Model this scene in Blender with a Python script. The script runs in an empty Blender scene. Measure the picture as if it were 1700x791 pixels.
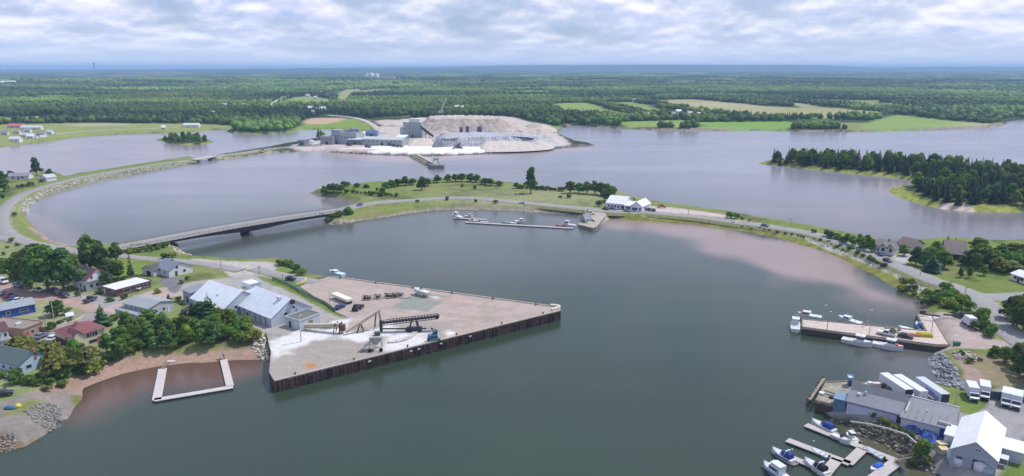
import bpy, bmesh, math, random
import numpy as np
from mathutils import Vector, Matrix, noise as mnoise
random.seed(7); rng = np.random.default_rng(7)
S = bpy.context.scene
COL = S.collection
PI = math.pi
R = math.radians
# ------------------------------------------------------------------ camera
FPX, CX, CY, HOR, CAMH = 1180.0, 850.0, 395.5, 113.0, 85.0
PITCH = math.atan((CY - HOR) / FPX)
cam_d = bpy.data.cameras.new('camera'); cam = bpy.data.objects.new('camera', cam_d); COL.objects.link(cam)
cam_d.sensor_width = 36.0; cam_d.lens = 36.0 * FPX / 1700.0
cam_d.clip_start = 1.0; cam_d.clip_end = 200000.0
cam.location = (0, 0, CAMH); cam.rotation_euler = (PI / 2 - PITCH, 0, 0)
S.camera = cam
# ------------------------------------------------------------------ sky, sun, exposure
SUN_EL, SUN_AZ = R(56), R(62)          # azimuth clockwise from +Y (into the picture)
w = bpy.data.worlds.new('World'); S.world = w; w.use_nodes = True
nt = w.node_tree; N = nt.nodes; L = nt.links
bg = N['Background']; bg.inputs['Strength'].default_value = 1.0
sky = N.new('ShaderNodeTexSky'); sky.sky_type = 'NISHITA'; sky.sun_disc = False
sky.sun_elevation = SUN_EL; sky.sun_rotation = SUN_AZ; sky.altitude = 100; sky.air_density = 1.0; sky.dust_density = 1.5
tc = N.new('ShaderNodeTexCoord')
def math_n(op, a, b=None, c=None, clamp=False, tree=None):
    n = (tree or nt).nodes.new('ShaderNodeMath'); n.operation = op; n.use_clamp = clamp
    for i, v in enumerate((a, b, c)):
        if v is None: continue
        if isinstance(v, (int, float)): n.inputs[i].default_value = v
        else: (tree or nt).links.new(v, n.inputs[i])
    return n.outputs[0]
sx = N.new('ShaderNodeSeparateXYZ'); L.new(tc.outputs['Generated'], sx.inputs[0])
zc = math_n('MAXIMUM', sx.outputs['Z'], 0.0)
def cloud_coord(up):
    lz = math_n('LOGARITHM', math_n('ADD', zc, 0.03), math.e)
    cx = N.new('ShaderNodeCombineXYZ'); L.new(math_n('MULTIPLY', sx.outputs['X'], 1.35), cx.inputs[0]); L.new(math_n('MULTIPLY', sx.outputs['Y'], 1.35), cx.inputs[1])
    L.new(math_n('MULTIPLY_ADD', lz, 0.30, 3.1 + up), cx.inputs[2])
    return cx.outputs[0]
def cloud_noise(vec, scale, detail, rough):
    n = N.new('ShaderNodeTexNoise'); n.inputs['Scale'].default_value = scale
    n.inputs['Detail'].default_value = detail; n.inputs['Roughness'].default_value = rough
    n.inputs['Distortion'].default_value = 0.1
    L.new(vec, n.inputs['Vector']); return n.outputs['Fac']
n_here = cloud_noise(cloud_coord(0.0), 7.5, 8, 0.54)
n_up = cloud_noise(cloud_coord(0.026), 7.5, 8, 0.54)
n_big = cloud_noise(cloud_coord(0.0), 3.2, 3, 0.5)
def ramp(fac, stops, tree=None):
    r = (tree or nt).nodes.new('ShaderNodeValToRGB'); (tree or nt).links.new(fac, r.inputs[0])
    e = r.color_ramp.elements
    while len(e) < len(stops): e.new(0.5)
    for i, (p, c) in enumerate(stops):
        e[i].position = p; e[i].color = (*c, 1) if len(c) == 3 else c
    return r.outputs[0]
def mixc(fac, a, b, tree=None, blend='MIX'):
    m = (tree or nt).nodes.new('ShaderNodeMix'); m.data_type = 'RGBA'; m.blend_type = blend
    T = tree or nt
    for i, v in ((0, fac), (6, a), (7, b)):
        if isinstance(v, (int, float)): m.inputs[i].default_value = v
        elif isinstance(v, tuple): m.inputs[i].default_value = (*v, 1) if len(v) == 3 else v
        else: T.links.new(v, m.inputs[i])
    return m.outputs[2]
blend = math_n('ADD', math_n('MULTIPLY', n_here, 0.75), math_n('MULTIPLY', n_big, 0.35))
cover = ramp(blend, [(0.38, (0, 0, 0)), (0.60, (1, 1, 1))])
light = math_n('ADD', math_n('MULTIPLY', math_n('SUBTRACT', n_here, n_up), 2.7), 0.52, clamp=True)
cl_col = ramp(light, [(0.10, (0.54, 0.63, 0.98)), (0.45, (0.78, 0.82, 1.06)), (0.80, (1.12, 1.10, 1.15))])
scl = N.new('ShaderNodeVectorMath'); scl.operation = 'SCALE'; L.new(sky.outputs[0], scl.inputs[0]); scl.inputs['Scale'].default_value = 0.075
clear = mixc(0.5, scl.outputs[0], (0.48, 0.67, 1.08))
col = mixc(cover, clear, cl_col)
# thin pale veil low over the horizon, darker cloud deck overhead
low = ramp(zc, [(0.0, (1, 1, 1)), (0.045, (0.22, 0.22, 0.22)), (0.10, (0, 0, 0))])
col = mixc(low, col, (0.66, 0.77, 1.0))
high = ramp(zc, [(0.10, (1, 1, 1)), (0.40, (0.80, 0.89, 1.0))])
col = mixc(1.0, col, high, blend='MULTIPLY')
L.new(col, bg.inputs['Color'])
sun_d = bpy.data.lights.new('sun', 'SUN'); sun_d.energy = 4.4; sun_d.angle = R(0.6); sun_d.color = (1.0, 0.965, 0.91)
sun = bpy.data.objects.new('sun', sun_d); COL.objects.link(sun); sun.location = (0, 0, 400)
sd = Vector((math.sin(SUN_AZ) * math.cos(SUN_EL), math.cos(SUN_AZ) * math.cos(SUN_EL), math.sin(SUN_EL)))
sun.rotation_euler = sd.to_track_quat('Z', 'Y').to_euler()
S.view_settings.view_transform = 'Standard'; S.view_settings.look = 'None'
S.view_settings.exposure = -0.04; S.view_settings.gamma = 1.0; S.view_settings.use_curve_mapping = False
S.render.engine = 'CYCLES'
S.cycles.use_denoising = True
S.cycles.max_bounces = 5; S.cycles.diffuse_bounces = 2; S.cycles.glossy_bounces = 2; S.cycles.transmission_bounces = 2
S.cycles.volume_bounces = 0; S.cycles.transparent_max_bounces = 4
HAZE = 9.5e-5
# ------------------------------------------------------------------ pixel of the photograph -> point of the world
SP, CP = math.sin(PITCH), math.cos(PITCH)
def Wp(px, py, z=0.0):
    u, v = (px - CX) / FPX, (py - CY) / FPX
    t = (z - CAMH) / (-SP - v * CP)
    return Vector((u * t, (CP - v * SP) * t, z))
def Wn(px, py, z=0.0):
    u, v = (px - CX) / FPX, (py - CY) / FPX
    t = (z - CAMH) / (-SP - v * CP)
    return u * t, (CP - v * SP) * t
def poly(pts, z=0.0): return np.array([Wp(a, b, z)[:2] for a, b in pts])
def smooth(P, closed=True, n=6):
    """Catmull-Rom through the points."""
    P = np.asarray(P, float); m = len(P); out = []
    for i in range(m if closed else m - 1):
        if closed: p0, p1, p2, p3 = P[i - 1], P[i], P[(i + 1) % m], P[(i + 2) % m]
        else: p0, p1, p2, p3 = P[max(i - 1, 0)], P[i], P[i + 1], P[min(i + 2, m - 1)]
        for k in range(n):
            t = k / n
            out.append(0.5 * (2 * p1 + (p2 - p0) * t + (2 * p0 - 5 * p1 + 4 * p2 - p3) * t * t + (3 * p1 - p0 - 3 * p2 + p3) * t ** 3))
    if not closed: out.append(P[-1])
    return np.array(out)
def sdf(P, X, Y, margin=60.0):
    """signed distance to a closed polygon, + inside; clipped to the margin."""
    P = np.asarray(P); out = np.full(X.shape, -margin)
    x0, y0 = P.min(0) - margin; x1, y1 = P.max(0) + margin
    sel = np.nonzero((X > x0) & (X < x1) & (Y > y0) & (Y < y1))
    xs, ys = X[sel], Y[sel]
    if len(xs) == 0: return out
    d2 = np.full(xs.shape, 1e12); ins = np.zeros(xs.shape, bool)
    for i in range(len(P)):
        ax, ay = P[i - 1]; bx, by = P[i]; dx, dy = bx - ax, by - ay
        L2 = dx * dx + dy * dy + 1e-12
        t = np.clip(((xs - ax) * dx + (ys - ay) * dy) / L2, 0, 1)
        d2 = np.minimum(d2, (xs - ax - t * dx) ** 2 + (ys - ay - t * dy) ** 2)
        if ay != by:
            c = ((ay > ys) != (by > ys)) & (xs < (bx - ax) * (ys - ay) / (by - ay) + ax)
            ins ^= c
    d = np.sqrt(d2); out[sel] = np.where(ins, d, -np.minimum(d, margin)); return out
def dline(P, X, Y, margin=40.0):
    P = np.asarray(P); out = np.full(X.shape, margin)
    x0, y0 = P.min(0) - margin; x1, y1 = P.max(0) + margin
    sel = np.nonzero((X > x0) & (X < x1) & (Y > y0) & (Y < y1)); xs, ys = X[sel], Y[sel]
    d2 = np.full(xs.shape, margin ** 2)
    for i in range(1, len(P)):
        ax, ay = P[i - 1]; bx, by = P[i]; dx, dy = bx - ax, by - ay
        t = np.clip(((xs - ax) * dx + (ys - ay) * dy) / (dx * dx + dy * dy + 1e-12), 0, 1)
        d2 = np.minimum(d2, (xs - ax - t * dx) ** 2 + (ys - ay - t * dy) ** 2)
    out[sel] = np.sqrt(d2); return out
_perm = np.random.default_rng(3).random((256, 256))
def vnoise(x, y, s):
    """smooth value noise 0..1, features of about s metres."""
    x = np.asarray(x) / s; y = np.asarray(y) / s
    xi = np.floor(x).astype(int); yi = np.floor(y).astype(int); fx = x - xi; fy = y - yi
    fx = fx * fx * (3 - 2 * fx); fy = fy * fy * (3 - 2 * fy)
    g = lambda a, b: _perm[a % 256, b % 256]
    return (g(xi, yi) * (1 - fx) + g(xi + 1, yi) * fx) * (1 - fy) + (g(xi, yi + 1) * (1 - fx) + g(xi + 1, yi + 1) * fx) * fy
def fnoise(x, y, s, o=3):
    v = 0; a = 1; t = 0
    for k in range(o): v = v + a * vnoise(x + 37 * k, y - 91 * k, s / 2 ** k); t += a; a *= 0.55
    return v / t
def sstep(a, b, x): t = np.clip((x - a) / (b - a), 0, 1); return t * t * (3 - 2 * t)
# ------------------------------------------------------------------ materials
MATS = {}
def srgb(r, g, b): return tuple((c / 255 / 12.92) if c < 10.31 else ((c / 255 + 0.055) / 1.055) ** 2.4 for c in (r, g, b))
def mat(name, c, rough=0.8, var=0.18, scale=0.6, metal=0.0, spec=0.3, bump=0.0, bscale=4.0, attr=False, wave=None, fine=None):
    """procedural surface: base colour broken up by two octaves of world-space noise."""
    if name in MATS: return MATS[name]
    m = bpy.data.materials.new(name); m.use_nodes = True; t = m.node_tree; b = t.nodes['Principled BSDF']
    b.inputs['Roughness'].default_value = rough; b.inputs['Metallic'].default_value = metal
    b.inputs['Specular IOR Level'].default_value = spec
    g = t.nodes.new('ShaderNodeTexCoord'); src = g.outputs['Object']
    if attr:
        a = t.nodes.new('ShaderNodeAttribute'); a.attribute_name = 'col'; base = a.outputs['Color']
    else: base = c
    n1 = t.nodes.new('ShaderNodeTexNoise'); n1.inputs['Scale'].default_value = scale; n1.inputs['Detail'].default_value = 6; n1.inputs['Roughness'].default_value = 0.65
    t.links.new(src, n1.inputs['Vector'])
    v = ramp(n1.outputs['Fac'], [(0.25, (1 - var,) * 3), (0.75, (1 + var,) * 3)], t)
    out = mixc(1.0, base, v, t, 'MULTIPLY')
    if fine:
        n2 = t.nodes.new('ShaderNodeTexNoise'); n2.inputs['Scale'].default_value = fine[0]; n2.inputs['Detail'].default_value = 3
        t.links.new(src, n2.inputs['Vector'])
        out = mixc(1.0, out, ramp(n2.outputs['Fac'], [(0.3, (1 - fine[1],) * 3), (0.7, (1 + fine[1],) * 3)], t), t, 'MULTIPLY')
    if wave:   # (scale, depth, axis)
        wv = t.nodes.new('ShaderNodeTexWave'); wv.bands_direction = wave[2]; wv.inputs['Scale'].default_value = wave[0]; wv.inputs['Distortion'].default_value = wave[3] if len(wave) > 3 else 0.2
        t.links.new(src, wv.inputs['Vector'])
        out = mixc(1.0, out, ramp(wv.outputs['Fac'], [(0.0, (1 - wave[1],) * 3), (0.3, (1, 1, 1))], t), t, 'MULTIPLY')
    t.links.new(out, b.inputs['Base Color'])
    if bump:
        nb = t.nodes.new('ShaderNodeTexNoise'); nb.inputs['Scale'].default_value = bscale; nb.inputs['Detail'].default_value = 5
        t.links.new(src, nb.inputs['Vector'])
        bp = t.nodes.new('ShaderNodeBump'); bp.inputs['Strength'].default_value = bump; bp.inputs['Distance'].default_value = 0.3
        t.links.new(nb.outputs['Fac'], bp.inputs['Height']); t.links.new(bp.outputs[0], b.inputs['Normal'])
    MATS[name] = m; return m
# ------------------------------------------------------------------ object helpers
def tag(o, label=None, cat=None, group=None, kind=None):
    if label: o['label'] = label
    if cat: o['category'] = cat
    if group: o['group'] = group
    if kind: o['kind'] = kind
    return o
def thing(name, label, cat, loc=(0, 0, 0), rz=0.0, group=None):
    o = bpy.data.objects.new(name, None); COL.objects.link(o); o.location = loc; o.rotation_euler = (0, 0, rz)
    o.empty_display_size = 0.5
    return tag(o, label, cat, group)
def mesh_np(name, V, Fc, m, col=None, smooth_=False, parent=None):
    """fast mesh from arrays; Fc is (n,3) or (n,4); col per vertex."""
    me = bpy.data.meshes.new(name); V = np.asarray(V, np.float32); Fc = np.asarray(Fc, np.int32); k = Fc.shape[1]
    me.vertices.add(len(V)); me.vertices.foreach_set('co', V.ravel())
    me.loops.add(Fc.size); me.loops.foreach_set('vertex_index', Fc.ravel())
    me.polygons.add(len(Fc)); me.polygons.foreach_set('loop_start', np.arange(0, Fc.size, k, dtype=np.int32))
    me.polygons.foreach_set('loop_total', np.full(len(Fc), k, np.int32))
    if smooth_: me.polygons.foreach_set('use_smooth', np.ones(len(Fc), bool))
    if col is not None:
        a = me.color_attributes.new('col', 'FLOAT_COLOR', 'POINT')
        c = np.ones((len(V), 4), np.float32); c[:, :3] = col; a.data.foreach_set('color', c.ravel())
    me.update(); me.validate()
    for q in (m if isinstance(m, (list, tuple)) else [m]): me.materials.append(q)
    o = bpy.data.objects.new(name, me); COL.objects.link(o)
    if parent: o.parent = parent
    return o
class MB:
    def __init__(s): s.v = []; s.f = []; s.m = []; s.k = 0; s.sm = []
    def add(s, vs, fs, smooth_=False):
        o = len(s.v); s.v += [tuple(p) for p in vs]; s.f += [tuple(i + o for i in f) for f in fs]
        s.m += [s.k] * len(fs); s.sm += [smooth_] * len(fs); return s
    def box(s, c, d, rz=0.0, tilt=None):
        hx, hy, hz = d[0] / 2, d[1] / 2, d[2] / 2; M = Matrix.Rotation(rz, 3, 'Z')
        if tilt is not None: M = M @ tilt
        vs = [Vector(c) + M @ Vector((x * hx, y * hy, z * hz)) for x in (-1, 1) for y in (-1, 1) for z in (-1, 1)]
        return s.add(vs, [(0, 1, 3, 2), (4, 6, 7, 5), (0, 4, 5, 1), (2, 3, 7, 6), (0, 2, 6, 4), (1, 5, 7, 3)])
    def bar(s, a, b, wd, ht=None):
        """rectangular beam from a to b."""
        a, b = Vector(a), Vector(b); d = (b - a); ln = d.length; ht = ht or wd
        q = d.to_track_quat('X', 'Z').to_matrix(); c = (a + b) / 2
        vs = [c + q @ Vector((x * ln / 2, y * wd / 2, z * ht / 2)) for x in (-1, 1) for y in (-1, 1) for z in (-1, 1)]
        return s.add(vs, [(0, 1, 3, 2), (4, 6, 7, 5), (0, 4, 5, 1), (2, 3, 7, 6), (0, 2, 6, 4), (1, 5, 7, 3)])
    def tube(s, a, b, r0, r1=None, n=8, caps=True):
        a, b = Vector(a), Vector(b); r1 = r0 if r1 is None else r1; q = (b - a).to_track_quat('Z', 'Y').to_matrix()
        vs = [a + q @ Vector((r0 * math.cos(2 * PI * i / n), r0 * math.sin(2 * PI * i / n), 0)) for i in range(n)]
        vs += [b + q @ Vector((r1 * math.cos(2 * PI * i / n), r1 * math.sin(2 * PI * i / n), 0)) for i in range(n)]
        fs = [(i, (i + 1) % n, n + (i + 1) % n, n + i) for i in range(n)]
        s.add(vs, fs, n >= 8)
        if caps: o = len(s.v) - 2 * n; s.f += [tuple(o + i for i in reversed(range(n))), tuple(o + n + i for i in range(n))]; s.m += [s.k] * 2; s.sm += [False] * 2
        return s
    def prism(s, pts, z0, z1):
        """vertical prism on a plan outline (counter-clockwise)."""
        n = len(pts); vs = [(p[0], p[1], z0) for p in pts] + [(p[0], p[1], z1) for p in pts]
        return s.add(vs, [(i, (i + 1) % n, n + (i + 1) % n, n + i) for i in range(n)] + [tuple(reversed(range(n))), tuple(range(n, 2 * n))])
    def loft(s, rings, cap=True, closed=True, smooth_=True):
        n = len(rings[0]); o = len(s.v); vs = [p for r in rings for p in r]; fs = []
        for j in range(len(rings) - 1):
            for i in range(n if closed else n - 1):
                k = (i + 1) % n; fs.append((j * n + i, j * n + k, (j + 1) * n + k, (j + 1) * n + i))
        s.add(vs, fs, smooth_)
        if cap:
            s.f += [tuple(o + i for i in reversed(range(n))), tuple(o + (len(rings) - 1) * n + i for i in range(n))]; s.m += [s.k] * 2; s.sm += [False] * 2
        return s
    def build(s, name, m, parent=None, bevel=0.0):
        me = bpy.data.meshes.new(name); me.from_pydata(s.v, [], s.f)
        ms = m if isinstance(m, (list, tuple)) else [m]
        for q in ms: me.materials.append(q)
        me.polygons.foreach_set('material_index', s.m); me.polygons.foreach_set('use_smooth', s.sm); me.update()
        bm = bmesh.new(); bm.from_mesh(me); bmesh.ops.recalc_face_normals(bm, faces=bm.faces); bm.to_mesh(me); bm.free()
        o = bpy.data.objects.new(name, me); COL.objects.link(o)
        if parent: o.parent = parent
        if bevel:
            b = o.modifiers.new('b', 'BEVEL'); b.width = bevel; b.segments = 2; b.limit_method = 'ANGLE'
        return o
KIDS = {}
def copy_tree(o, parent=None, kids=None):
    c = o.copy(); COL.objects.link(c)
    if parent: c.parent = parent
    for ch in list(o.children): copy_tree(ch, c)
    return c
# ------------------------------------------------------------------ land outlines (waterline, traced at z = 0)
MAIN = poly([(-400,252),(-150,248),(0,244),(30,241),(60,238),(90,235),(115,230),(150,226),(200,223),(262,222),(300,220.5),(330,219),(350,216.5),(378,216),(374,219),(385,222),(420,224),(460,223),(490,220),(505,216),(540,214.5),(575,216),(600,219),(612,224),(590,226),(560,228),(530,230),(500,236),(470,241),(440,247),(400,253),(352,261),(350,265),(356,267),(400,261),(440,255),(480,253),(510,251),(540,249),(548,253),(600,256),(650,258),(690,259),(720,259.5),(800,256),(860,253),(905,250),(940,245),(965,243.5),(990,242),(985,240),(960,237),(940,229),(925,222),(918,215),(935,213),(945,209),(960,209),(1000,213),(1050,215),(1100,217),(1150,218),(1200,217.5),(1260,217),(1330,219),(1400,219.5),(1450,219),(1500,217),(1550,216),(1590,215),(1630,212.5),(1660,209.5),(1672,206),(1668,203),(1700,199),(1900,190),(2300,180),(2300,115.0),(-400,115.0)])
TOWN = poly([(328,265),(316,262.5),(280,268),(228,276),(150,289),(125,292),(110,296),(108,293),(95,289),(80,287),(70,288),(50,291),(20,293),(0,294),(-200,300),(-700,310),(-700,850),(-200,800),(-60,765),(0,747),(40,740),(70,725),(96,708),(90,702),(112,697),(128,675),(140,655),(132,645),(150,637),(200,622),(270,607),(350,600),(443,598),(480,598),(620,565),(650,500),(545,462),(500,457),(492,447),(478,437),(470,433),(430,435),(380,434),(330,431),(305,424),(298,413),(292,405),(270,402),(240,403),(215,404),(195,410),(150,414),(120,411),(98,405),(80,396),(62,383),(49,368),(43,357),(45,346),(58,336),(80,324.5),(120,312),(170,299.5),(230,288.5),(290,278),(326,271)])
ISLE = poly([(513,321),(535,317),(600,308),(700,301),(800,300),(900,314),(1000,321),(1040,325),(1080,337),(1140,346),(1200,354),(1300,371),(1400,389),(1440,400),(1480,405),(1530,402),(1570,398),(1630,404),(1700,402),(2300,420),(2300,900),(1585,900),(1575,830),(1560,790),(1545,785),(1512,762),(1470,740),(1428,720),(1398,702),(1366,682),(1382,652),(1390,643),(1420,641),(1480,636),(1540,642),(1562,643),(1556,620),(1548,600),(1556,582),(1545,552),(1532,522),(1534,505),(1515,492),(1490,478),(1450,458),(1400,430),(1350,412),(1300,398),(1250,387),(1200,379),(1150,373),(1050,366),(1014,363),(1002,371),(986,383),(958,379),(966,369),(964,358),(920,354),(860,350),(800,348),(740,348),(700,351),(640,360),(600,366),(560,372),(543,372),(535,366),(545,356),(575,345),(590,337),(560,329),(535,326)])
PEN = poly([(1258,272),(1275,268),(1330,265),(1420,267),(1500,272),(1600,280),(1700,290),(1900,305),(2300,320),(2300,385),(1900,364),(1700,353),(1640,353),(1600,352),(1565,348),(1530,340),(1500,331),(1480,321),(1473,316),(1480,312),(1510,309),(1520,304),(1505,299),(1470,294),(1400,287),(1330,280),(1290,275)])
ISLET = poly([(256,233),(275,229.5),(310,227.5),(340,230),(356,236),(340,240),(310,241.5),(280,239)])
LANDS = [(MAIN, 3.0, 9.0), (TOWN, 2.8, 5.0), (ISLE, 2.8, 5.0), (PEN, 3.0, 10.0), (ISLET, 2.0, 10.0)]
# beaches with a long gentle slope, and reed edges
def jitter(x, y): return (fnoise(x, y, 9, 2) - 0.5) * 2.6 + (fnoise(x, y, 60, 2) - 0.5) * np.clip((np.hypot(x, y) - 500) / 60, 0, 10)
BEACH = poly([(20,668),(100,632),(180,602),(260,588),(330,582),(450,573),(452,606),(350,612),(270,616),(200,630),(140,655),(100,690)], 1)
OLIVE_L = poly([(1110,368),(1202,377),(1275,389),(1338,404.5),(1428,442),(1487,471),(1515,488)], 0)
def land_sdf(X, Y):
    j = jitter(X, Y)
    return [sdf(P, X, Y, 80.0) + j for P, zt, bw in LANDS]
def height(X, Y, sd=None):
    X = np.atleast_1d(np.asarray(X, float)); Y = np.atleast_1d(np.asarray(Y, float))
    sd = land_sdf(X, Y) if sd is None else sd
    z = np.full(X.shape, -4.0)
    slow = np.maximum(sstep(-6, 6, sdf(BEACH, X, Y, 30.0)), .9 * (1 - sstep(10, 18, dline(OLIVE_L, X, Y, 30.0))))
    for (P, zt, bw), s in zip(LANDS, sd):
        k = bw * (1 + 2.2 * slow)
        up = zt * sstep(-0.35, 1.0, s / k) - zt * float(sstep(-0.35, 1.0, 0.0))
        up = np.where(s > k, zt - zt * float(sstep(-0.35, 1.0, 0.0)), up)
        sc = zt / (zt - zt * float(sstep(-0.35, 1.0, 0.0)))
        zz = np.where(s > 0, up * sc, np.maximum(s * 0.35, -4.0))
        z = np.maximum(z, zz)
    D = np.hypot(X, Y)
    far = sstep(1900, 5200, D) * (z > 2.0)
    z = z + far * (fnoise(X, Y, 2600, 4) * 42 + np.clip((D - 5000) / 1000, 0, 6) * 2.0)
    z = z + (z > 1.0) * (fnoise(X, Y, 14, 2) - 0.5) * 0.35
    return z
def gz(x, y): return float(height(x, y)[0])
def G(px, py, z=3.5):
    """the ground point seen at a pixel."""
    for _ in range(4):
        p = Wp(px, py, z); z = gz(p.x, p.y)
    return Vector((p.x, p.y, z))
GRASS = (0.125, 0.17, 0.042); LAWN = (0.135, 0.185, 0.04); WOODFLOOR = (0.030, 0.048, 0.018); OLIVE = (0.135, 0.135, 0.032)
ROCK = (0.34, 0.32, 0.28); DARKROCK = (0.17, 0.15, 0.135); PINK = (0.40, 0.315, 0.285); GREY = (0.29, 0.27, 0.255); SALT = (0.64, 0.62, 0.615)
DIRT = (0.36, 0.29, 0.23); ASPH = (0.15, 0.145, 0.15); TAN = (0.27, 0.25, 0.11); SAND = (0.285, 0.19, 0.145)
# (outline in pixels, z, colour, edge noise m, softness m)
FIELDS = [
 ([(-60,216),(0,207),(40,206),(150,204),(330,206),(388,209),(374,214),(300,219),(200,222.5),(120,229),(60,238),(0,243),(-60,246)], 3, (0.20,0.23,0.07), 10, 8),
 ([(100,207),(200,205),(220,208),(140,210)], 3, (0.30,0.29,0.20), 8, 10),
 ([(-60,195),(0,194),(22,197),(10,203),(-60,205)], 3, (0.21,0.22,0.07), 10, 8),
 ([(905,178),(925,172),(975,171),(1012,182),(1045,191),(1000,192),(940,186)], 3, (0.19,0.25,0.06), 20, 10),
 ([(1000,171),(1050,170),(1090,180),(1112,186),(1085,190),(1035,180)], 3, (0.17,0.23,0.06), 15, 10),
 ([(1065,168),(1150,165),(1290,178),(1390,180),(1450,186),(1475,190),(1380,197),(1250,195),(1180,187),(1120,177)], 3, (0.27,0.25,0.11), 20, 12),
 ([(1300,171),(1330,172),(1375,180),(1330,179)], 3, (0.24,0.25,0.12), 15, 10),
 ([(1018,203),(1100,200),(1152,200),(1152,211),(1040,211)], 3, (0.18,0.25,0.05), 12, 8),
 ([(1158,203),(1300,202),(1335,206),(1305,217),(1160,213)], 3, (0.15,0.25,0.045), 12, 8),
 ([(1432,205),(1480,193),(1500,192),(1560,199),(1645,206),(1640,210),(1600,213),(1460,216)], 3, (0.18,0.25,0.06), 12, 8),
 ([(556,166),(572,151),(600,149),(582,158),(574,170),(557,170)], 3, (0.24,0.25,0.10), 12, 8),
 ([(476,165),(510,160),(548,165),(545,176),(480,173)], 3, (0.20,0.24,0.08), 15, 8),
 ([(500,208),(530,200),(590,198),(618,214),(600,218),(560,214),(510,215),(480,219)], 3, (0.16,0.23,0.045), 8, 8),
 ([(503,203),(515,197),(560,196),(575,198),(550,205),(515,207)], 3, (0.40,0.28,0.19), 6, 8),
 ([(620,201),(640,199),(675,200),(670,209),(640,213)], 3, (0.42,0.32,0.28), 6, 6),
 ([(570,134.5),(640,131),(690,133),(640,136.5),(590,137)], 20, (0.36,0.30,0.22), 60, 60),
 ([(1360,136),(1420,137),(1490,139),(1450,140.5),(1380,138.5)], 20, (0.55,0.45,0.40), 60, 60),
 ([(370,129),(450,128),(460,131),(380,132)], 15, (0.22,0.25,0.12), 60, 60)]
MINEG = [(480,246),(500,238),(560,230),(612,224),(640,206),(690,196),(830,193),(880,203),(915,209),(925,222),(945,236),(945,243),(900,249),(800,254.5),(690,257.5),(600,254.5),(548,251),(530,247)]
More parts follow.
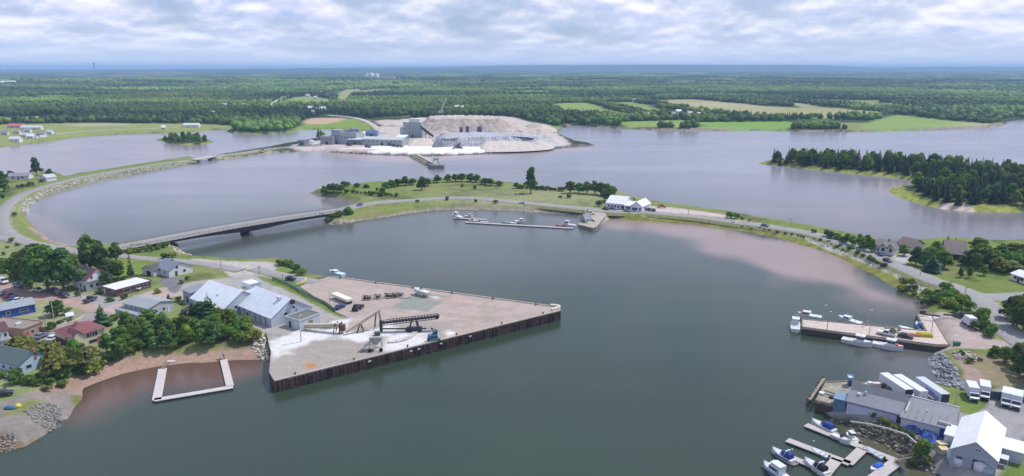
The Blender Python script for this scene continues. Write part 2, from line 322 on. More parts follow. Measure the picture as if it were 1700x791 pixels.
ZONES = [
 (MINEG, 3, (0.42,0.36,0.33), 3, 3),
 ([(552,249),(600,245),(680,238),(720,240),(800,245),(880,247),(905,249),(800,254),(690,257),(600,254)], 3, SALT, 5, 3),
 ([(560,248),(600,247),(625,249),(600,252),(560,251)], 3, (0.46,0.36,0.33), 5, 3),
 ([(655,232),(690,228),(700,240),(668,241)], 3, (0.34,0.30,0.27), 4, 3),
 ([(900,230),(922,228),(940,238),(915,243)], 3, (0.40,0.40,0.42), 3, 3),
 # left, by the causeway
 ([(300,266),(316,264),(150,287),(112,296),(95,300),(20,325),(5,360),(30,395),(95,408),(60,380),(44,352),(60,330),(100,311),(170,296)], 2.8, (0.16,0.19,0.06), 2, 2),
 # town
 ([(30,674),(100,634),(180,604),(260,591),(330,585),(448,577),(452,612),(350,618),(270,622),(200,640),(140,660),(100,690)], 1.5, SAND, 1.5, 1.2),
 ([(-80,700),(0,675),(60,655),(120,640),(150,660),(135,700),(90,740),(-80,790)], 2, (0.20,0.175,0.155), 2, 2),
 ([(0,690),(30,668),(60,662),(70,675),(30,690)], 3, (0.17,0.18,0.06), 2, 1.5),
 ([(115,655),(135,652),(138,668),(125,675)], 1, OLIVE, 1, 1),
 ([(46,728),(80,712),(92,706),(90,716),(60,735)], 1, (0.17,0.11,0.035), 1.5, 1),
 ([(-60,735),(0,725),(40,735),(0,748),(-60,760)], 1, (0.19,0.11,0.06), 1.5, 1),
 ([(-60,462),(0,470),(53,478),(113,491),(165,497),(205,515),(178,524),(149,520),(110,506),(44,497),(0,500),(-60,505)], 2.8, (0.33,0.23,0.20), 0.6, 0.6),
 ([(110,488),(150,490),(205,496),(215,505),(180,512),(150,503)], 2.8, (0.26,0.25,0.245), 0.6, 0.6),
 ([(165,516),(235,488),(270,478),(310,470),(330,478),(300,490),(240,505),(190,522)], 2.8, (0.34,0.27,0.25), 0.6, 0.6),
 ([(150,518),(185,520),(175,533),(140,545),(100,558),(60,570),(20,585),(-20,590),(-20,570),(50,553),(105,540)], 2.8, (0.25,0.215,0.21), 0.6, 0.6),
 ([(262,466),(280,460),(306,462),(303,474),(296,484),(284,486),(276,478)], 2.8, ASPH, 0.5, 0.5),
 ([(-30,590),(30,578),(60,588),(40,600),(-30,612)], 2.8, (0.34,0.27,0.24), 0.6, 0.6),
 ([(318,430),(380,434),(440,435),(462,440),(452,452),(425,462),(408,470),(380,470),(385,460),(365,448),(335,440)], 2.8, (0.36,0.33,0.315), 1, 1),
 ([(300,480),(320,468),(390,460),(425,456),(450,462),(485,480),(520,505),(575,522),(590,540),(470,570),(447,575),(440,556),(395,530),(380,520),(360,505),(305,505)], 2.8, (0.30,0.275,0.26), 1, 1),
 ([(428,460),(448,462),(500,480),(545,505),(572,526),(556,524),(512,500),(470,480),(440,468)], 2.8, GRASS, 0.8, 0.6),
 ([(460,462),(490,468),(540,497),(553,510),(540,506),(490,480)], 2.8, (0.09,0.145,0.075), 0.8, 0.6),
 ([(205,425),(225,432),(250,455),(215,470),(190,470),(180,440)], 2.8, LAWN, 1, 1),
 # island: lot by the white hall, pier
 ([(1060,348),(1080,342),(1130,347),(1190,355),(1215,363),(1120,358),(1055,354)], 2.8, (0.43,0.36,0.33), 2, 1.5),
 ([(966,356),(1000,349),(1014,352),(1000,368),(986,381),(962,377)], 3.0, (0.33,0.29,0.25), 1, 1),
 ([(515,321),(545,322),(600,334),(590,338),(560,331)], 1.5, (0.22,0.17,0.10), 2, 2),
 # right shore
 ([(1526,518),(1560,518),(1600,528),(1625,545),(1650,562),(1690,572),(1680,580),(1565,577),(1530,572)], 2.8, (0.335,0.27,0.25), 0.6, 0.6),
 ([(1580,586),(1640,590),(1720,600),(1720,650),(1640,640),(1600,620)], 2.8, (0.20,0.17,0.10), 3, 2),
 ([(1596,600),(1612,608),(1640,632),(1630,645),(1600,630)], 2.8, (0.27,0.20,0.17), 1, 1),
 ([(1400,634),(1480,632),(1560,648),(1572,668),(1610,690),(1640,672),(1660,645),(1740,660),(1740,720),(1690,745),(1660,791),(1560,791),(1530,745),(1490,716),(1400,690),(1372,660)], 2.8, (0.25,0.24,0.235), 0.8, 0.8),
 ([(1366,682),(1400,692),(1440,704),(1490,718),(1535,745),(1560,775),(1545,795),(1512,772),(1470,748),(1428,728),(1398,710)], 1.2, (0.10,0.085,0.06), 1.5, 1),
 ([(1560,646),(1600,642),(1620,655),(1630,672),(1612,690),(1578,664)], 2.8, GRASS, 0.6, 0.6),
 ([(1690,742),(1730,700),(1760,700),(1760,830),(1600,830),(1660,790)], 2.8, (0.11,0.155,0.035), 0.8, 0.8),
 ([(1560,800),(1600,770),(1640,790),(1640,830),(1560,830)], 2.8, GREY, 0.8, 0.8),
 ([(1480,424),(1510,420),(1520,432),(1490,440)], 2.8, (0.36,0.33,0.32), 1, 1),
]
# (line in pixels, z, half width m, colour, noise)
STRIPS = [
 ([(548,252.5),(600,255.5),(650,257.5),(720,258.5),(800,255.5),(860,252.5),(905,249.5),(940,244.5),(990,241.5)], 0.5, 5, DARKROCK, 3),
 ([(352,264),(400,259),(440,253.5),(480,252)], 1, 3.5, (0.30,0.28,0.19), 2),
 ([(325,269.3),(290,276),(230,286),(170,296.5),(120,308.5),(80,320.5),(57,331.5),(43,343),(42,355)], 0.8, 2.4, (0.23,0.225,0.15), 2),
 ([(66,382),(82,396),(98,406),(118,413)], 0.5, 5, (0.26,0.19,0.16), 2),
 ([(545,371),(600,365),(640,359),(700,350),(740,347),(800,347),(860,349),(920,353),(962,357)], 0.8, 2.4, (0.29,0.25,0.20), 1.5),
 ([(1020,361.5),(1100,367.2),(1202,377),(1275,389),(1338,404.5),(1400,428),(1428,442),(1487,471),(1530,498)], 0.3, 5.2, (0.16,0.165,0.04), 1.2),
 ([(1020,357),(1100,361.7),(1202,370.7),(1275,382),(1338,397.5),(1428,431),(1487,457),(1530,484)], 1.0, 2.4, (0.33,0.315,0.28), 1.5),
 ([(1258,272),(1290,275),(1330,280),(1400,287),(1470,294),(1505,299),(1520,304)], 0.6, 9, (0.22,0.235,0.05), 3),
 ([(1510,308),(1480,312),(1474,316),(1480,321),(1500,331),(1530,340),(1565,347),(1600,351),(1640,352),(1700,352)], 0.6, 9, (0.22,0.235,0.05), 3),
 ([(1558,347),(1575,346),(1600,349),(1590,352)], 0.6, 6, (0.42,0.34,0.29), 3),
 ([(256,233),(275,238),(310,240.5),(340,239),(354,236)], 0.6, 8, (0.19,0.20,0.055), 3),
 ([(-200,249),(0,243),(60,237.5),(115,229.5)], 0.6, 8, (0.17,0.19,0.06), 4),
 ([(385,221.5),(420,223.5),(460,222.5),(490,219.5),(505,216)], 0.6, 9, (0.20,0.22,0.07), 4),
 ([(945,209),(1000,212.5),(1100,216.5),(1200,217),(1330,218.5),(1450,218.5),(1550,215.5),(1630,212),(1672,206)], 0.6, 7, (0.24,0.20,0.15), 4),
 ([(925,222),(918,215),(935,213)], 1, 18, (0.15,0.20,0.04), 5),
]
# ------------------------------------------------------------------ ground: one sheet from in front of the drone to the horizon
def fan(ys, xs):
    yy, xx = np.meshgrid(ys, xs, indexing='ij'); X, Y = Wn(xx, yy); return X, Y
ys = np.concatenate([HOR + np.geomspace(2.3, 24, 60), np.arange(138, 300, 0.8), np.arange(300, 900, 1.25)])
xs = np.arange(-320, 2021, 2.6)
X, Y = fan(ys, xs); nr, nc = X.shape; X = X.ravel(); Y = Y.ravel()
SD = land_sdf(X, Y); Z = height(X, Y, SD)
def grid_faces(nr, nc):
    i = np.arange(nr - 1)[:, None] * nc + np.arange(nc - 1)[None, :]
    return np.stack([i, i + 1, i + nc + 1, i + nc], -1).reshape(-1, 4)[:, ::-1]
colr = np.empty((len(X), 3)); colr[:] = (0.10, 0.08, 0.06)
D = np.hypot(X, Y)
pat = fnoise(X, Y, 420, 3)[:, None]; pat2 = fnoise(X + 999, Y, 90, 2)[:, None]
wood = np.array(WOODFLOOR) * (0.7 + 0.5 * pat) * (0.8 + 0.4 * pat2)
# beyond the trees that are built one by one the canopy is the ground's own colour
far = sstep(2600, 4200, D)[:, None]; pf = fnoise(X, Y, 1500, 4)[:, None]; pf2 = fnoise(X, Y * 0.6, 260, 3)[:, None]
canopy = np.array([0.030, 0.052, 0.020]) * (0.55 + 0.6 * pf) * (0.65 + 0.7 * pf2)
clear = sstep(0.66, 0.72, fnoise(X + 5000, Y, 900, 3))[:, None] * 0.55
canopy = canopy * (1 - clear) + np.array([0.13, 0.14, 0.06]) * clear
meadow = sstep(0.625, 0.65, fnoise(X - 300, Y, 260, 3))[:, None] * sstep(700, 900, D)[:, None]
wood = wood * (1 - meadow) + np.array((0.17, 0.20, 0.065)) * meadow
wood = wood * (1 - far) + canopy * far
base = [None, np.array(GRASS), np.array((0.135, 0.175, 0.042)), np.array((0.05, 0.07, 0.02)), np.array((0.06, 0.09, 0.025))]
for k, s in enumerate(SD):
    on = (s > -3)[:, None]; c = wood if k == 0 else base[k] * (0.82 + 0.36 * fnoise(X, Y, 11, 3))[:, None]
    if k: dry = sstep(.52, .68, fnoise(X + 40 * k, Y * 1.3, 22, 4))[:, None]; c = c * (1 - .55 * dry) + np.array((.21, .195, .085)) * .55 * dry; wet = sstep(.58, .72, fnoise(X - 70, Y, 13, 3))[:, None]; c = c * (1 - .4 * wet)
    colr = np.where(on, c, colr)
    if k:   # bare wet edge just above the water
        edge = (1 - sstep(0.4, 2.2, s + (fnoise(X, Y, 4, 2) - .5) * 2))[:, None] * on
        colr = colr * (1 - edge) + np.array((0.19, 0.15, 0.115)) * edge
NOTREE = np.zeros(len(X))
def paint(pts, z, c, nz, soft):
    global colr
    s = sdf(smooth(poly(pts, z), True, 3) if len(pts) > 5 else poly(pts, z), X, Y, 60.0) + (fnoise(X, Y, max(nz * 4, 3), 3) - 0.5) * 2 * nz
    a = sstep(-soft, soft, s)[:, None]
    a = a * (Z > -0.6)[:, None]
    colr = colr * (1 - a) + np.array(c) * (0.90 + 0.2 * fnoise(X, Y, 6, 3))[:, None] * a
for f in FIELDS: paint(*f)
for f in ZONES: paint(*f)
RD = [([(531,242.3),(480,245),(440,248.5),(400,254.5),(354,259.5)], 4.5), ([(322,265.5),(280,270.5),(228,278.5),(152,291.5),(101,303),(60,315),(35,325),(18,337),(6,352),(3,368),(12,386),(40,401),(70,408),(101,413),(135,418),(170,421),(190,419),(215,408)], 4.4), ([(180,421),(223,428),(278,432),(329,437),(365,443),(400,449)], 3.6), ([(580,345.5),(615,338),(678,333),(766,329),(850,335.5),(951,345),(1012,351),(1065,352),(1153,358.5),(1204,365),(1275,375),(1351,389),(1427,413.5),(1490,440.5),(1545,465),(1591,480),(1624,496),(1645,518),(1668,546),(1695,567)], 5.6)]
STRIPS = [(p_, 3.0, h_, (0.30, 0.27, 0.22), 1.2) for p_, h_ in RD] + STRIPS
for pts, z, hw, c, nz in STRIPS:
    d = dline(smooth(poly(pts, z), False, 4), X, Y, 60.0) + (fnoise(X, Y, 5, 3) - 0.5) * 2 * nz
    a = (1 - sstep(hw * 0.75, hw * 1.1, d))[:, None] * (Z > -0.6)[:, None]
    colr = colr * (1 - a) + np.array(c) * (0.55 + 0.9 * fnoise(X, Y, 2.5, 2))[:, None] * a
M_ground = mat('ground', None, 0.95, 0.20, 0.35, spec=0.1, attr=True, bump=0.35, bscale=0.8, fine=(2.2, 0.16))
ground = mesh_np('ground', np.stack([X, Y, Z], 1), grid_faces(nr, nc), M_ground, colr, True)
tag(ground, 'green and brown shore land round the bay', 'ground', kind='structure')
# ------------------------------------------------------------------ water
ys = np.concatenate([HOR + np.geomspace(2.4, 24, 40), np.arange(138, 300, 1.6), np.arange(300, 1000, 3.0)]); xs = np.arange(-400, 2101, 5)
X2, Y2 = fan(ys, xs); n2 = X2.shape; X2 = X2.ravel(); Y2 = Y2.ravel(); D2 = np.hypot(X2, Y2)
deep = np.array((0.029, 0.043, 0.027)); far_sheen = np.array((0.19, 0.185, 0.215))  # second colour: lilac sky reflection painted into the distant water
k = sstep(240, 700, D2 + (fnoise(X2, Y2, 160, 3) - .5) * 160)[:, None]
wc = deep * (1 - k) + far_sheen * k
SHOAL = [
 ([(1000,366),(1050,382),(1120,398),(1200,420),(1290,455),(1370,486),(1435,508),(1545,522),(1540,500),(1500,480),(1450,456),(1350,408),(1250,384),(1100,366)], (0.27,0.19,0.165), 20, 8, 0.85),
 ([(100,680),(135,640),(200,615),(270,602),(445,596),(446,622),(380,638),(300,645),(240,655),(180,680),(130,705)], (0.135,0.072,0.055), 8, 7, 0.85),
 ([(1390,700),(1425,714),(1470,734),(1520,760),(1545,785),(1515,790),(1465,755),(1410,728)], (0.10,0.085,0.05), 3, 3, 0.8),
 ([(535,248),(690,256),(905,248),(995,240),(960,250),(850,258),(700,268),(560,262)], (0.33,0.24,0.22), 20, 16, 0.7),
 ([(45,350),(60,380),(110,415),(200,415),(150,400),(80,360)], (0.24,0.18,0.17), 8, 8, 0.6),
 ([(505,318),(560,345),(600,336),(560,350),(520,335)], (0.20,0.15,0.12), 8, 8, 0.6),
 ([(1440,560),(1545,575),(1565,645),(1500,640),(1450,600)], (0.13,0.115,0.12), 14, 14, 0.6),
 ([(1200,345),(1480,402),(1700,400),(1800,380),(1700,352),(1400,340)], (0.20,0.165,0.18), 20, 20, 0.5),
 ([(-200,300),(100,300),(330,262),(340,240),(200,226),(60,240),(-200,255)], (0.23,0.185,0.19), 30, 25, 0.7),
 ([(1480,300),(1520,304),(1510,312),(1470,322),(1440,310)], (0.24,0.18,0.15), 12, 10, 0.6)]
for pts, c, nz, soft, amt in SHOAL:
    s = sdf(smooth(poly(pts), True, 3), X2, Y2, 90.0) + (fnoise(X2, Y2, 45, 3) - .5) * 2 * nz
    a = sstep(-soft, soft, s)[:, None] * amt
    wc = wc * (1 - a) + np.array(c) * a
wc = wc * (0.80 + 0.40 * fnoise(X2 * .4 + Y2 * .12, Y2 * 1.8, 55, 4))[:, None]
def water_mat():
    m = bpy.data.materials.new('water'); m.use_nodes = True; t = m.node_tree; b = t.nodes['Principled BSDF']
    a = t.nodes.new('ShaderNodeAttribute'); a.attribute_name = 'col'; t.links.new(a.outputs['Color'], b.inputs['Base Color'])
    b.inputs['IOR'].default_value = 1.33; b.inputs['Specular IOR Level'].default_value = 0.5
    g = t.nodes.new('ShaderNodeTexCoord'); mp = t.nodes.new('ShaderNodeMapping'); mp.inputs['Scale'].default_value = (0.011, 0.03, 1); mp.inputs['Rotation'].default_value = (0, 0, 0.25)
    t.links.new(g.outputs['Object'], mp.inputs['Vector'])
    n = t.nodes.new('ShaderNodeTexNoise'); n.inputs['Scale'].default_value = 1.0; n.inputs['Detail'].default_value = 5; n.inputs['Roughness'].default_value = .6; n.inputs['Distortion'].default_value = 1.2
    t.links.new(mp.outputs[0], n.inputs['Vector'])
    rr = t.nodes.new('ShaderNodeMapRange'); t.links.new(n.outputs['Fac'], rr.inputs[0]); rr.inputs[1].default_value = .38; rr.inputs[2].default_value = .68; rr.inputs[3].default_value = .21; rr.inputs[4].default_value = .25
    t.links.new(rr.outputs[0], b.inputs['Roughness'])
    h = None
    for sc, st in ((0.55, 0.06),):
        w_ = t.nodes.new('ShaderNodeTexNoise'); w_.inputs['Scale'].default_value = sc; w_.inputs['Detail'].default_value = 3
        t.links.new(g.outputs['Object'], w_.inputs['Vector'])
        bp = t.nodes.new('ShaderNodeBump'); bp.inputs['Strength'].default_value = st; bp.inputs['Distance'].default_value = 0.6
        t.links.new(w_.outputs['Fac'], bp.inputs['Height'])
        if h is not None: t.links.new(h, bp.inputs['Normal'])
        h = bp.outputs[0]
    t.links.new(h, b.inputs['Normal'])
    return m
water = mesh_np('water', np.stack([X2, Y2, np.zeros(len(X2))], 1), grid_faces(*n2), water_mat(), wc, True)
tag(water, 'grey green harbour water turning lilac in the distance', 'water', kind='structure')
# ------------------------------------------------------------------ far hills
def hills(name, px0, px1, dist, prof, m, lab):
    """a long low ridge dist metres away; prof = [(pixel x, pixel y of the crest)]."""
    P = np.array(prof, float); n = 160; V = []; 
    for k in range(n):
        px = px0 + (px1 - px0) * k / (n - 1); py = np.interp(px, P[:, 0], P[:, 1])
        zc_ = CAMH + dist * (HOR - py) / FPX + (vnoise(px * 1.0, 7.0, 22.0) - .5) * dist * 0.0006 + (vnoise(px, 3.0, 6.0) - .5) * dist * 0.0003
        x = (px - CX) / FPX * dist
        for dy, f in ((-3500, 0.0), (-1500, 0.55), (0, 1.0), (2500, 0.8), (6000, 0.0)):
            V.append((x * (1 + dy / dist), dist + dy, max(zc_, 3) * f + (1 - f) * 1.0))
    i = np.arange(n - 1)[:, None] * 5 + np.arange(4)[None, :]
    F_ = np.stack([i, i + 5, i + 6, i + 1], -1).reshape(-1, 4)
    o = mesh_np(name, V, F_, m, None, True); tag(o, lab, 'hills', kind='structure')
M_hill = mat('hill', (0.035, 0.055, 0.03), 0.95, 0.3, 0.0006, spec=0.05)
hills('hills', -500, 2300, 14000, [(-500,115.5),(300,115.2),(700,112),(850,109),(1000,108),(1350,108.5),(1410,111.5),(1440,114),(1465,112.3),(1500,111.3),(1700,112),(2300,112)], M_hill, 'pale blue ridge along the horizon beyond the strait')
hills('hills', -500, 1300, 10500, [(-500,117),(60,118.5),(150,118),(250,115.8),(400,114.2),(560,114.0),(750,115.2),(900,117.5),(1000,119),(1300,121)], M_hill, 'dark blue wooded ridge on the horizon behind the mine')
# ------------------------------------------------------------------ the air
hb = MB(); hb.box((0, 22500, 72), (100000, 53000, 156)); HM = bpy.data.materials.new('haze'); HM.use_nodes = True
t = HM.node_tree; t.nodes.remove(t.nodes['Principled BSDF']); pv = t.nodes.new('ShaderNodeVolumePrincipled')
pv.inputs['Color'].default_value = (0.44, 0.68, 1.0, 1); pv.inputs['Density'].default_value = HAZE; pv.inputs['Anisotropy'].default_value = 0.0
t.links.new(pv.outputs[0], t.nodes['Material Output'].inputs['Volume'])
haze = hb.build('haze', HM); tag(haze, 'thin blue summer haze over the whole bay', 'haze', kind='stuff')
# ------------------------------------------------------------------ foliage
def foliage_mat(name, rough=0.75):
    m = mat(name, None, rough, 0.16, 0.5, spec=0.12, attr=True); t = m.node_tree; b = t.nodes['Principled BSDF']
    tr = t.nodes.new('ShaderNodeBsdfTranslucent'); mx = t.nodes.new('ShaderNodeMixShader'); mx.inputs[0].default_value = 0.38
    t.links.new(mixc(1.0, b.inputs['Base Color'].links[0].from_socket, (1.15, 1.2, 0.7), t, 'MULTIPLY'), tr.inputs['Color'])
    t.links.new(b.outputs[0], mx.inputs[1]); t.links.new(tr.outputs[0], mx.inputs[2]); t.links.new(mx.outputs[0], t.nodes['Material Output'].inputs['Surface'])
    return m
M_leaf = foliage_mat('leaf'); M_bark = mat('bark', (0.13, 0.105, 0.085), 0.95, 0.25, 3.0)
GREENS = {'leafy': (0.115, 0.185, 0.038), 'lime': (0.175, 0.245, 0.045), 'deep': (0.085, 0.142, 0.036), 'olive': (0.155, 0.185, 0.040), 'blue': (0.072, 0.125, 0.085), 'spruce': (0.048, 0.090, 0.038)}
def lobes_crown(seed, lobes, n, leaf, c, flat=0.85):
    """leaf sprays spread over and inside a set of ellipsoid lobes -> arrays."""
    r = np.random.default_rng(seed); lobes = np.array(lobes, float); wgt = (lobes[:, 3] ** 2); wgt /= wgt.sum()
    k = r.choice(len(lobes), n, p=wgt); Lb = lobes[k]
    d = r.normal(size=(n, 3)); d /= np.linalg.norm(d, axis=1)[:, None]; d[:, 2] = np.where((d[:, 2] < -0.35) & (r.random(n) < .7), -d[:, 2], d[:, 2])
    rad = Lb[:, 3] * (1.0 - 0.42 * r.random(n) ** 2.2) * (0.92 + 0.16 * r.random(n))
    P = Lb[:, :3] + d * rad[:, None] * np.array([1, 1, flat])
    nn = d + r.normal(size=(n, 3)) * 0.42 + np.array([0, 0, .25]); nn /= np.linalg.norm(nn, axis=1)[:, None]
    a = np.cross(nn, r.normal(size=(n, 3))); a /= np.linalg.norm(a, axis=1)[:, None]; b = np.cross(nn, a)
    s = (leaf * (0.6 + 0.8 * r.random(n)))[:, None]
    q = [P + a * s * x + b * s * y + nn * s * z for x, y, z in ((-.5, -.35, -.12), (.5, -.5, .06), (.55, .4, -.12), (-.45, .55, .06))]
    V = np.stack(q, 1).reshape(-1, 3); F_ = np.arange(n * 4).reshape(n, 4)
    lob = 0.78 + 0.5 * r.random(len(lobes))
    f = lob[k] * (0.78 + 0.44 * r.random(n))
    C = np.array(c)[None, :] * f[:, None]; C[:, 0] *= 0.85 + 0.4 * r.random(n)
    return V, F_, np.repeat(C, 4, 0)
def decid(seed, c, n=1050, tall=1.0, leaf=0.72, wide=1.0):
    """10 m broadleaf tree: arrays of the crown, bars of trunk and limbs."""
    r = np.random.default_rng(seed); lobes = [(0, 0, 5.6 * tall, 2.5 * wide), (0, 0, 3.6 * tall, 2.2 * wide)]; limbs = []
    m = 9 + seed % 3
    for i in range(m):
        a = 2 * PI * i / m + r.uniform(-.4, .4); el = r.uniform(0, 1); rr = (3.0 - 1.5 * el) * wide * r.uniform(.65, 1.2); z = (2.3 + 5.6 * el) * tall
        lobes.append((rr * math.cos(a), rr * math.sin(a), z, r.uniform(.85, 1.7) * wide ** .5)); limbs.append(lobes[-1][:3])
    lobes.append((r.uniform(-.5, .5), r.uniform(-.5, .5), 8.3 * tall, 1.6))
    if tall > 1.2: lobes += [(r.uniform(-.6, .6), r.uniform(-.6, .6), z_ * tall, 2.1 - .12 * abs(z_ - 5)) for z_ in (3, 4.5, 6, 7.2)]
    V, F_, C = lobes_crown(seed, lobes, n, leaf, c)
    t = MB(); lean = (r.uniform(-.25, .25), r.uniform(-.25, .25))
    t.tube((0, 0, -.4), (lean[0], lean[1], 3.0 * tall), .34, .24, 7); t.tube((lean[0], lean[1], 3.0 * tall), (0, 0, 7.4 * tall), .24, .07, 6)
    for p in limbs[::2]: t.tube((lean[0], lean[1], min(2.6 * tall, p[2] - 1)), p, .13, .04, 5)
    return (V, F_, C), t
def conifer(seed, c, h=12.0, rad=2.3, lev=17, per=9):
    r = np.random.default_rng(seed); V = []; C = []; 
    for i in range(lev):
        f = i / (lev - 1); z = 0.9 + (h - 1.2) * f; rr = rad * (1 - f) ** 0.85 * r.uniform(.8, 1.15) + .12
        for k in range(max(4, int(per * (1 - f * .5)))):
            a = r.uniform(0, 2 * PI); l = rr * r.uniform(.7, 1.15); wd = l * .42 + .15; dz = -l * r.uniform(.15, .45)
            ca, sa = math.cos(a), math.sin(a); up = r.uniform(.15, .4)
            V += [(0, 0, z + up), (l * .6 * ca - wd * sa, l * .6 * sa + wd * ca, z + dz * .5), (l * ca, l * sa, z + dz), (l * .6 * ca + wd * sa, l * .6 * sa - wd * ca, z + dz * .5)]
            cc = np.array(c) * r.uniform(.7, 1.3); C += [cc] * 4
    V += [(-.14, 0, h - .9), (.14, 0, h - .9), (0, .05, h + .2), (0, .1, h - .5)]; C += [np.array(c)] * 4
    V = np.array(V); F_ = np.arange(len(V)).reshape(-1, 4)
    t = MB(); t.tube((0, 0, -.4), (0, 0, h * .93), .22, .03, 6)
    return (V, F_, np.array(C)), t
def bush(seed, c, n=260, leaf=.5):
    """3 m high shrub."""
    r = np.random.default_rng(seed); lobes = [(r.uniform(-1.1, 1.1), r.uniform(-1.1, 1.1), r.uniform(.7, 1.9), r.uniform(.7, 1.15)) for _ in range(7)]
    V, F_, C = lobes_crown(seed, lobes, n, leaf, c, .9); V[:, 2] = np.maximum(V[:, 2], -.1)
    t = MB()
    for l in lobes[:4]: t.tube((l[0] * .2, l[1] * .2, -.3), l[:3], .06, .02, 5)
    return (V, F_, C), t
def proto(name, parts):
    (V, F_, C), t = parts; C = np.clip(C * rng.uniform((.82, .88, .7), (1.25, 1.12, 1.3)), 0, 1); o = mesh_np('crown', V, F_, M_leaf, C); tr = t.build('trunk', M_bark)
    c, d = o.data, tr.data; c.name = name + '_crown'; d.name = name + '_trunk'; bpy.data.objects.remove(o); bpy.data.objects.remove(tr)
    return c, d
PR = {k: [] for k in ('leafy', 'lime', 'deep', 'olive', 'spruce', 'blue', 'bush', 'limebush', 'deepbush', 'poplar', 'fleafy', 'flime', 'fdeep', 'fspruce')}
for i in range(4):
    PR['leafy'].append((proto('leafy', decid(10 + i, GREENS['leafy'])), 10.0)); PR['lime'].append((proto('lime', decid(20 + i, GREENS['lime'])), 10.0))
    PR['deep'].append((proto('deep', decid(30 + i, GREENS['deep'])), 10.0)); PR['spruce'].append((proto('spruce', conifer(40 + i, GREENS['spruce'])), 12.0))
    PR['fspruce'].append((proto('fspruce', conifer(90 + i, GREENS['spruce'], 13.0, 3.2, 15, 12)), 13.0))
    PR['fleafy'].append((proto('fleafy', decid(100 + i, GREENS['leafy'], 330, 1.0, 1.25)), 10.0)); PR['fdeep'].append((proto('fdeep', decid(110 + i, GREENS['deep'], 330, 1.0, 1.25)), 10.0))
    PR['flime'].append((proto('flime', decid(120 + i, GREENS['lime'], 330, 1.0, 1.25)), 10.0))
    PR['bush'].append((proto('bush', bush(60 + i, GREENS['leafy'])), 3.0)); PR['limebush'].append((proto('limebush', bush(70 + i, GREENS['lime'])), 3.0)); PR['deepbush'].append((proto('deepbush', bush(75 + i, GREENS['deep'])), 3.0))
for i in range(2):
    PR['olive'].append((proto('olive', decid(50 + i, GREENS['olive'], 700, .85, .8, 1.25)), 8.6)); PR['blue'].append((proto('blue', conifer(57 + i, GREENS['blue'], 12, 3.0)), 12.0))
    PR['poplar'].append((proto('poplar', decid(80 + i, GREENS['deep'], 900, 1.45, .9, .8)), 14.0))
NTREE = 0
def tree(px, py, kind, label, h=None, top=None, wpx=None, name=None, cat=None, group=None, lean=0.0, at=None):
    """one tree: Empty at the root, its trunk and its crown; base and top are where the photo shows them."""
    global NTREE
    NTREE += 1
    p = at if at is not None else G(px, py)
    if top is not None:
        v = (top - CY) / FPX; h = CAMH + p.y * (-SP - v * CP) / (CP - v * SP) - p.z
        h = max(h, 1.0)
    (c, d), h0 = PR[kind][NTREE % len(PR[kind])]
    s = h / h0
    isb = 'bush' in kind
    name = name or ('bush' if isb else 'spruce_tree' if kind in ('spruce', 'blue', 'fspruce') else 'leafy_tree')
    o = thing(name, label, cat or ('bush' if isb else 'tree'), p, random.uniform(0, 6.28), group)
    sxy = s
    if wpx is not None:
        u0 = 5.2 if kind in ('spruce', 'blue', 'fspruce') else 4.0 if isb else 7.6
        m_per = p.y / (CP - ((py - CY) / FPX) * SP) / FPX
        sxy = wpx * m_per / u0
    o.scale = (sxy, sxy, s); o.rotation_euler[1] = lean
    for nm, me in (('trunk', d), ('crown', c)):
        q = bpy.data.objects.new(nm, me); COL.objects.link(q); q.parent = o
    return o
def scatter_px(pts, spacing, z=3.5, seed=1):
    """random points on the ground inside a pixel outline, kept apart by spacing metres."""
    P = poly(pts, z); r = np.random.default_rng(seed); x0, y0 = P.min(0); x1, y1 = P.max(0); out = []
    nx, ny = int((x1 - x0) / spacing) + 1, int((y1 - y0) / spacing) + 1
    gx, gy = np.meshgrid(np.arange(nx), np.arange(ny)); 
    xx = x0 + (gx + .5 * (gy % 2) + r.uniform(-.36, .36, gx.shape)) * spacing; yy = y0 + (gy + r.uniform(-.36, .36, gx.shape)) * spacing
    xx, yy = xx.ravel(), yy.ravel(); k = sdf(P, xx, yy, 30.0) > 0
    return xx[k], yy[k]
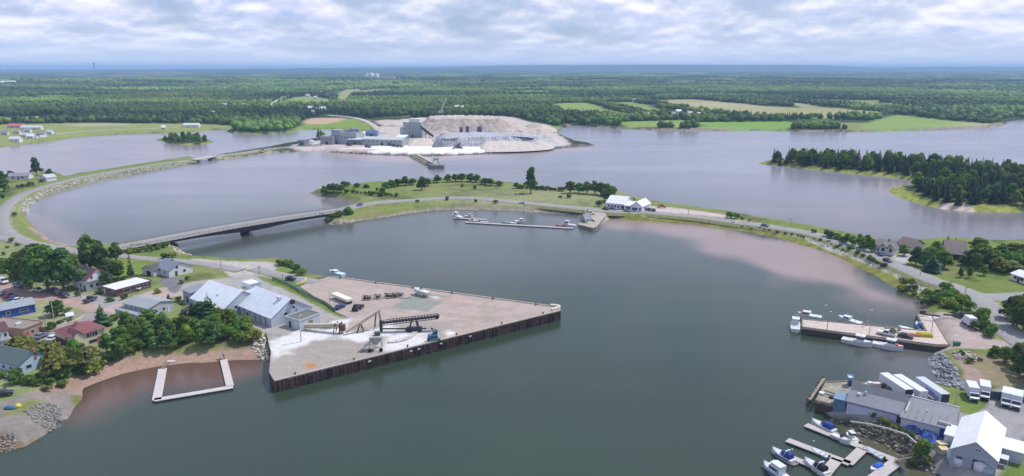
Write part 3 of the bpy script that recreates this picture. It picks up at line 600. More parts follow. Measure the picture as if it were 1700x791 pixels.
# ---- far-off woods that read as one mass
def cone_t(n=6):
    V = [(math.cos(2 * PI * i / n), math.sin(2 * PI * i / n), 0.12) for i in range(n)] + [(0.55 * math.cos(2 * PI * (i + .5) / n), 0.55 * math.sin(2 * PI * (i + .5) / n), .5) for i in range(n)] + [(0, 0, 1.0)]
    F_ = []
    for i in range(n): j = (i + 1) % n; F_ += [(i, j, n + i), (j, n + j, n + i), (n + i, n + j, 2 * n)]
    return np.array(V), np.array(F_)
def ico_t(sub):
    bm = bmesh.new(); bmesh.ops.create_icosphere(bm, subdivisions=sub, radius=1.0)
    V = np.array([v.co[:] for v in bm.verts]); F_ = np.array([[v.index for v in f.verts] for f in bm.faces]); bm.free()
    V[:, 2] = V[:, 2] * .5 + .5
    return V, F_
T_CONE, T_I1, T_I2 = cone_t(), ico_t(1), ico_t(2)
def forest(name, x, y, z, hgt, wid, conif, colour, label, detail):
    """many tree crowns as one mesh: x, y, z roots; conif = True for spruces."""
    Vs, Fs, Cs = [], [], []; off = 0
    for tpl, sel in ((T_CONE, conif), (T_I2 if detail else T_I1, ~conif)):
        n = int(sel.sum()); 
        if not n: continue
        V, F_ = tpl; nv = len(V); r = rng
        a = r.uniform(0, 6.28, n); ca, sa = np.cos(a)[:, None], np.sin(a)[:, None]
        k = 1 + r.uniform(-.26, .26, (n, nv)); W = wid[sel][:, None] * k; H = hgt[sel][:, None] * (1 + r.uniform(-.12, .12, (n, nv)))
        vx = (V[None, :, 0] * ca - V[None, :, 1] * sa) * W + x[sel][:, None]; vy = (V[None, :, 0] * sa + V[None, :, 1] * ca) * W + y[sel][:, None]
        vz = V[None, :, 2] * H + z[sel][:, None]
        Vs.append(np.stack([vx, vy, vz], -1).reshape(-1, 3)); Fs.append((F_[None] + (np.arange(n) * nv)[:, None, None] + off).reshape(-1, 3)); off += n * nv
        Cs.append((colour[sel][:, None, :] * (0.84 + .32 * r.random((n, nv, 1)))).reshape(-1, 3))
    o = mesh_np(name, np.concatenate(Vs), np.concatenate(Fs), M_leaf, np.concatenate(Cs))
    return tag(o, label, 'wood', kind='stuff')
def tree_cols(x, y, conif, k=1.0):
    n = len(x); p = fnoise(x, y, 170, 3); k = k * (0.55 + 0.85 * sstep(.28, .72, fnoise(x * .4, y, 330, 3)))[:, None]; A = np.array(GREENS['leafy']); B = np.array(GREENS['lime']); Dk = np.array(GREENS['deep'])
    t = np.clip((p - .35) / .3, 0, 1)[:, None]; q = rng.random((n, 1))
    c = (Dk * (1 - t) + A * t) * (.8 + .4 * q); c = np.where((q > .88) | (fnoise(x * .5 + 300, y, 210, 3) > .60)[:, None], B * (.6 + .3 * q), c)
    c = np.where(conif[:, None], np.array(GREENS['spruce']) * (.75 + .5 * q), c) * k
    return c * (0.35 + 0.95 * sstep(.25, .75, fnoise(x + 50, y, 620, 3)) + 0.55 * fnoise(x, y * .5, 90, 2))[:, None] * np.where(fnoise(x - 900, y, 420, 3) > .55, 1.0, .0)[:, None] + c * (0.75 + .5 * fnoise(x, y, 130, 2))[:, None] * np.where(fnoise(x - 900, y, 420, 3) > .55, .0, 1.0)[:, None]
# clearings in the far woods: fields, roads, the mine
ROADS_FAR = [[(446,182),(452,175),(460,168),(477,161),(500,155),(520,150)], [(531,192),(546,192),(587,196),(612,204),(636,222)], [(60,222),(150,216),(260,213),(330,209)], [(560,186),(605,190)], [(1090,188),(1150,184),(1200,186)]]
def wooded(x, y):
    ok = sdf(MAIN, x, y, 40.0) > 8 + 8 * fnoise(x, y, 40, 2)
    for f in FIELDS: ok &= sdf(poly(f[0], 3), x, y, 30.0) < -2
    ok &= sdf(poly(MINEG, 3), x, y, 30.0) < -12
    ok &= sdf(poly([(330,272),(330,256),(440,240),(560,226),(640,222),(640,262),(560,266)], 3), x, y, 30) < 0
    ok &= sdf(poly([(890,252),(1010,247),(1000,232),(945,222),(912,212)], 3), x, y, 30) < 0
    ok &= sdf(poly([(560,230),(612,224),(640,212),(690,197),(680,192),(600,198),(550,190),(500,200),(480,222)], 3), x, y, 30) < 0
    for l in ROADS_FAR: ok &= dline(poly(l, 3), x, y, 40.0) > 9
    hamlet = sdf(poly([(478,166),(520,150),(600,150),(560,175),(545,192),(500,190)], 3), x, y, 30) > 0
    ok &= ~(hamlet & (fnoise(x, y, 70, 2) > .46))
    farm = sdf(poly([(905,172),(1060,168),(1390,178),(1560,196),(1500,212),(1330,205),(1000,196)], 3), x, y, 30) > 0
    ok &= ~(farm & (fnoise(x + 77, y, 75, 2) > .60))
    ok &= fnoise(x - 300, y, 260, 3) < .63
    return ok
def band(d0, d1, s):
    xm = d1 * .86; nx, ny = int(2 * xm / s), int((d1 - d0 * .75) / s) + 1
    gx, gy = np.meshgrid(np.arange(nx), np.arange(ny)); x = -xm + (gx + .5 * (gy % 2) + rng.uniform(-.45, .45, gx.shape)) * s; y = d0 * .75 + (gy + rng.uniform(-.45, .45, gx.shape)) * s
    x, y = x.ravel(), y.ravel(); d = np.hypot(x, y); k = (d >= d0) & (d < d1) & (np.abs(x) < y * .80 + 60); x, y = x[k], y[k]
    k = wooded(x, y); return x[k], y[k]
for d0, d1, s, det in ((620, 1300, 9.0, True), (1300, 2200, 11.0, False), (2200, 3400, 16.0, False), (3400, 5600, 25.0, False)):
    x, y = band(d0, d1, s); z = height(x, y) - .6; n = len(x)
    con = (fnoise(x + 1234, y, 300, 3) + rng.normal(0, .09, n)) > .60
    big = s / 9.0
    hg = rng.uniform(6.5, 12.5, n) * (1 + .15 * con) * (0.85 + 0.3 * fnoise(x, y, 120, 2)); wd = np.where(con, rng.uniform(2.2, 3.2, n), rng.uniform(3.6, 6.0, n)) * big ** .9
    if s > 12: wd *= 1.15
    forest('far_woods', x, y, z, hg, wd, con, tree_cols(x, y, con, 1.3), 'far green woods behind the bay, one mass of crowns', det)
    print('woods', d0, n)
def along_px(pts, z, n):
    c = smooth(poly(pts, z), False, 5); L_ = np.concatenate([[0], np.cumsum(np.hypot(*np.diff(c, axis=0).T))]); t = np.linspace(0, L_[-1], n) + rng.uniform(-2, 2, n)
    return np.interp(t, L_, c[:, 0]) + rng.uniform(-1, 1, n), np.interp(t, L_, c[:, 1]) + rng.uniform(-1, 1, n)
# ------------------------------------------------------------------ single trees
LB = 'leafy tree in the thicket above the sandy beach'
# the peninsula: spruces and broadleaves
pp = [(1283,267),(1330,265),(1420,267),(1500,273),(1600,281),(1700,291),(1790,300),(1790,346),(1700,341.5),(1640,340.5),(1590,340.5),(1565,337.5),(1538,329),(1518,321),(1512,315),(1524,308),(1530,300),(1508,291),(1470,286),(1400,279.5),(1330,273),(1288,269.5)]
x, y = scatter_px(pp, 6.9, 3, 5); d = np.hypot(x, y); o_ = np.argsort(sdf(PEN, x, y, 60.0)); x, y = x[o_], y[o_]
near = np.zeros(len(x), bool); near[:285] = True
for i in np.nonzero(near)[0]:
    con = random.random() < (.78 if vnoise(x[i], y[i], 40) > .42 else .45)
    k = 'fspruce' if con else random.choice(['fleafy', 'fleafy', 'fdeep', 'flime'])
    h = random.uniform(10.5, 14) if con else random.uniform(8.5, 12.5)
    tree(0, 0, k, 'dark pointed spruce in the wood on the far peninsula' if con else 'rounded green broadleaf tree among spruces on the far peninsula', h=h, at=Vector((x[i], y[i], gz(x[i], y[i]))), group='trees of the peninsula wood')
xo, yo = scatter_px([(1795,302),(1900,309),(2200,322),(2200,372),(1900,352),(1795,346)], 8.5, 3, 6); xx, yy = np.append(x[~near], xo), np.append(y[~near], yo); n = len(xx); print('pen', len(x))
if n:
    con = rng.random(n) < .5
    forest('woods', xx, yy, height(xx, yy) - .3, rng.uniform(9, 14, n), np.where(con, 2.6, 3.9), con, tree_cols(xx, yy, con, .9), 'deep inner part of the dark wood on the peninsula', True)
# the islet
x, y = scatter_px([(272,235),(285,230.5),(310,229),(335,231.5),(344,236),(320,238),(290,238)], 8.0, 2, 3)
for i in range(len(x)): tree(0, 0, random.choice(['fleafy', 'fdeep', 'fdeep', 'flime']), 'low round tree on the small wooded islet', h=random.uniform(6, 9.5), at=Vector((x[i], y[i], gz(x[i], y[i]))), group='trees of the islet')
# the cemetery island: back row, then shrubs
for px, py, tp in ((650,311,300),(660,309.5,298),(673,308,293.5),(685,307,297),(700,316,294),(709,309,297),(726,303.5,292),(743,302.5,290.5),(756,302,290),(766,301.5,289),(781,302,289),(791,303,290.5),(804,306.5,297),(814,308.5,297),(640,313,304),(828,309,302)):
    tree(px, py, random.choice(['leafy', 'deep']), 'round green tree in the row behind the cemetery', top=tp - 1.5, wpx=random.uniform(15, 21), group='trees behind the cemetery')
for px, py, tp in ((538,319,309),(546,318,306),(553,319,305),(560,319.5,305.5),(567,320,307),(571,309,302),(577,310,303),(592,311,305),(608,312,307)):
    tree(px, py, random.choice(['leafy', 'deep']), 'low tree at the west tip of the cemetery island', top=tp - 1, wpx=random.uniform(12, 17), group='trees at the island tip')
for px in range(578, 662, 7):
    tree(px + random.uniform(-2, 2), 321 + (px - 578) * .085 + random.uniform(-1, 1), random.choice(['bush', 'deepbush']), 'dark shrub in the line west of the cemetery lawn', top=314 + (px - 578) * .085 + random.uniform(-2, 2), group='shrubs west of the cemetery')
tree(635, 325, 'deep', 'dark rounded tree among the shrubs west of the cemetery', top=311, wpx=14); tree(626, 319, 'leafy', 'small light tree above the shrubs west of the cemetery', top=311)
tree(881, 321, 'poplar', 'tall dark lone tree standing in the cemetery', top=275, wpx=25)
tree(858, 313, 'leafy', 'pale round tree on the back edge of the cemetery beside the lone tall tree', top=303, wpx=16)
for px, py, tp in ((946,321,300),(961,321,303),(974,322,300.5),(987,323,299.5),(997,324,302),(1007,326,304),(1016,329,308),(1012,336,308),(1004,334,312)):
    tree(px, py, random.choice(['leafy', 'deep', 'leafy']), 'broad tree in the grove between cemetery and white hall', top=tp, wpx=20, group='grove beside the white hall')
tree(995, 343, 'deepbush', 'dark round bush at the roadside below the grove', top=331, wpx=12)
for px in range(862, 940, 6): tree(px, 313.5 + (px - 862) * .06, 'deepbush', 'low bush in the hedge behind the cemetery', h=random.uniform(2, 3.5), group='hedge behind the cemetery')
for px, py in ((742,341),(790,336),(823,338),(693,345),(930,329),(945,329),(767,311),(789,314)): tree(px, py, 'deepbush', 'small dark bush alone on the island grass', h=random.uniform(1.5, 3), group='lone bushes on the island grass')
for px, py, tp in ((574,357,344),(563,360,350),(583,356,349),(552,364,356),(566,366,358),(546,367,362)): tree(px, py, random.choice(['deepbush', 'bush']), 'dense green bush at the island end of the bridge', top=tp, wpx=18, group='bushes at the island bridge end')
for px, py, tp in ((1052,333,328),(1045,331,327),(1214,362,351),(1222,363,353),(1207,360,354),(1232,365,360),(1243,368,364)): tree(px, py, 'bush', 'round bush on the shore side of the road past the white hall', top=tp, group='bushes past the white hall')
# the causeway road on the right and the houses there
for px, py, tp in ((1373,393,381),(1380,396,384),(1391,398,387),(1405,405,387),(1415,408,391),(1427,412,388),(1440,411,389),(1446,419,396),(1400,402,392),(1434,417,399)):
    tree(px, py, random.choice(['leafy', 'deep', 'lime']), 'green tree in the roadside clump before the white gabled house', top=tp, wpx=17, group='roadside clump on the right shore')
tree(1351, 387, 'deepbush', 'single small bush on the verge of the right causeway', h=2)
for px, py, tp, wpx, k, lab in ((1520,440,409,26,'deep','dark round tree beside the brown roofed bungalow'),(1547,452,422,30,'blue','broad blue spruce at the lawn edge behind the white post'),(1552,432,399,26,'lime','light green tree between the bungalow and the brown roofed barn'),(1546,426,409,22,'leafy','round tree behind the broad blue spruce'),(1567,446,415,28,'leafy','leafy tree on the lawn side of the broad blue spruce'),
    (1572,407,391,15,'spruce','darkest thick spruce on the far shore behind the brown barn'),(1586,408,394,9,'spruce','narrow spruce between two others behind the brown barn'),(1597,410,399,9,'spruce','shortest spruce behind the brown barn roof'),(1626,418,394,36,'lime','wide light green tree behind the dark maples on the right shore'),
    (1629,443,404,44,'deep','largest dark maple above the lawn on the right shore'),(1612,440,413,28,'deep','dark maple leaning to the brown barn roof'),(1658,429,407,32,'deep','dark tree behind the pale green grove on the right'),(1679,425,402,30,'lime','pale green tree beside the right shore grove'),(1693,429,404,26,'leafy','leafy tree at the far right of the shore grove'),
    (1658,452,426,30,'olive','yellow green tree on the lawn edge left of the white bungalow'),(1679,453,432,34,'lime','bright low tree just behind the white bungalow'),(1594,461,443,10,'deep','slim dark tree standing alone on the right lawn'),(1609,462,443,11,'deep','slim dark tree casting shade on the right lawn'),(1633,458,441,16,'leafy','small tree on the lawn before the dark maples'),
    (1577,427,412,18,'leafy','leafy tree in front of the brown barn'),(1600,441,424,18,'deep','low dark tree under the brown barn roof'),(1535,443,428,16,'leafy','small shrubby tree behind the road bend on the right'),(1644,446,420,30,'deep','dark tree between the largest maple and the yellow green tree'),(1500,425,405,18,'lime','light tree between the white gabled house and the bungalow')):
    tree(px, py, k, lab, top=tp, wpx=wpx)
for px, py, tp, wpx in ((1677,531,492,36),(1688,543,489,40),(1698,550,498,40),(1712,556,500,40),(1700,530,486,40)): tree(px, py, 'deep', 'dark tree crowding the road junction on the right', top=tp, wpx=wpx, group='dark trees at the right junction')
for px, py, tp, wpx in ((1690,612,568,40),(1668,602,575,30),(1705,600,560,40),(1700,628,580,40),(1652,592,574,22),(1715,640,590,40)): tree(px, py, random.choice(['deep', 'leafy']), 'dark leafy tree below the road behind the truck yard', top=tp, wpx=wpx, group='trees behind the truck yard')
x, y = scatter_px([(1478,456),(1530,471),(1585,490),(1625,512),(1660,548),(1668,560),(1640,556),(1612,534),(1575,520),(1552,506),(1525,487),(1500,471)], 4.1, 3.5, 11)
for i in range(len(x)): tree(0, 0, random.choice(['bush', 'bush', 'deepbush', 'limebush']), 'leafy bush on the bank between road and boat wharf', h=random.uniform(2.2, 4.6), at=Vector((x[i], y[i], gz(x[i], y[i]))), group='bushes on the right bank')
for px, py in ((1425,424),(1432,428),(1440,433),(1448,437),(1456,441),(1466,446),(1410,418),(1395,413)): tree(px, py, random.choice(['bush', 'deepbush']), 'shrub along the lower edge of the right causeway road', h=random.uniform(1.6, 3), group='shrubs along the right causeway')
x, y = scatter_px([(1575,578),(1640,585),(1660,597),(1640,606),(1600,598)], 4.5, 3.5, 13)
for i in range(len(x)): tree(0, 0, random.choice(['bush', 'deepbush']), 'low scrub bush on rough ground beside the wharf lot', h=random.uniform(1, 2), at=Vector((x[i], y[i], gz(x[i], y[i]))), group='scrub beside the wharf lot')
for P_, sd_ in (([(1515,430),(1560,426),(1564,442),(1532,449),(1510,446)], 71), ([(1606,430),(1660,424),(1730,420),(1730,458),(1690,455),(1650,454),(1608,447)], 72)):
    x, y = scatter_px(P_, 6.5, 2.8, sd_)
    for i in range(len(x)): tree(0, 0, random.choice(['leafy', 'deep', 'lime', 'bush', 'bush', 'deepbush']), 'leafy growth filling the grove round the barn on the right shore', h=random.uniform(4, 8), at=Vector((x[i], y[i], gz(x[i], y[i]))), group='grove round the right shore barn')
tree(1527, 775, 'leafy', 'leafy tree at the shore end of the marina beside the big white shed', top=728, wpx=36)
tree(1516, 778, 'bush', 'bush under the marina tree', top=758, wpx=22)
# town
for px, py, tp, wpx in ((52,480,408,62),(80,485,404,64),(106,483,410,56),(34,463,416,48),(120,468,420,42),(66,462,402,50)): tree(px, py, random.choice(['leafy', 'deep', 'leafy']), 'huge spreading maple shading the main street', top=tp, wpx=wpx, group='maples over the main street')
tree(152, 456, 'leafy', 'tallest tree behind the white gabled house, light crown', top=387, wpx=44); tree(168, 455, 'deep', 'dark tree close beside the tallest tree behind the gabled house', top=398, wpx=36)
tree(142, 452, 'deep', 'dark low tree left of the tallest tree', top=420, wpx=34)
tree(193, 434, 'deep', 'round dark tree at the town end of the bridge', top=402, wpx=26)
tree(218, 462, 'spruce', 'thin dark spruce beside the small white garage', top=417, wpx=18)
for px, py, tp, wpx in ((180,466,428,34),(196,464,432,30),(172,476,446,24)): tree(px, py, 'deep', 'dark tree in the hedge behind the flat roofed building', top=tp, wpx=wpx, group='dark hedge trees in town')
for px in range(178, 228, 8): tree(px, 474 - (px - 178) * .12, 'deepbush', 'dark clipped hedge bush behind the flat roofed building', h=3.2, wpx=14, group='hedge in town')
tree(95, 524, 'deep', 'dark tree on the corner lawn beside the lamp post', top=497, wpx=36); tree(115, 536, 'bush', 'bush on the corner lawn', h=1.6); tree(88, 545, 'deepbush', 'bush behind the low lawn wall', h=2.4); tree(100, 540, 'bush', 'yellowish bush on the lower edge of the corner lawn', h=2)
tree(170, 542, 'blue', 'blue spruce by the lane below the grey building', top=505, wpx=30); tree(281, 503, 'spruce', 'small dark spruce on the yard beside the grey building', top=487, wpx=16)
tree(347, 526, 'blue', 'blue green spruce before the pale metal warehouse', top=488, wpx=32); tree(321, 522, 'spruce', 'dark spruce at the corner of the pale metal warehouse', top=497, wpx=22); tree(333, 524, 'deep', 'dark tree between the two warehouse spruces', top=500, wpx=24)
tree(5, 453, 'leafy', 'leafy tree at the left edge beside the parked white van', top=428, wpx=34); tree(-12, 448, 'deep', 'dark tree at the left edge', top=424, wpx=34); tree(14, 516, 'limebush', 'light bush behind the blue building', h=2.6)
for px, py, tp, wpx, lab in ((38,592,555,50,'wide flat topped tree before the white house with veranda'),(75,600,566,58,'broad olive tree above the teal roofed house'),(97,628,580,50,'olive tree right of the teal roofed house'),(140,612,574,52,'olive green tree before the red roofed house')): tree(px, py, 'olive', lab, top=tp, wpx=wpx)
tree(250, 546, 'leafy', 'round tree against the grey building annex', top=514, wpx=46); tree(105, 562, 'limebush', 'clipped bush behind the red roofed house', h=1.8, wpx=16)
tp_ = [(58,640),(80,648),(120,626),(180,602),(260,580),(330,576),(395,572),(432,562),(420,545),(392,536),(366,514),(354,524),(345,546),(312,556),(272,544),(215,552),(184,562),(176,590),(125,604),(100,626)]
x, y = scatter_px(tp_, 4.0, 2.8, 21)
for i in range(len(x)):
    k = random.choice(['leafy', 'leafy', 'deep', 'lime', 'bush', 'limebush', 'deepbush', 'bush'])
    tree(0, 0, k, LB if 'bush' not in k else 'tall bush in the thicket above the sandy beach', h=random.uniform(5, 8.2) if 'bush' not in k else random.uniform(3, 5), at=Vector((x[i], y[i], gz(x[i], y[i]))), group='thicket above the beach')
x, y = scatter_px([(40,648),(90,648),(130,622),(200,598),(260,583),(330,578),(300,568),(200,585),(120,612)], 3.4, 2, 23)
for i in range(len(x)): tree(0, 0, random.choice(['bush', 'deepbush', 'limebush']), 'low bush along the top of the sandy beach', h=random.uniform(1.4, 2.6), at=Vector((x[i], y[i], gz(x[i], y[i]))), group='bushes along the beach')
for px, py in ((8,628),(26,638),(48,636),(62,640),(20,612),(30,628)): tree(px, py, random.choice(['deepbush', 'bush']), 'garden bush below the teal roofed house', h=random.uniform(2, 3.4), group='garden bushes of the teal roofed house')
for px, py in ((216,421),(228,419),(240,418),(252,417),(262,414),(272,411),(246,412),(232,413),(280,408),(222,414)): tree(px, py, random.choice(['bush', 'limebush', 'bush']), 'green bush on the bank beside the town bridge end', h=random.uniform(2, 3.4), group='bushes at the town bridge end')
tree(286, 428, 'limebush', 'bush on the point below the bridge', h=3); tree(275, 430, 'deepbush', 'dark bush at the gable of the blue grey roofed house', h=3)
for px, py in ((470,442),(478,444),(486,447),(492,452),(481,438),(474,436),(500,458),(463,440)): tree(px, py, random.choice(['bush', 'limebush']), 'bush on the point behind the wharf lot', h=random.uniform(2, 4), group='bushes on the point')
tree(62, 292, 'poplar', 'tall ragged tree leaning beside the small white house on the causeway', top=260, wpx=20, lean=-.1); tree(83, 292, 'deep', 'dark umbrella shaped tree on the causeway point', top=280, wpx=14)
for px, py, tp, wpx in ((3,310,283,22),(-8,306,281,20),(18,297,283,14),(6,318,297,22)): tree(px, py, 'deep', 'dark tree beside the houses at the left causeway', top=tp, wpx=wpx, group='trees at the left causeway')
for px, py in ((30,312),(38,311),(46,310),(52,309),(4,329),(78,300),(70,303),(24,359),(88,297)): tree(px, py, 'deepbush', 'dark bush on the grass beside the left causeway', h=random.uniform(2, 3.5), group='bushes at the left causeway')
for px, py in ((20,402),(30,408),(12,412),(40,418),(6,424),(24,428)): tree(px, py, random.choice(['bush', 'limebush']), 'bush on the rough grass inside the road bend', h=random.uniform(1.5, 3), group='bushes inside the road bend')
for px, py in ((1448,706),(1458,708),(1466,711),(1474,713),(1486,717),(1500,722),(1512,730),(1440,704)): tree(px, py, random.choice(['bush', 'limebush']), 'weedy bush on the debris slope under the plant wall', h=random.uniform(.9, 1.8), group='weeds under the plant wall')
x, y = along_px([(1160,365.5),(1204,371),(1275,382.5),(1351,398.5),(1400,415)], 1.8, 26)
for i in range(len(x)): tree(0, 0, random.choice(['bush', 'deepbush']), 'low weed bush in the strip between right causeway road and shore rocks', h=random.uniform(.9, 1.7), at=Vector((x[i], y[i], gz(x[i], y[i]))), group='weeds below the right causeway road')
for px, py in ((236,470),(246,477),(262,487),(302,471),(311,465),(181,502),(188,500),(206,497),(162,489),(167,487),(20,513),(30,509),(262,449),(250,446),(310,452),(130,492),(128,488),(12,540),(80,552),(60,586),(140,548),(190,533),(186,528),(296,500),(302,506),(150,545)):
    tree(px, py, random.choice(['bush', 'deepbush', 'limebush']), 'garden shrub among the houses of the town', h=random.uniform(1.2, 2.6), group='garden shrubs in town')
# ------------------------------------------------------------------ common paints
def C_(r, g, b): return srgb(r, g, b)
M_asph = mat('asphalt', (0.245, 0.235, 0.23), 0.9, 0.10, 0.15, spec=0.2, fine=(1.2, 0.08)); M_conc = mat('concrete', (0.42, 0.39, 0.36), 0.9, 0.14, 0.5, fine=(3, .1)); M_dconc = mat('stained_concrete', (0.20, 0.185, 0.17), 0.9, 0.3, 0.6)
M_steel = mat('galvanised_steel', (0.42, 0.43, 0.44), 0.5, 0.1, 2.0, metal=0.6); M_black = mat('black_steel', (0.035, 0.035, 0.038), 0.6, 0.3, 1.5); M_rubber = mat('rubber', (0.022, 0.022, 0.022), 0.85, 0.2, 3)
M_glass = mat('dark_glass', (0.025, 0.03, 0.037), 0.08, 0.1, 0.5, spec=0.5); M_wood = mat('weathered_timber', (0.26, 0.21, 0.165), 0.9, 0.25, 2.0); M_dwood = mat('dark_timber', (0.075, 0.055, 0.045), 0.9, 0.35, 1.5)
M_white = mat('white_paint', (0.54, 0.55, 0.57), 0.5, 0.05, 0.6); M_gel = mat('white_gelcoat', (0.57, 0.58, 0.60), 0.25, 0.04, 0.8, spec=0.5); M_blue = mat('blue_canvas', (0.03, 0.06, 0.26), 0.85, 0.15, 2); M_red = mat('red_paint', (0.42, 0.05, 0.05), 0.5, 0.1, 1)
M_tan = mat('tan_conveyor_cover', (0.43, 0.38, 0.28), 0.75, 0.2, 0.8); M_salty = mat('salt_crusted_steel', (0.42, 0.40, 0.36), 0.85, 0.35, 1.2); M_rust = mat('rusty_sheet_pile', (0.12, 0.065, 0.05), 0.9, 0.55, 0.5, fine=(2.5, .35)); M_yellow = mat('yellow_net', (0.42, 0.33, 0.05), 0.9, 0.25, 2)
M_dock = mat('grey_dock_planks', (0.40, 0.365, 0.345), 0.9, 0.14, 1.0, wave=(1.4, .18, 'X')); M_green = mat('green_paint', (0.05, 0.16, 0.11), 0.6, 0.1, 1)
PAINT = {}
def paintm(c, rough=.55, var=.07):
    c = tuple(min(v, .57) if min(c) > .6 else v for v in c)
    k = tuple(round(v, 3) for v in c) + (rough,)
    if k not in PAINT: PAINT[k] = mat('paint_%d' % len(PAINT), c, rough, var, 0.7)
    return PAINT[k]
def roofm(c):
    c = tuple(v * (.84 if min(c) > .6 else 1) for v in c)
    k = tuple(round(v, 3) for v in c) + ('roof',)
    if k not in PAINT: PAINT[k] = mat('roof_%d' % len(PAINT), c, 0.75, 0.10, 0.5, fine=(3.0, .10), wave=(1.1, .10, 'X'))
    return PAINT[k]
# ------------------------------------------------------------------ roads
def road(pts, width, label, m=None, z=3.0, lift=0.28, name='road', closed_ends=None):
    c = smooth(poly(pts, z), False, 6); L_ = [c[0]]
    for p in c[1:]:
        if np.hypot(*(p - L_[-1])) > 2.0: L_.append(p)
    c = np.array(L_); d = np.gradient(c, axis=0); d /= np.linalg.norm(d, axis=1)[:, None]; nrm = np.stack([-d[:, 1], d[:, 0]], 1)
    zc_ = height(c[:, 0], c[:, 1]); k = np.ones(7) / 7; zp = np.pad(zc_, 3, mode='edge'); zc_ = np.maximum(np.convolve(zp, k, 'valid'), 2.0)
    V = []; W2 = width / 2
    for i in range(len(c)):
        for s, dz in ((-W2 - 2.2, -1.5), (-W2, 0), (0, .06), (W2, 0), (W2 + 2.2, -1.5)): V.append((*(c[i] + nrm[i] * s), zc_[i] + lift + dz))
    i = np.arange(len(c) - 1)[:, None] * 5 + np.arange(4)[None, :]
    o = mesh_np(name, V, np.stack([i, i + 1, i + 6, i + 5], -1).reshape(-1, 4), [m or M_asph, mat('road_verge', (0.165, 0.165, 0.075), .95, .3, .5, fine=(2.0, .25))]); o.data.polygons.foreach_set('material_index', np.tile(np.array([1, 0, 0, 1], np.int32), len(c) - 1)); return tag(o, label, 'road', kind='structure')
road([(531,242.3),(480,245),(440,248.5),(400,254.5),(354,259.5)], 7, 'pale road along the mine causeway')
road([(322,265.5),(280,270.5),(228,278.5),(152,291.5),(101,303),(60,315),(35,325),(18,337),(6,352),(3,368),(12,386),(40,401),(70,408),(101,413),(135,418),(170,421),(190,419),(215,408)], 6.8, 'curving pale asphalt road along the left causeway')
road([(-80,386),(-30,392),(15,396),(45,404)], 8, 'side road joining at the left edge')
road([(180,421),(223,428),(278,432),(329,437),(365,443),(400,449)], 5.6, 'pale lane from the bridge end to the wharf lot', lift=.24)
road([(420,446),(448,453),(475,459),(500,464),(530,470)], 6, 'lane running on to the wharf', lift=.26)
road([(556,350.5),(580,345.5),(615,338),(678,333),(766,329),(850,335.5),(951,345),(1012,351),(1065,352),(1153,358.5),(1204,365),(1275,375),(1351,389),(1427,413.5),(1490,440.5),(1545,465),(1591,480),(1624,496),(1645,518),(1668,546),(1695,567),(1740,600)], 8.5, 'grey asphalt road from the bridge over the island and right causeway')
road([(1618,490),(1650,494),(1700,492),(1760,488)], 9, 'side road branching off at the right junction', lift=.25)
M_gravel = mat('gravel_track', (0.40, 0.35, 0.31), 0.95, 0.2, 0.4)
road([(446,183),(450,176),(460,168),(477,161),(500,155)], 12, 'far pale road climbing through the woods', M_gravel, 3, 1.0)
road([(546,192),(587,196),(612,204),(636,222)], 9, 'gravel track down to the mine', M_gravel, 3, .5)
road([(90,224),(140,219),(200,216.5),(262,214),(300,212)], 6, 'thin pale road across the far meadow', M_gravel, 3, .5)
# ------------------------------------------------------------------ highway bridge
b0, b1 = Wp(196, 411, 4.6), Wp(566, 349.6, 4.2); bd = (b1 - b0); BL = math.hypot(bd.x, bd.y); ba = math.atan2(bd.y, bd.x)
pr = Wp(413, 390.5, 0); tp = ((pr.x - b0.x) * bd.x + (pr.y - b0.y) * bd.y) / BL
print('bridge', BL, tp, (pr.x - b0.x) * -math.sin(ba) + (pr.y - b0.y) * math.cos(ba))
br = thing('road_bridge', 'long low two span concrete road bridge with a single dark pier', 'bridge', (b0.x, b0.y, 0), ba)
def deckz(x): f = x / BL; return 4.5 + 1.1 * math.sin(PI * min(max(f, 0), 1)) ** 1.0
nb = 48; xs_ = [BL * i / nb for i in range(nb + 1)]
m = MB(); m.loft([[(x, s * 5.2, deckz(x) + dz) for s, dz in ((-1, -.38), (1, -.38), (1, 0), (-1, 0))] for x in xs_], smooth_=False); m.build('deck', M_conc, br)
m = MB(); m.loft([[(x, s * 4.3, deckz(x) + dz) for s, dz in ((-1, .03), (1, .03), (1, .08), (-1, .08))] for x in xs_], smooth_=False); m.build('roadway', M_asph, br)
def gdep(x): return 1.0 + 1.5 * math.exp(-((x - tp) / 20) ** 2) + 0.35 * (x > tp)
x0_, x1_ = 0.17 * BL, 0.955 * BL; gx_ = [x0_ + (x1_ - x0_) * i / 40 for i in range(41)]
M_gird = mat('bridge_girder', (0.06, 0.05, 0.052), 0.8, 0.25, 0.4)
for y_ in (-3.9, -1.3, 1.3, 3.9):
    m = MB(); m.loft([[(x, y_ + s * .3, deckz(x) + dz) for s, dz in ((-1, -.56 - gdep(x)), (1, -.56 - gdep(x)), (1, -.385), (-1, -.385))] for x in gx_], smooth_=False); m.build('girder', M_gird, br)
m = MB(); zt_ = deckz(tp) - .56 - gdep(tp); m.loft([[(tp + 1.5 * math.cos(a) * k1, 4.9 * math.sin(a) * k2, z) for a in [2 * PI * i / 16 for i in range(16)]] for z, k1, k2 in ((-2, 1.5, 1.15), (.8, 1.5, 1.15), (.85, 1, 1), (zt_, 1.05, 1))]); m.build('pier', M_gird, br)
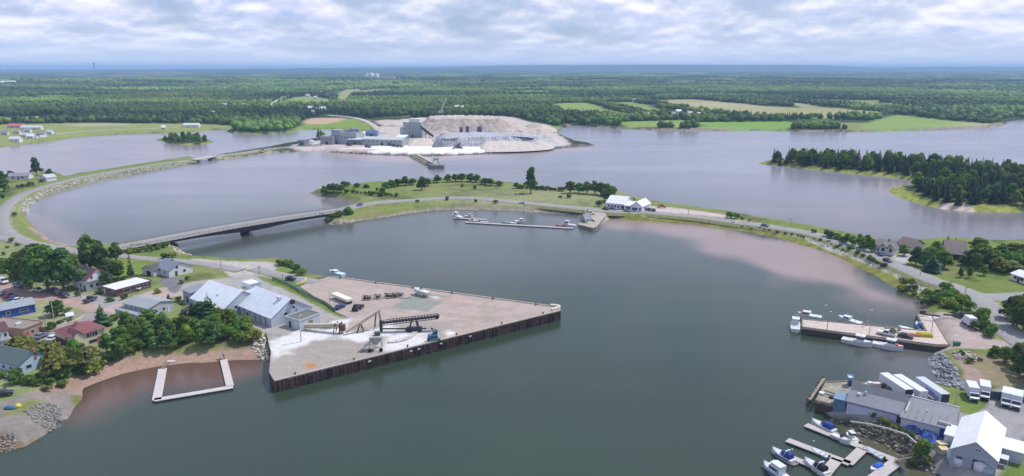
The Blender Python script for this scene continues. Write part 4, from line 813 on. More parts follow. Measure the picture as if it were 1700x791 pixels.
for s in (-1, 1):
    m = MB()
    for i in range(nb): m.bar((xs_[i], s * 4.95, deckz(xs_[i]) + .95), (xs_[i + 1], s * 4.95, deckz(xs_[i + 1]) + .95), .12, .14); m.bar((xs_[i], s * 4.95, deckz(xs_[i]) + .5), (xs_[i + 1], s * 4.95, deckz(xs_[i + 1]) + .5), .08, .1)
    for i in range(nb + 1): m.box((xs_[i], s * 4.95, deckz(xs_[i]) + .48), (.14, .14, .96))
    m.build('railing', mat('weathered_rail', (.22, .20, .19), .7, .2, 1), br)
m = MB(); m.box((x1_ + 1.2, 0, 1.4), (3, 10, 6.0)); m.build('abutment', M_dconc, br); m = MB(); m.box((x0_ - 1.2, 0, 1.6), (3, 10, 6.4)); m.build('abutment', M_dconc, br)
# small bridge over the causeway gap
a, b = Wp(322, 265.3, 3.2), Wp(356, 259.3, 3.2); c_ = (a + b) / 2; an = math.atan2(b.y - a.y, b.x - a.x); ln = (b - a).length
cb = thing('causeway_bridge', 'small flat bridge over the gap in the left causeway', 'bridge', (c_.x, c_.y, 0), an)
m = MB(); m.box((0, 0, 3.0), (ln, 8.5, .8)); m.build('deck', M_conc, cb)
for s in (-1, 1): m = MB(); m.box((s * ln * .40, 0, .4), (2.5, 9.2, 4.6)); m.build('abutment', M_dconc, cb); m = MB(); m.box((0, s * 4.1, 3.9), (ln, .12, .12)); [m.box((ln * (k / 5 - .5) * .98, s * 4.1, 3.6), (.15, .15, .7)) for k in range(6)]; m.build('railing', M_steel, cb)
# ------------------------------------------------------------------ the salt wharf
def resample(P, step):
    out = []
    for i in range(len(P)):
        a, b = np.array(P[i - 1]), np.array(P[i]); n = max(1, int(np.hypot(*(b - a)) / step))
        out += [tuple(a + (b - a) * k / n) for k in range(n)]
    return out
from mathutils.geometry import delaunay_2d_cdt
def flat_patch(pxs, z, step):
    P = poly(pxs, z); 
    area = 0.5 * np.sum(P[:, 0] * np.roll(P[:, 1], -1) - np.roll(P[:, 0], -1) * P[:, 1])
    if area < 0: P = P[::-1]
    bp = resample([tuple(p) for p in P], step); x0, y0 = P.min(0); x1, y1 = P.max(0)
    gx, gy = np.meshgrid(np.arange(x0, x1, step), np.arange(y0, y1, step)); gx = gx.ravel() + rng.uniform(-.2, .2, gx.size) * step; gy = gy.ravel() + rng.uniform(-.2, .2, gy.size) * step
    k = sdf(P, gx, gy, 20.0) > step * .6
    pts = [Vector(p) for p in bp] + [Vector((a, b)) for a, b in zip(gx[k], gy[k])]
    n = len(bp); r_ = delaunay_2d_cdt(pts, [], [list(range(n))], 1, 1e-4)
    V = np.array([v[:] for v in r_[0]]); F_ = np.array([f[:] for f in r_[2] if len(f) == 3]); return P, V, F_
WZ = 3.05
wpx = [(441,553),(449,585),(446,617),(456,634),(931,517),(930,513),(921,509.5),(548,459),(528,465),(497,476),(530,498),(557,518),(576,527),(540,535),(470,556)]
P, V, F_ = flat_patch(wpx, WZ, 0.85); wx, wy = V[:, 0], V[:, 1]
wc = np.empty((len(V), 3)); wc[:] = (0.335, 0.272, 0.24)
def wpaint(pts, c, soft, nz, amt=1.0, scale=5):
    s = sdf(poly(pts, WZ), wx, wy, 30.0) + (fnoise(wx, wy, scale, 3) - .5) * 2 * nz; a = sstep(-soft, soft, s)[:, None] * amt
    wc[:] = wc * (1 - a) + np.array(c) * a
wc *= (0.90 + .2 * fnoise(wx, wy, 7, 4))[:, None]
wpaint([(440,550),(450,640),(640,590),(760,555),(740,535),(650,535),(560,545),(500,555)], (0.285, 0.25, 0.225), 2.5, 4)
wpaint([(430,540),(560,520),(590,528),(560,545),(470,568),(445,575)], (0.25, 0.228, 0.212), 2, 2)
wpaint([(651,510),(692,486),(749,492),(708,518)], (0.205, 0.22, 0.195), .5, .5)
wpaint([(700,490),(740,493),(780,498),(800,506),(760,506),(720,500)], (0.40, 0.27, 0.23), 1.5, 2, .7)
wpaint([(760,530),(790,520),(810,515),(800,525),(770,540)], (0.33, 0.25, 0.20), 1, 2, .6)
for s_ in ([(449,580),(452,564),(490,553),(530,546),(560,546),(590,552),(640,536),(668,545),(640,556),(600,568),(560,562),(520,568),(480,582),(455,600)], [(640,562),(670,547),(705,552),(742,572),(705,586),(665,590),(640,580)], [(545,546),(560,534),(580,530),(575,540),(560,548)]): wpaint(s_, (0.60, 0.59, 0.585), 2.2, 4.5, .80, 4)
wpaint([(735,552),(745,546),(760,553),(745,560)], (0.62, 0.6, 0.6), .8, 1, .8); wpaint([(713,493),(722,491),(732,494),(722,497)], (0.52, 0.5, 0.5), .6, .5, .8); wpaint([(505,605),(518,602),(524,608),(512,613)], (0.36, 0.17, 0.06), 1, 1.2, .9, 3)
wpaint([(462,586),(468,580),(472,585),(466,590)], (0.45, 0.38, 0.16), .5, .6, .8, 3)
for tr_ in ([(560,505),(600,520),(680,530),(760,535),(830,528)], [(575,500),(640,512),(720,520),(800,528),(880,520)], [(700,560),(760,545),(820,535),(890,524)], [(520,575),(580,590),(640,588),(700,575)], [(500,590),(560,602),(620,596)], [(610,470),(680,490),(760,505),(850,515)]):
    for off_ in (-1.0, 1.0):
        L_ = smooth(poly(tr_, WZ), False, 8); g_ = np.gradient(L_, axis=0); g_ /= np.linalg.norm(g_, axis=1)[:, None]; L_ = L_ + np.stack([-g_[:, 1], g_[:, 0]], 1) * off_
        a = ((1 - sstep(.3, 1.0, dline(L_, wx, wy, 10.0))) * (.25 + .45 * fnoise(wx, wy, 6, 2)))[:, None]; wc[:] = wc * (1 - a) + np.array((.25, .215, .195)) * a
for gx_ in range(14):
    q_ = (rng.uniform(560, 900), rng.uniform(475, 535)); r_ = rng.uniform(4, 12); wpaint([(q_[0] - r_, q_[1]), (q_[0], q_[1] - r_ * .3), (q_[0] + r_, q_[1]), (q_[0], q_[1] + r_ * .3)], ((.30, .26, .235) if gx_ % 2 else (.38, .32, .29)), 1.2, 1.5, .6)
M_deck = mat('wharf_deck', None, 0.92, 0.12, 0.25, spec=0.15, attr=True, fine=(1.5, .10))
wf = thing('salt_wharf', 'big triangular salt wharf with pink gravel deck and rusty sheet pile walls', 'wharf', (0, 0, 0))
mesh_np('deck', np.column_stack([V, np.full(len(V), WZ)]), F_, M_deck, wc, False, wf)
def sheet(m, a, b, z0, z1, per=1.15, dep=.32, out=None):
    a, b = np.array(a), np.array(b); L_ = np.hypot(*(b - a)); d = (b - a) / L_; nr_ = np.array([d[1], -d[0]]); n = max(1, int(L_ / per)); Q = []
    for i in range(n):
        for f, e in ((0, 0), (.30, 0), (.5, 1), (.8, 1)): Q.append(a + d * (L_ * (i + f) / n) - nr_ * dep * e)
    Q.append(b); vs = [(q[0], q[1], z0) for q in Q] + [(q[0], q[1], z1) for q in Q]; k = len(Q)
    m.add(vs, [(i, i + 1, k + i + 1, k + i) for i in range(k - 1)])
E1 = [(446,617),(456,634),(931,517),(930,513),(921,509.5),(548,459)]; ep = [Wp(a, b, WZ) for a, b in E1]
m = MB()
for a, b in zip(ep[:-1], ep[1:]): sheet(m, a[:2], b[:2], -3, WZ - .02)
m.build('sheet_pile_wall', M_rust, wf)
q0, q1 = Wp(441,553,WZ), Wp(449,585,WZ); m = MB(); sheet(m, q0[:2], q1[:2], -1, WZ + .3, .5, .12); sheet(m, q1[:2], ep[0][:2], -1, WZ + .3, .5, .12); m.build('timber_wall', M_dwood, wf)
m = MB()
for a, b in zip(ep[1:-1], ep[2:]):
    d = (b - a).normalized(); nn = Vector((-d.y, d.x, 0)); m.bar(a + nn * .25 + Vector((0, 0, .16)), b + nn * .25 + Vector((0, 0, .16)), .5, .34)
m.build('kerb', mat('wharf_kerb', (0.40, 0.34, 0.28), .9, .2, .6), wf)
a, b = ep[1], ep[2]; d = (b - a).normalized(); nn = Vector((d.y, -d.x, 0)); L_ = (b - a).length
for k in range(34):
    if k in (7, 19, 26): continue
    p = a + d * (L_ * (k + .3 + .6 * ((k * 7) % 5) / 5) / 34.5) + nn * .18; m = MB(); m.box((p.x, p.y, 1.2 + .3 * (k % 3)), ((.5, .95, .35, .7)[k % 4], .34, 2.3 + .3 * (k % 2)), math.atan2(d.y, d.x)); m.build('fender', (M_black, M_dwood, M_rubber)[k % 3], wf)
for e0, e1 in ((ep[1], ep[2]), (ep[5], ep[4])):
    for f_ in np.linspace(.06, .93, 6):
        c_ = e0 + (e1 - e0) * float(f_); dd = (e1 - e0).normalized(); c_ = c_ + Vector((-dd.y, dd.x, 0)) * (1.1 if e0 == ep[1] else -1.1); m = MB(); m.tube((c_.x, c_.y, WZ), (c_.x, c_.y, WZ + .6), .24, .2, 8); m.tube((c_.x, c_.y, WZ + .6), (c_.x, c_.y, WZ + .78), .36, .3, 8); m.build('bollard', M_rust, wf)
for k in (9.5, 14.2, 15.1, 17.8, 21.5):
    p = a + d * (L_ * k / 34.5) + nn * .5; m = MB(); m.box((p.x, p.y, 2.3), (.9, .25, .35), math.atan2(d.y, d.x)); m.build('mooring_block', M_white, wf)
wx_ = Wp(931,517,WZ); tip = thing('curved_kerb', 'pale curved concrete kerb at the tip of the salt wharf', 'kerb', (0, 0, 0))
m = MB(); pts = [Wp(a, b, WZ) for a, b in ((916,516),(923,514),(928,512.5),(928.5,510.5),(923,509),(914,508.5))]
for a, b in zip(pts[:-1], pts[1:]): m.bar(a + Vector((0, 0, .35)), b + Vector((0, 0, .35)), .9, .7)
bpy.data.objects.remove(tip); m.build('tip_kerb', mat('pale_kerb', (.6, .55, .48), .9, .1, .6), wf)
# ------------------------------------------------------------------ small boat wharf on the right
PZ = 2.2
def pier_thing(name, label, pxs, z, m_deck, m_side, walls, cat='wharf', parent=None, piles=None):
    o = thing(name, label, cat, (0, 0, 0)); P = [Wp(a, b, z) for a, b in pxs]
    ar = sum(P[i - 1].x * P[i].y - P[i].x * P[i - 1].y for i in range(len(P)))
    if ar < 0: P = P[::-1]
    m = MB(); m.prism([(p.x, p.y) for p in P], z - .45, z); m.build('deck', m_deck, o)
    m = MB(); c = sum(P, Vector()) / len(P); Q = [(c.x + (p.x - c.x) * .985, c.y + (p.y - c.y) * .985) for p in P]; m.prism(Q, -3, z - .452); m.build('crib_wall', m_side, o)
    m = MB()
    for i in range(len(P)):
        a, b = P[i - 1], P[i]; d = (b - a).normalized(); n = Vector((-d.y, d.x, 0)) * .2; m.bar(a + n + Vector((0, 0, .14)), b + n + Vector((0, 0, .14)), .3, .26)
    m.build('kerb', M_wood, o); return o, P
M_pdeck = mat('pier_deck', (0.44, 0.37, 0.325), .9, .12, .4, fine=(1.2, .12))
sw, SWP = pier_thing('boat_wharf', 'narrow tan decked boat wharf on dark timber cribs', [(1331,530),(1331,544),(1554,573.5),(1578,574),(1545,520),(1521,522),(1537,549.5)], PZ, M_pdeck, M_dwood, None)
fp, FPP = pier_thing('plant_wharf', 'old overgrown timber wharf at the end of the fish plant', [(1371,635),(1413,633),(1450,640),(1452,690),(1405,678),(1353,666)], 2.6, mat('mossy_deck', (0.26, 0.235, 0.185), .95, .35, .35, fine=(.9, .3)), M_dwood, None)
a, b = Wp(1364,638,0), Wp(1340,674,0)
for k in range(9):
    p = a + (b - a) * (k / 8); o = MB(); o.tube((p.x, p.y, -2), (p.x + random.uniform(-.2, .2), p.y, 2.3 + random.uniform(-.5, .5)), .26, .22, 8); q = o.build('mooring_pile', M_dwood); tag(q, 'dark leaning mooring pile in the row off the old plant wharf', 'pile', 'piles off the plant wharf')
o = MB(); o.bar(a + Vector((.5, 0, 1.6)), b + Vector((.5, 0, 1.6)), .7, .4); tag(o.build('timber_boom', M_wood), 'long tan timber boom along the row of piles', 'timber')
# island pier
ip = thing('island_pier', 'short rock and timber pier below the white hall', 'pier', (0, 0, 0)); P = [Wp(a, b, 1.6) for a, b in ((968,357),(1000,351),(1012,353),(990,378),(984,380),(960,374))]
if sum(P[i - 1].x * P[i].y - P[i].x * P[i - 1].y for i in range(len(P))) < 0: P = P[::-1]
m = MB(); m.prism([(p.x, p.y) for p in P], 1.85, 2.05); m.build('deck', mat('pier_gravel', (.33, .29, .24), .95, .25, .3), ip)
c = sum(P, Vector()) / 6; m = MB(); m.prism([(c.x + (p.x - c.x) * .99, c.y + (p.y - c.y) * .99) for p in P], -2, 1.848); m.build('crib_wall', M_dconc, ip)
# mine jetty
j0, j1 = Wp(688,256,2.5), Wp(727,276,2.5); jd = j1 - j0; ja = math.atan2(jd.y, jd.x); jl = jd.length
mj = thing('mine_jetty', 'rocky causeway jetty with loading head in front of the mine', 'jetty', (j0.x, j0.y, 0), ja)
m = MB(); n = 14
m.loft([[(jl * .72 * i / n, s * (w_ + random.uniform(-.8, .8)), z) for s, w_, z in ((-1, 8, -1.5), (-1, 3.2, 2.6), (1, 3.2, 2.6), (1, 8, -1.5))] for i in range(n + 1)], smooth_=False); m.build('rock_bank', mat('jetty_rock', (.20, .19, .12), .95, .5, .3), mj)
m = MB(); m.box((jl * .55, 0, 3.2), (jl * .85, 2.2, .5)); m.build('walkway', M_conc, mj); m = MB(); m.box((jl * .93, 0, .6), (14, 11, 5.0)); m.build('loading_head', M_dconc, mj)
m = MB(); [m.tube((jl * .93 + x, y, 3), (jl * .93 + x * .4, y * .4, 8), .3, .3, 6) for x in (-3, 3) for y in (-3, 3)]; m.box((jl * .93, 0, 8), (4, 4, 1.6)); m.build('loader_frame', M_steel, mj)
# ------------------------------------------------------------------ mounds of the mine
def mound(name, label, base, top, h, mt, n=26, rough=1.2, cat='stockpile', z0=2.5, ridges=0.0, cap=None, top_mat=None):
    B = smooth(poly(base, z0), True, 10); T = smooth(poly(top, h), True, 10); k = len(B); V = []; 
    for j in range(n + 1):
        f = j / n
        for i in range(k):
            x, y = B[i] * (1 - f) + T[i] * f; e = (fnoise(x, y, 9, 3) - .5) * 2 * rough * min(1, 4 * f * (1.15 - f)); gl = ridges * (math.sin(i * 1.9) * .5 + fnoise(i * 3.0, 5, 7, 2) - .5) * min(1, 4 * f * (1.05 - f))
            c = T.mean(0); V.append((x + (x - c[0]) * .01 * gl, y + (y - c[1]) * .01 * gl, z0 - 1 + (h - z0 + 1) * (f ** .9) + e + gl))
    F_ = [(j * k + i, j * k + (i + 1) % k, (j + 1) * k + (i + 1) % k, (j + 1) * k + i) for j in range(n) for i in range(k)]
    c = T.mean(0); V2 = list(V); m2 = 7; o0 = n * k; prev = o0; nside = len(F_)
    for r_ in range(1, m2 + 1):
        f = r_ / m2; st = len(V2)
        for i in range(k):
            x, y = T[i] * (1 - f) + c * f; V2.append((x, y, h + (fnoise(x, y, 14, 3) - .5) * 2.2 * rough * .9 - (0 if cap is None else cap * f)))
        F_ += [(prev + i, prev + (i + 1) % k, st + (i + 1) % k, st + i) for i in range(k)]; prev = st
    o = mesh_np(name, V2, np.array(F_), [mt, top_mat or mt], None, False); mi = np.zeros(len(F_), np.int32); mi[nside - 2 * k:] = 1; o.data.polygons.foreach_set('material_index', mi); return tag(o, label, cat)
M_gyp = mat('brown_shaded_overburden', (0.31, 0.255, 0.22), .95, .28, .06, fine=(.3, .22)); M_gyp2 = mat('pale_sunlit_overburden', (0.42, 0.35, 0.305), .95, .2, .08, fine=(.3, .2)); M_tarp = mat('grey_tarp', (0.35, 0.35, 0.385), .7, .28, .10, wave=(.10, .30, 'X', 7.0), fine=(.35, .30)); M_tanpile = mat('tan_salt_pile', (0.46, 0.40, 0.355), .95, .12, .1, fine=(.4, .1))  # overburden tones also hold the mound's shaded face and sunlit top
mound('waste_mound', 'broad flat topped brown earth mound behind the mine', [(695,219),(720,221.5),(790,221.5),(830,219.5),(850,212),(840,203),(800,199),(750,198),(705,203)], [(715,194.5),(745,195.5),(780,196.5),(815,196.5),(824,194.5),(815,193.2),(790,192.5),(760,192.3),(725,192.8)], 19, M_gyp, rough=3.2, ridges=2.0, top_mat=M_gyp2)  # shade on the face and sun on the cap put into the two colours
mound('waste_mound', 'pale sloping bench of the brown mound at its east end', [(826,223),(860,226.5),(912,224),(924,214),(895,205),(842,205)], [(850,213),(876,212.5),(900,212.5),(902,209),(874,207.5),(852,208)], 8, M_gyp2, rough=2.6, ridges=1.4)
mound('tarped_pile', 'long grey tarpaulin covered stockpile with weighted folds', [(716,244),(760,244.5),(830,243),(900,246),(912,236),(890,226),(830,222),(760,222.5),(715,228)], [(724,230.5),(760,228.5),(820,227),(866,227.3),(884,228.5),(886,225),(866,222.5),(820,220.5),(770,220),(730,222.5)], 12, M_tarp, rough=1.5, ridges=2.2)
mound('salt_stockpile', 'pale tan salt heap left of the tarpaulin covered stockpile', [(674,243),(690,245),(718,244.5),(724,238),(716,232),(690,232)], [(686,233),(695,232.5),(710,232),(714,231),(706,230),(692,230.5)], 7, M_tanpile, rough=.35)
mound('salt_stockpile', 'pale tan salt heap at the right foot of the tarpaulin covered stockpile', [(796,250),(830,251),(880,249.5),(916,246),(915,240),(880,236),(830,237),(805,241)], [(806,237),(835,235.5),(870,234.5),(892,234.5),(888,232.5),(865,232),(835,232.5),(812,234)], 8, M_tanpile, rough=.7, ridges=1.0)
mound('rubble_heap', 'reddish rubble heap east of the brown mound', [(860,218),(890,226),(915,220),(905,208),(875,207)], [(876,209),(888,210),(896,208),(890,205.5),(880,205.5)], 9, M_gyp, rough=1.0)
for k_, (px_, py_, rp, hp_, mt_) in enumerate(((640,238,9,4,M_tanpile),(652,233,7,4.5,M_gyp2),(712,224,8,6,M_gyp),(735,222,10,7,M_gyp2),(745,219,7,6,M_gyp),(815,222,9,6,M_gyp),(838,221,10,7,M_gyp2),(862,222,8,6,M_gyp),(905,229,9,5,M_gyp2),(918,235,8,4,M_tanpile),(632,216,9,4,M_gyp2),(650,210,12,4,M_gyp),(700,210,9,6,M_gyp2),(868,233,9,7,M_tanpile),(925,238,6,3,M_tanpile))):
    c_ = Wp(px_, py_, 3); V = []; n_ = 18; a0 = rng.uniform(0, 6)
    for j in range(6):
        f = j / 5; V += [(c_.x + rp * (1 - f) * 1.4 * math.cos(2 * PI * i / n_) * (1 + .25 * math.sin(2 * a0 + 3 * 2 * PI * i / n_)), c_.y + rp * (1 - f) * math.sin(2 * PI * i / n_), 2 + hp_ * f ** .85 + rng.uniform(-.35, .35) * (f < 1)) for i in range(n_)]
    o = mesh_np('spoil_heap', V, np.array([(j * n_ + i, j * n_ + (i + 1) % n_, (j + 1) * n_ + (i + 1) % n_, (j + 1) * n_ + i) for j in range(5) for i in range(n_)]), mt_); tag(o, 'small loose spoil heap on the mine ground', 'stockpile', 'spoil heaps of the mine')
# ------------------------------------------------------------------ loose rock
def rocks(name, label, x, y, size, c, z=None, cvar=.35, cat='rocks'):
    n = len(x); V0, F0 = ico_t(1); V0 = V0.copy(); V0[:, 2] = V0[:, 2] * 2 - 1; nv = len(V0); z = height(x, y) if z is None else z
    k = 1 + rng.uniform(-.30, .30, (n, nv)); a = rng.uniform(0, 6.28, n); s = size * rng.uniform(.55, 1.25, n); ex = rng.uniform(.75, 1.35, n); ca, sa = np.cos(a)[:, None], np.sin(a)[:, None]
    vx = V0[None, :, 0] * k * (s * ex)[:, None]; vy = V0[None, :, 1] * k * s[:, None]; vz = V0[None, :, 2] * k * (s * .75)[:, None]
    V = np.stack([vx * ca - vy * sa + x[:, None], vx * sa + vy * ca + y[:, None], vz + (z + s * .2)[:, None]], -1).reshape(-1, 3)
    F_ = (F0[None] + (np.arange(n) * nv)[:, None, None]).reshape(-1, 3); C = np.repeat((np.array(c)[None] * rng.uniform(1 - cvar, 1 + cvar, (n, 1))), nv, 0)
    o = mesh_np(name, V, F_, MATS.get('loose_rock') or mat('loose_rock', None, .9, .2, 1.5, spec=.2, attr=True), C); return tag(o, label, cat, kind='stuff')
def along(pts, z, hw, n, seed=0):
    c = smooth(poly(pts, z), False, 5); d = np.diff(c, axis=0); L_ = np.hypot(d[:, 0], d[:, 1]); t = np.random.default_rng(seed).uniform(0, L_.sum(), n); cu = np.concatenate([[0], np.cumsum(L_)]); i = np.clip(np.searchsorted(cu, t) - 1, 0, len(d) - 1); f = ((t - cu[i]) / L_[i])[:, None]
    p = c[i] + d[i] * f; nr_ = np.stack([-d[i, 1], d[i, 0]], 1) / L_[i][:, None]; p = p + nr_ * rng.uniform(-hw, hw, n)[:, None]; return p[:, 0], p[:, 1]
x, y = scatter_px([(1538,580),(1562,580),(1575,600),(1598,640),(1602,652),(1575,648),(1552,640),(1560,622),(1548,604)], .85, 2, 31); rocks('riprap', 'blue grey armour stone on the bank below the boat wharf', x, y, .62, (.25, .26, .28))
x, y = along([(1020,357),(1100,361.7),(1202,370.7),(1275,382),(1338,397.5),(1428,431),(1487,457),(1530,484)], 1.0, 1.5, 800, 1); rocks('riprap', 'pale shore rock along the right causeway', x, y, .38, (.42, .40, .36))
x, y = along([(325,269.3),(290,276),(230,286),(170,296.5),(120,308.5),(80,320.5),(57,331.5),(43,343),(42,355)], 0.8, 1.8, 850, 2); rocks('riprap', 'pale rock armour on the left causeway', x, y, .7, (.36, .34, .28))
x, y = along([(352,264),(400,259),(440,253.5),(480,252)], 1.5, 2.2, 350, 3); rocks('riprap', 'rock armour on the mine causeway', x, y, .95, (.36, .34, .25))
x, y = along([(545,371),(600,365),(640,359),(700,350),(740,347),(800,347),(860,349),(920,353),(962,357)], .9, 1.8, 1300, 4); rocks('riprap', 'grey brown rock edge on the island shore', x, y, .6, (.30, .265, .22))
x, y = along([(548,252.5),(600,255.5),(650,257.5),(720,258.5),(800,255.5),(860,252.5),(905,249.5),(940,244.5),(988,241.8)], .6, 3.5, 1500, 5); rocks('riprap', 'dark rock edge of the mine shore', x, y, 1.1, (.19, .17, .155))
x, y = scatter_px([(405,548),(425,543),(440,556),(448,580),(432,578),(415,562)], 1.0, 4, 33); rocks('rocks', 'heap of pale broken rock beside the warehouse lane', x, y, .62, (.46, .42, .37))
x, y = scatter_px([(40,682),(75,660),(100,662),(98,690),(80,698),(55,696)], .62, 3, 34); rocks('rocks', 'grey boulders on the spit at the lower left', x, y, .36, (.205, .20, .18))
x, y = scatter_px([(-30,730),(0,718),(25,714),(25,726),(0,735)], .62, 3, 35); rocks('rocks', 'grey boulders at the lower left edge', x, y, .36, (.205, .20, .18))
x, y = scatter_px([(1370,684),(1430,702),(1500,719),(1532,738),(1556,775),(1545,786),(1512,764),(1470,742),(1428,722),(1398,704)], .85, 1.5, 36); rocks('rocks', 'dark rock slope under the fish plant', x, y, .5, (.16, .145, .12), cvar=.75)
x, y = scatter_px([(1580,582),(1600,578),(1626,590),(1618,598),(1590,594)], 1.2, 3.5, 37); rocks('rocks', 'broken concrete and rock beside the wharf lot', x, y, .6, (.36, .33, .30))
x, y = scatter_px([(150,637),(440,588),(446,580),(330,584),(180,606),(110,640)], 3.2, 1.5, 38); rocks('rocks', 'small stones strewn over the sandy beach', x, y, .25, (.42, .34, .28))
x, y = along([(262,408),(290,414),(300,424),(310,428)], 1.5, 2.0, 120, 9); rocks('rocks', 'pink stones on the point under the bridge', x, y, .5, (.42, .33, .28))
# ------------------------------------------------------------------ buildings
def house(name, label, A, B, depth, h, roof='gable', rise=2.0, ridge='x', wall=(.7, .7, .7), rc=(.2, .2, .22), cat='house', win=(), doors=(), chim=(), over=.35, z=None, base=None, group=None, wmat=None, rmat=None, metal=False, L_=None):
    """A, B: pixels of the ground ends of the wall facing the camera; depth runs away from it.
    win: (side, position along 0..1, sill height, width, height); doors the same without sill."""
    z = z if z is not None else G((A[0] + B[0]) / 2, (A[1] + B[1]) / 2).z
    a, b = Wp(*A, z), Wp(*B, z); d = b - a; L = L_ or math.hypot(d.x, d.y); rz = math.atan2(d.y, d.x)
    o = thing(name, label, cat, (a.x, a.y, z), rz, group); W = depth; zb = -1.2
    wm = wmat or mat('siding_%.2f_%.2f_%.2f' % wall, wall, .7, .06, .4, wave=(1.6, .07, 'Z') if not metal else (1.3, .10, 'X')); rm = rmat or roofm(rc)
    m = MB()
    if roof in ('gable', 'gambrel') and ridge == 'y':
        pr = [(0, zb), (L, zb), (L, h), (L / 2, h + rise), (0, h)]; f = lambda t: [(x, t, y) for x, y in pr]; m.loft([f(0), f(W)], smooth_=False)
    elif roof == 'gable':
        pr = [(0, zb), (W, zb), (W, h), (W / 2, h + rise), (0, h)]; f = lambda t: [(t, x, y) for x, y in pr]; m.loft([f(0), f(L)], smooth_=False)
    elif roof == 'shed':
        pr = [(0, zb), (W, zb), (W, h + rise), (0, h)]; f = lambda t: [(t, x, y) for x, y in pr]; m.loft([f(0), f(L)], smooth_=False)
    else: m.box((L / 2, W / 2, (h + zb) / 2), (L, W, h - zb))
    m.build('wall', wm, o)
    m = MB(); t = .16; ov = over; e = .02
    if roof == 'gable':
        sl = rise / ((W if ridge == 'x' else L) / 2)
        for s in (0, 1):
            span = W if ridge == 'x' else L; ln = L if ridge == 'x' else W
            lo, hi = (-ov if s == 0 else span + ov), span / 2; zl, zh = h - ov * sl + e, h + rise + e
            q = [(-ov, lo, zl), (ln + ov, lo, zl), (ln + ov, hi, zh), (-ov, hi, zh)]
            q = q + [(x, y, zz + t) for x, y, zz in q]
            if ridge == 'y': q = [(y, x, zz) for x, y, zz in q]
            m.add(q, [(0, 1, 2, 3), (4, 5, 6, 7), (0, 1, 5, 4), (1, 2, 6, 5), (2, 3, 7, 6), (3, 0, 4, 7)])
    elif roof == 'shed':
        q = [(-ov, -ov, h - ov * rise / W + e), (L + ov, -ov, h - ov * rise / W + e), (L + ov, W + ov, h + rise + ov * rise / W + e), (-ov, W + ov, h + rise + ov * rise / W + e)]; q += [(x, y, zz + t) for x, y, zz in q]
        m.add(q, [(0, 1, 2, 3), (4, 5, 6, 7), (0, 1, 5, 4), (1, 2, 6, 5), (2, 3, 7, 6), (3, 0, 4, 7)])
    elif roof == 'hip':
        i_ = min(L, W) / 2; q = [(-ov, -ov, h), (L + ov, -ov, h), (L + ov, W + ov, h), (-ov, W + ov, h)]
        q += [(i_, W / 2, h + rise), (L - i_, W / 2, h + rise)] if L > W else [(L / 2, i_, h + rise), (L / 2, W - i_, h + rise)]
        m.add(q, [(0, 1, 5, 4), (1, 2, 5), (2, 3, 4, 5), (3, 0, 4), (3, 2, 1, 0)] if L > W else [(0, 1, 4), (1, 2, 5, 4), (2, 3, 5), (3, 0, 4, 5), (3, 2, 1, 0)])
    else:
        m.box((L / 2, W / 2, h + .1), (L + 2 * ov, W + 2 * ov, .2)); 
    rf = m.build('roof', rm, o)
    if roof == 'flat':
        m = MB()
        for c, s in (((L / 2, -ov, h + .28), (L + 2 * ov, .2, .36)), ((L / 2, W + ov, h + .28), (L + 2 * ov, .2, .36)), ((-ov, W / 2, h + .28), (.2, W + 2 * ov - .21, .36)), ((L + ov, W / 2, h + .28), (.2, W + 2 * ov - .21, .36))): m.box(c, s)
        m.build('parapet', wm, rf)
    def place(side, f, zc_, w_, h_, mat_, nm, th=.08, frame=None):
        m = MB()
        if side == 'f': c = (L * f, -th / 2 + .02, zc_); s = (w_, th, h_)
        elif side == 'b': c = (L * f, W + th / 2 - .02, zc_); s = (w_, th, h_)
        elif side == 'r': c = (L + th / 2 - .02, W * f, zc_); s = (th, w_, h_)
        else: c = (-th / 2 + .02, W * f, zc_); s = (th, w_, h_)
        m.box(c, s); w = m.build(nm, mat_, o)
        if frame:
            m = MB(); fw = .12
            for dx, dz, sw, sh in ((0, h_ / 2 + fw / 2, w_ + 2 * fw, fw), (0, -h_ / 2 - fw / 2, w_ + 2 * fw, fw), (-w_ / 2 - fw / 2, 0, fw, h_), (w_ / 2 + fw / 2, 0, fw, h_)):
                m.box((c[0] + (dx if side in 'fb' else 0), c[1] + (dx if side in 'rl' else 0), c[2] + dz), (sw if side in 'fb' else th + .04, sw if side in 'rl' else th + .04, sh))
            m.build('frame', frame, w)
    for wv in win: place(wv[0], wv[1], wv[2] + wv[4] / 2, wv[3], wv[4], M_glass, 'window', .06, M_white)
    for dv in doors: place(dv[0], dv[1], dv[3] / 2, dv[2], dv[3], dv[4] if len(dv) > 4 else M_dwood, 'door', .09)
    for cx_, cy_, ch in chim:
        m = MB(); m.box((L * cx_, W * cy_, h + rise * .5 + ch / 2), (.7, .7, rise + ch)); m.build('chimney', mat('chimney_brick', (.28, .13, .10), .9, .2, 4), rf)
    return o, L, W
def sub(o, name, c, s, m, rz=0, bevel=0): q = MB(); q.box(c, s, rz); return q.build(name, m, o, bevel)
W_ = (.62, .63, .65); PALEB = (.46, .50, .56)
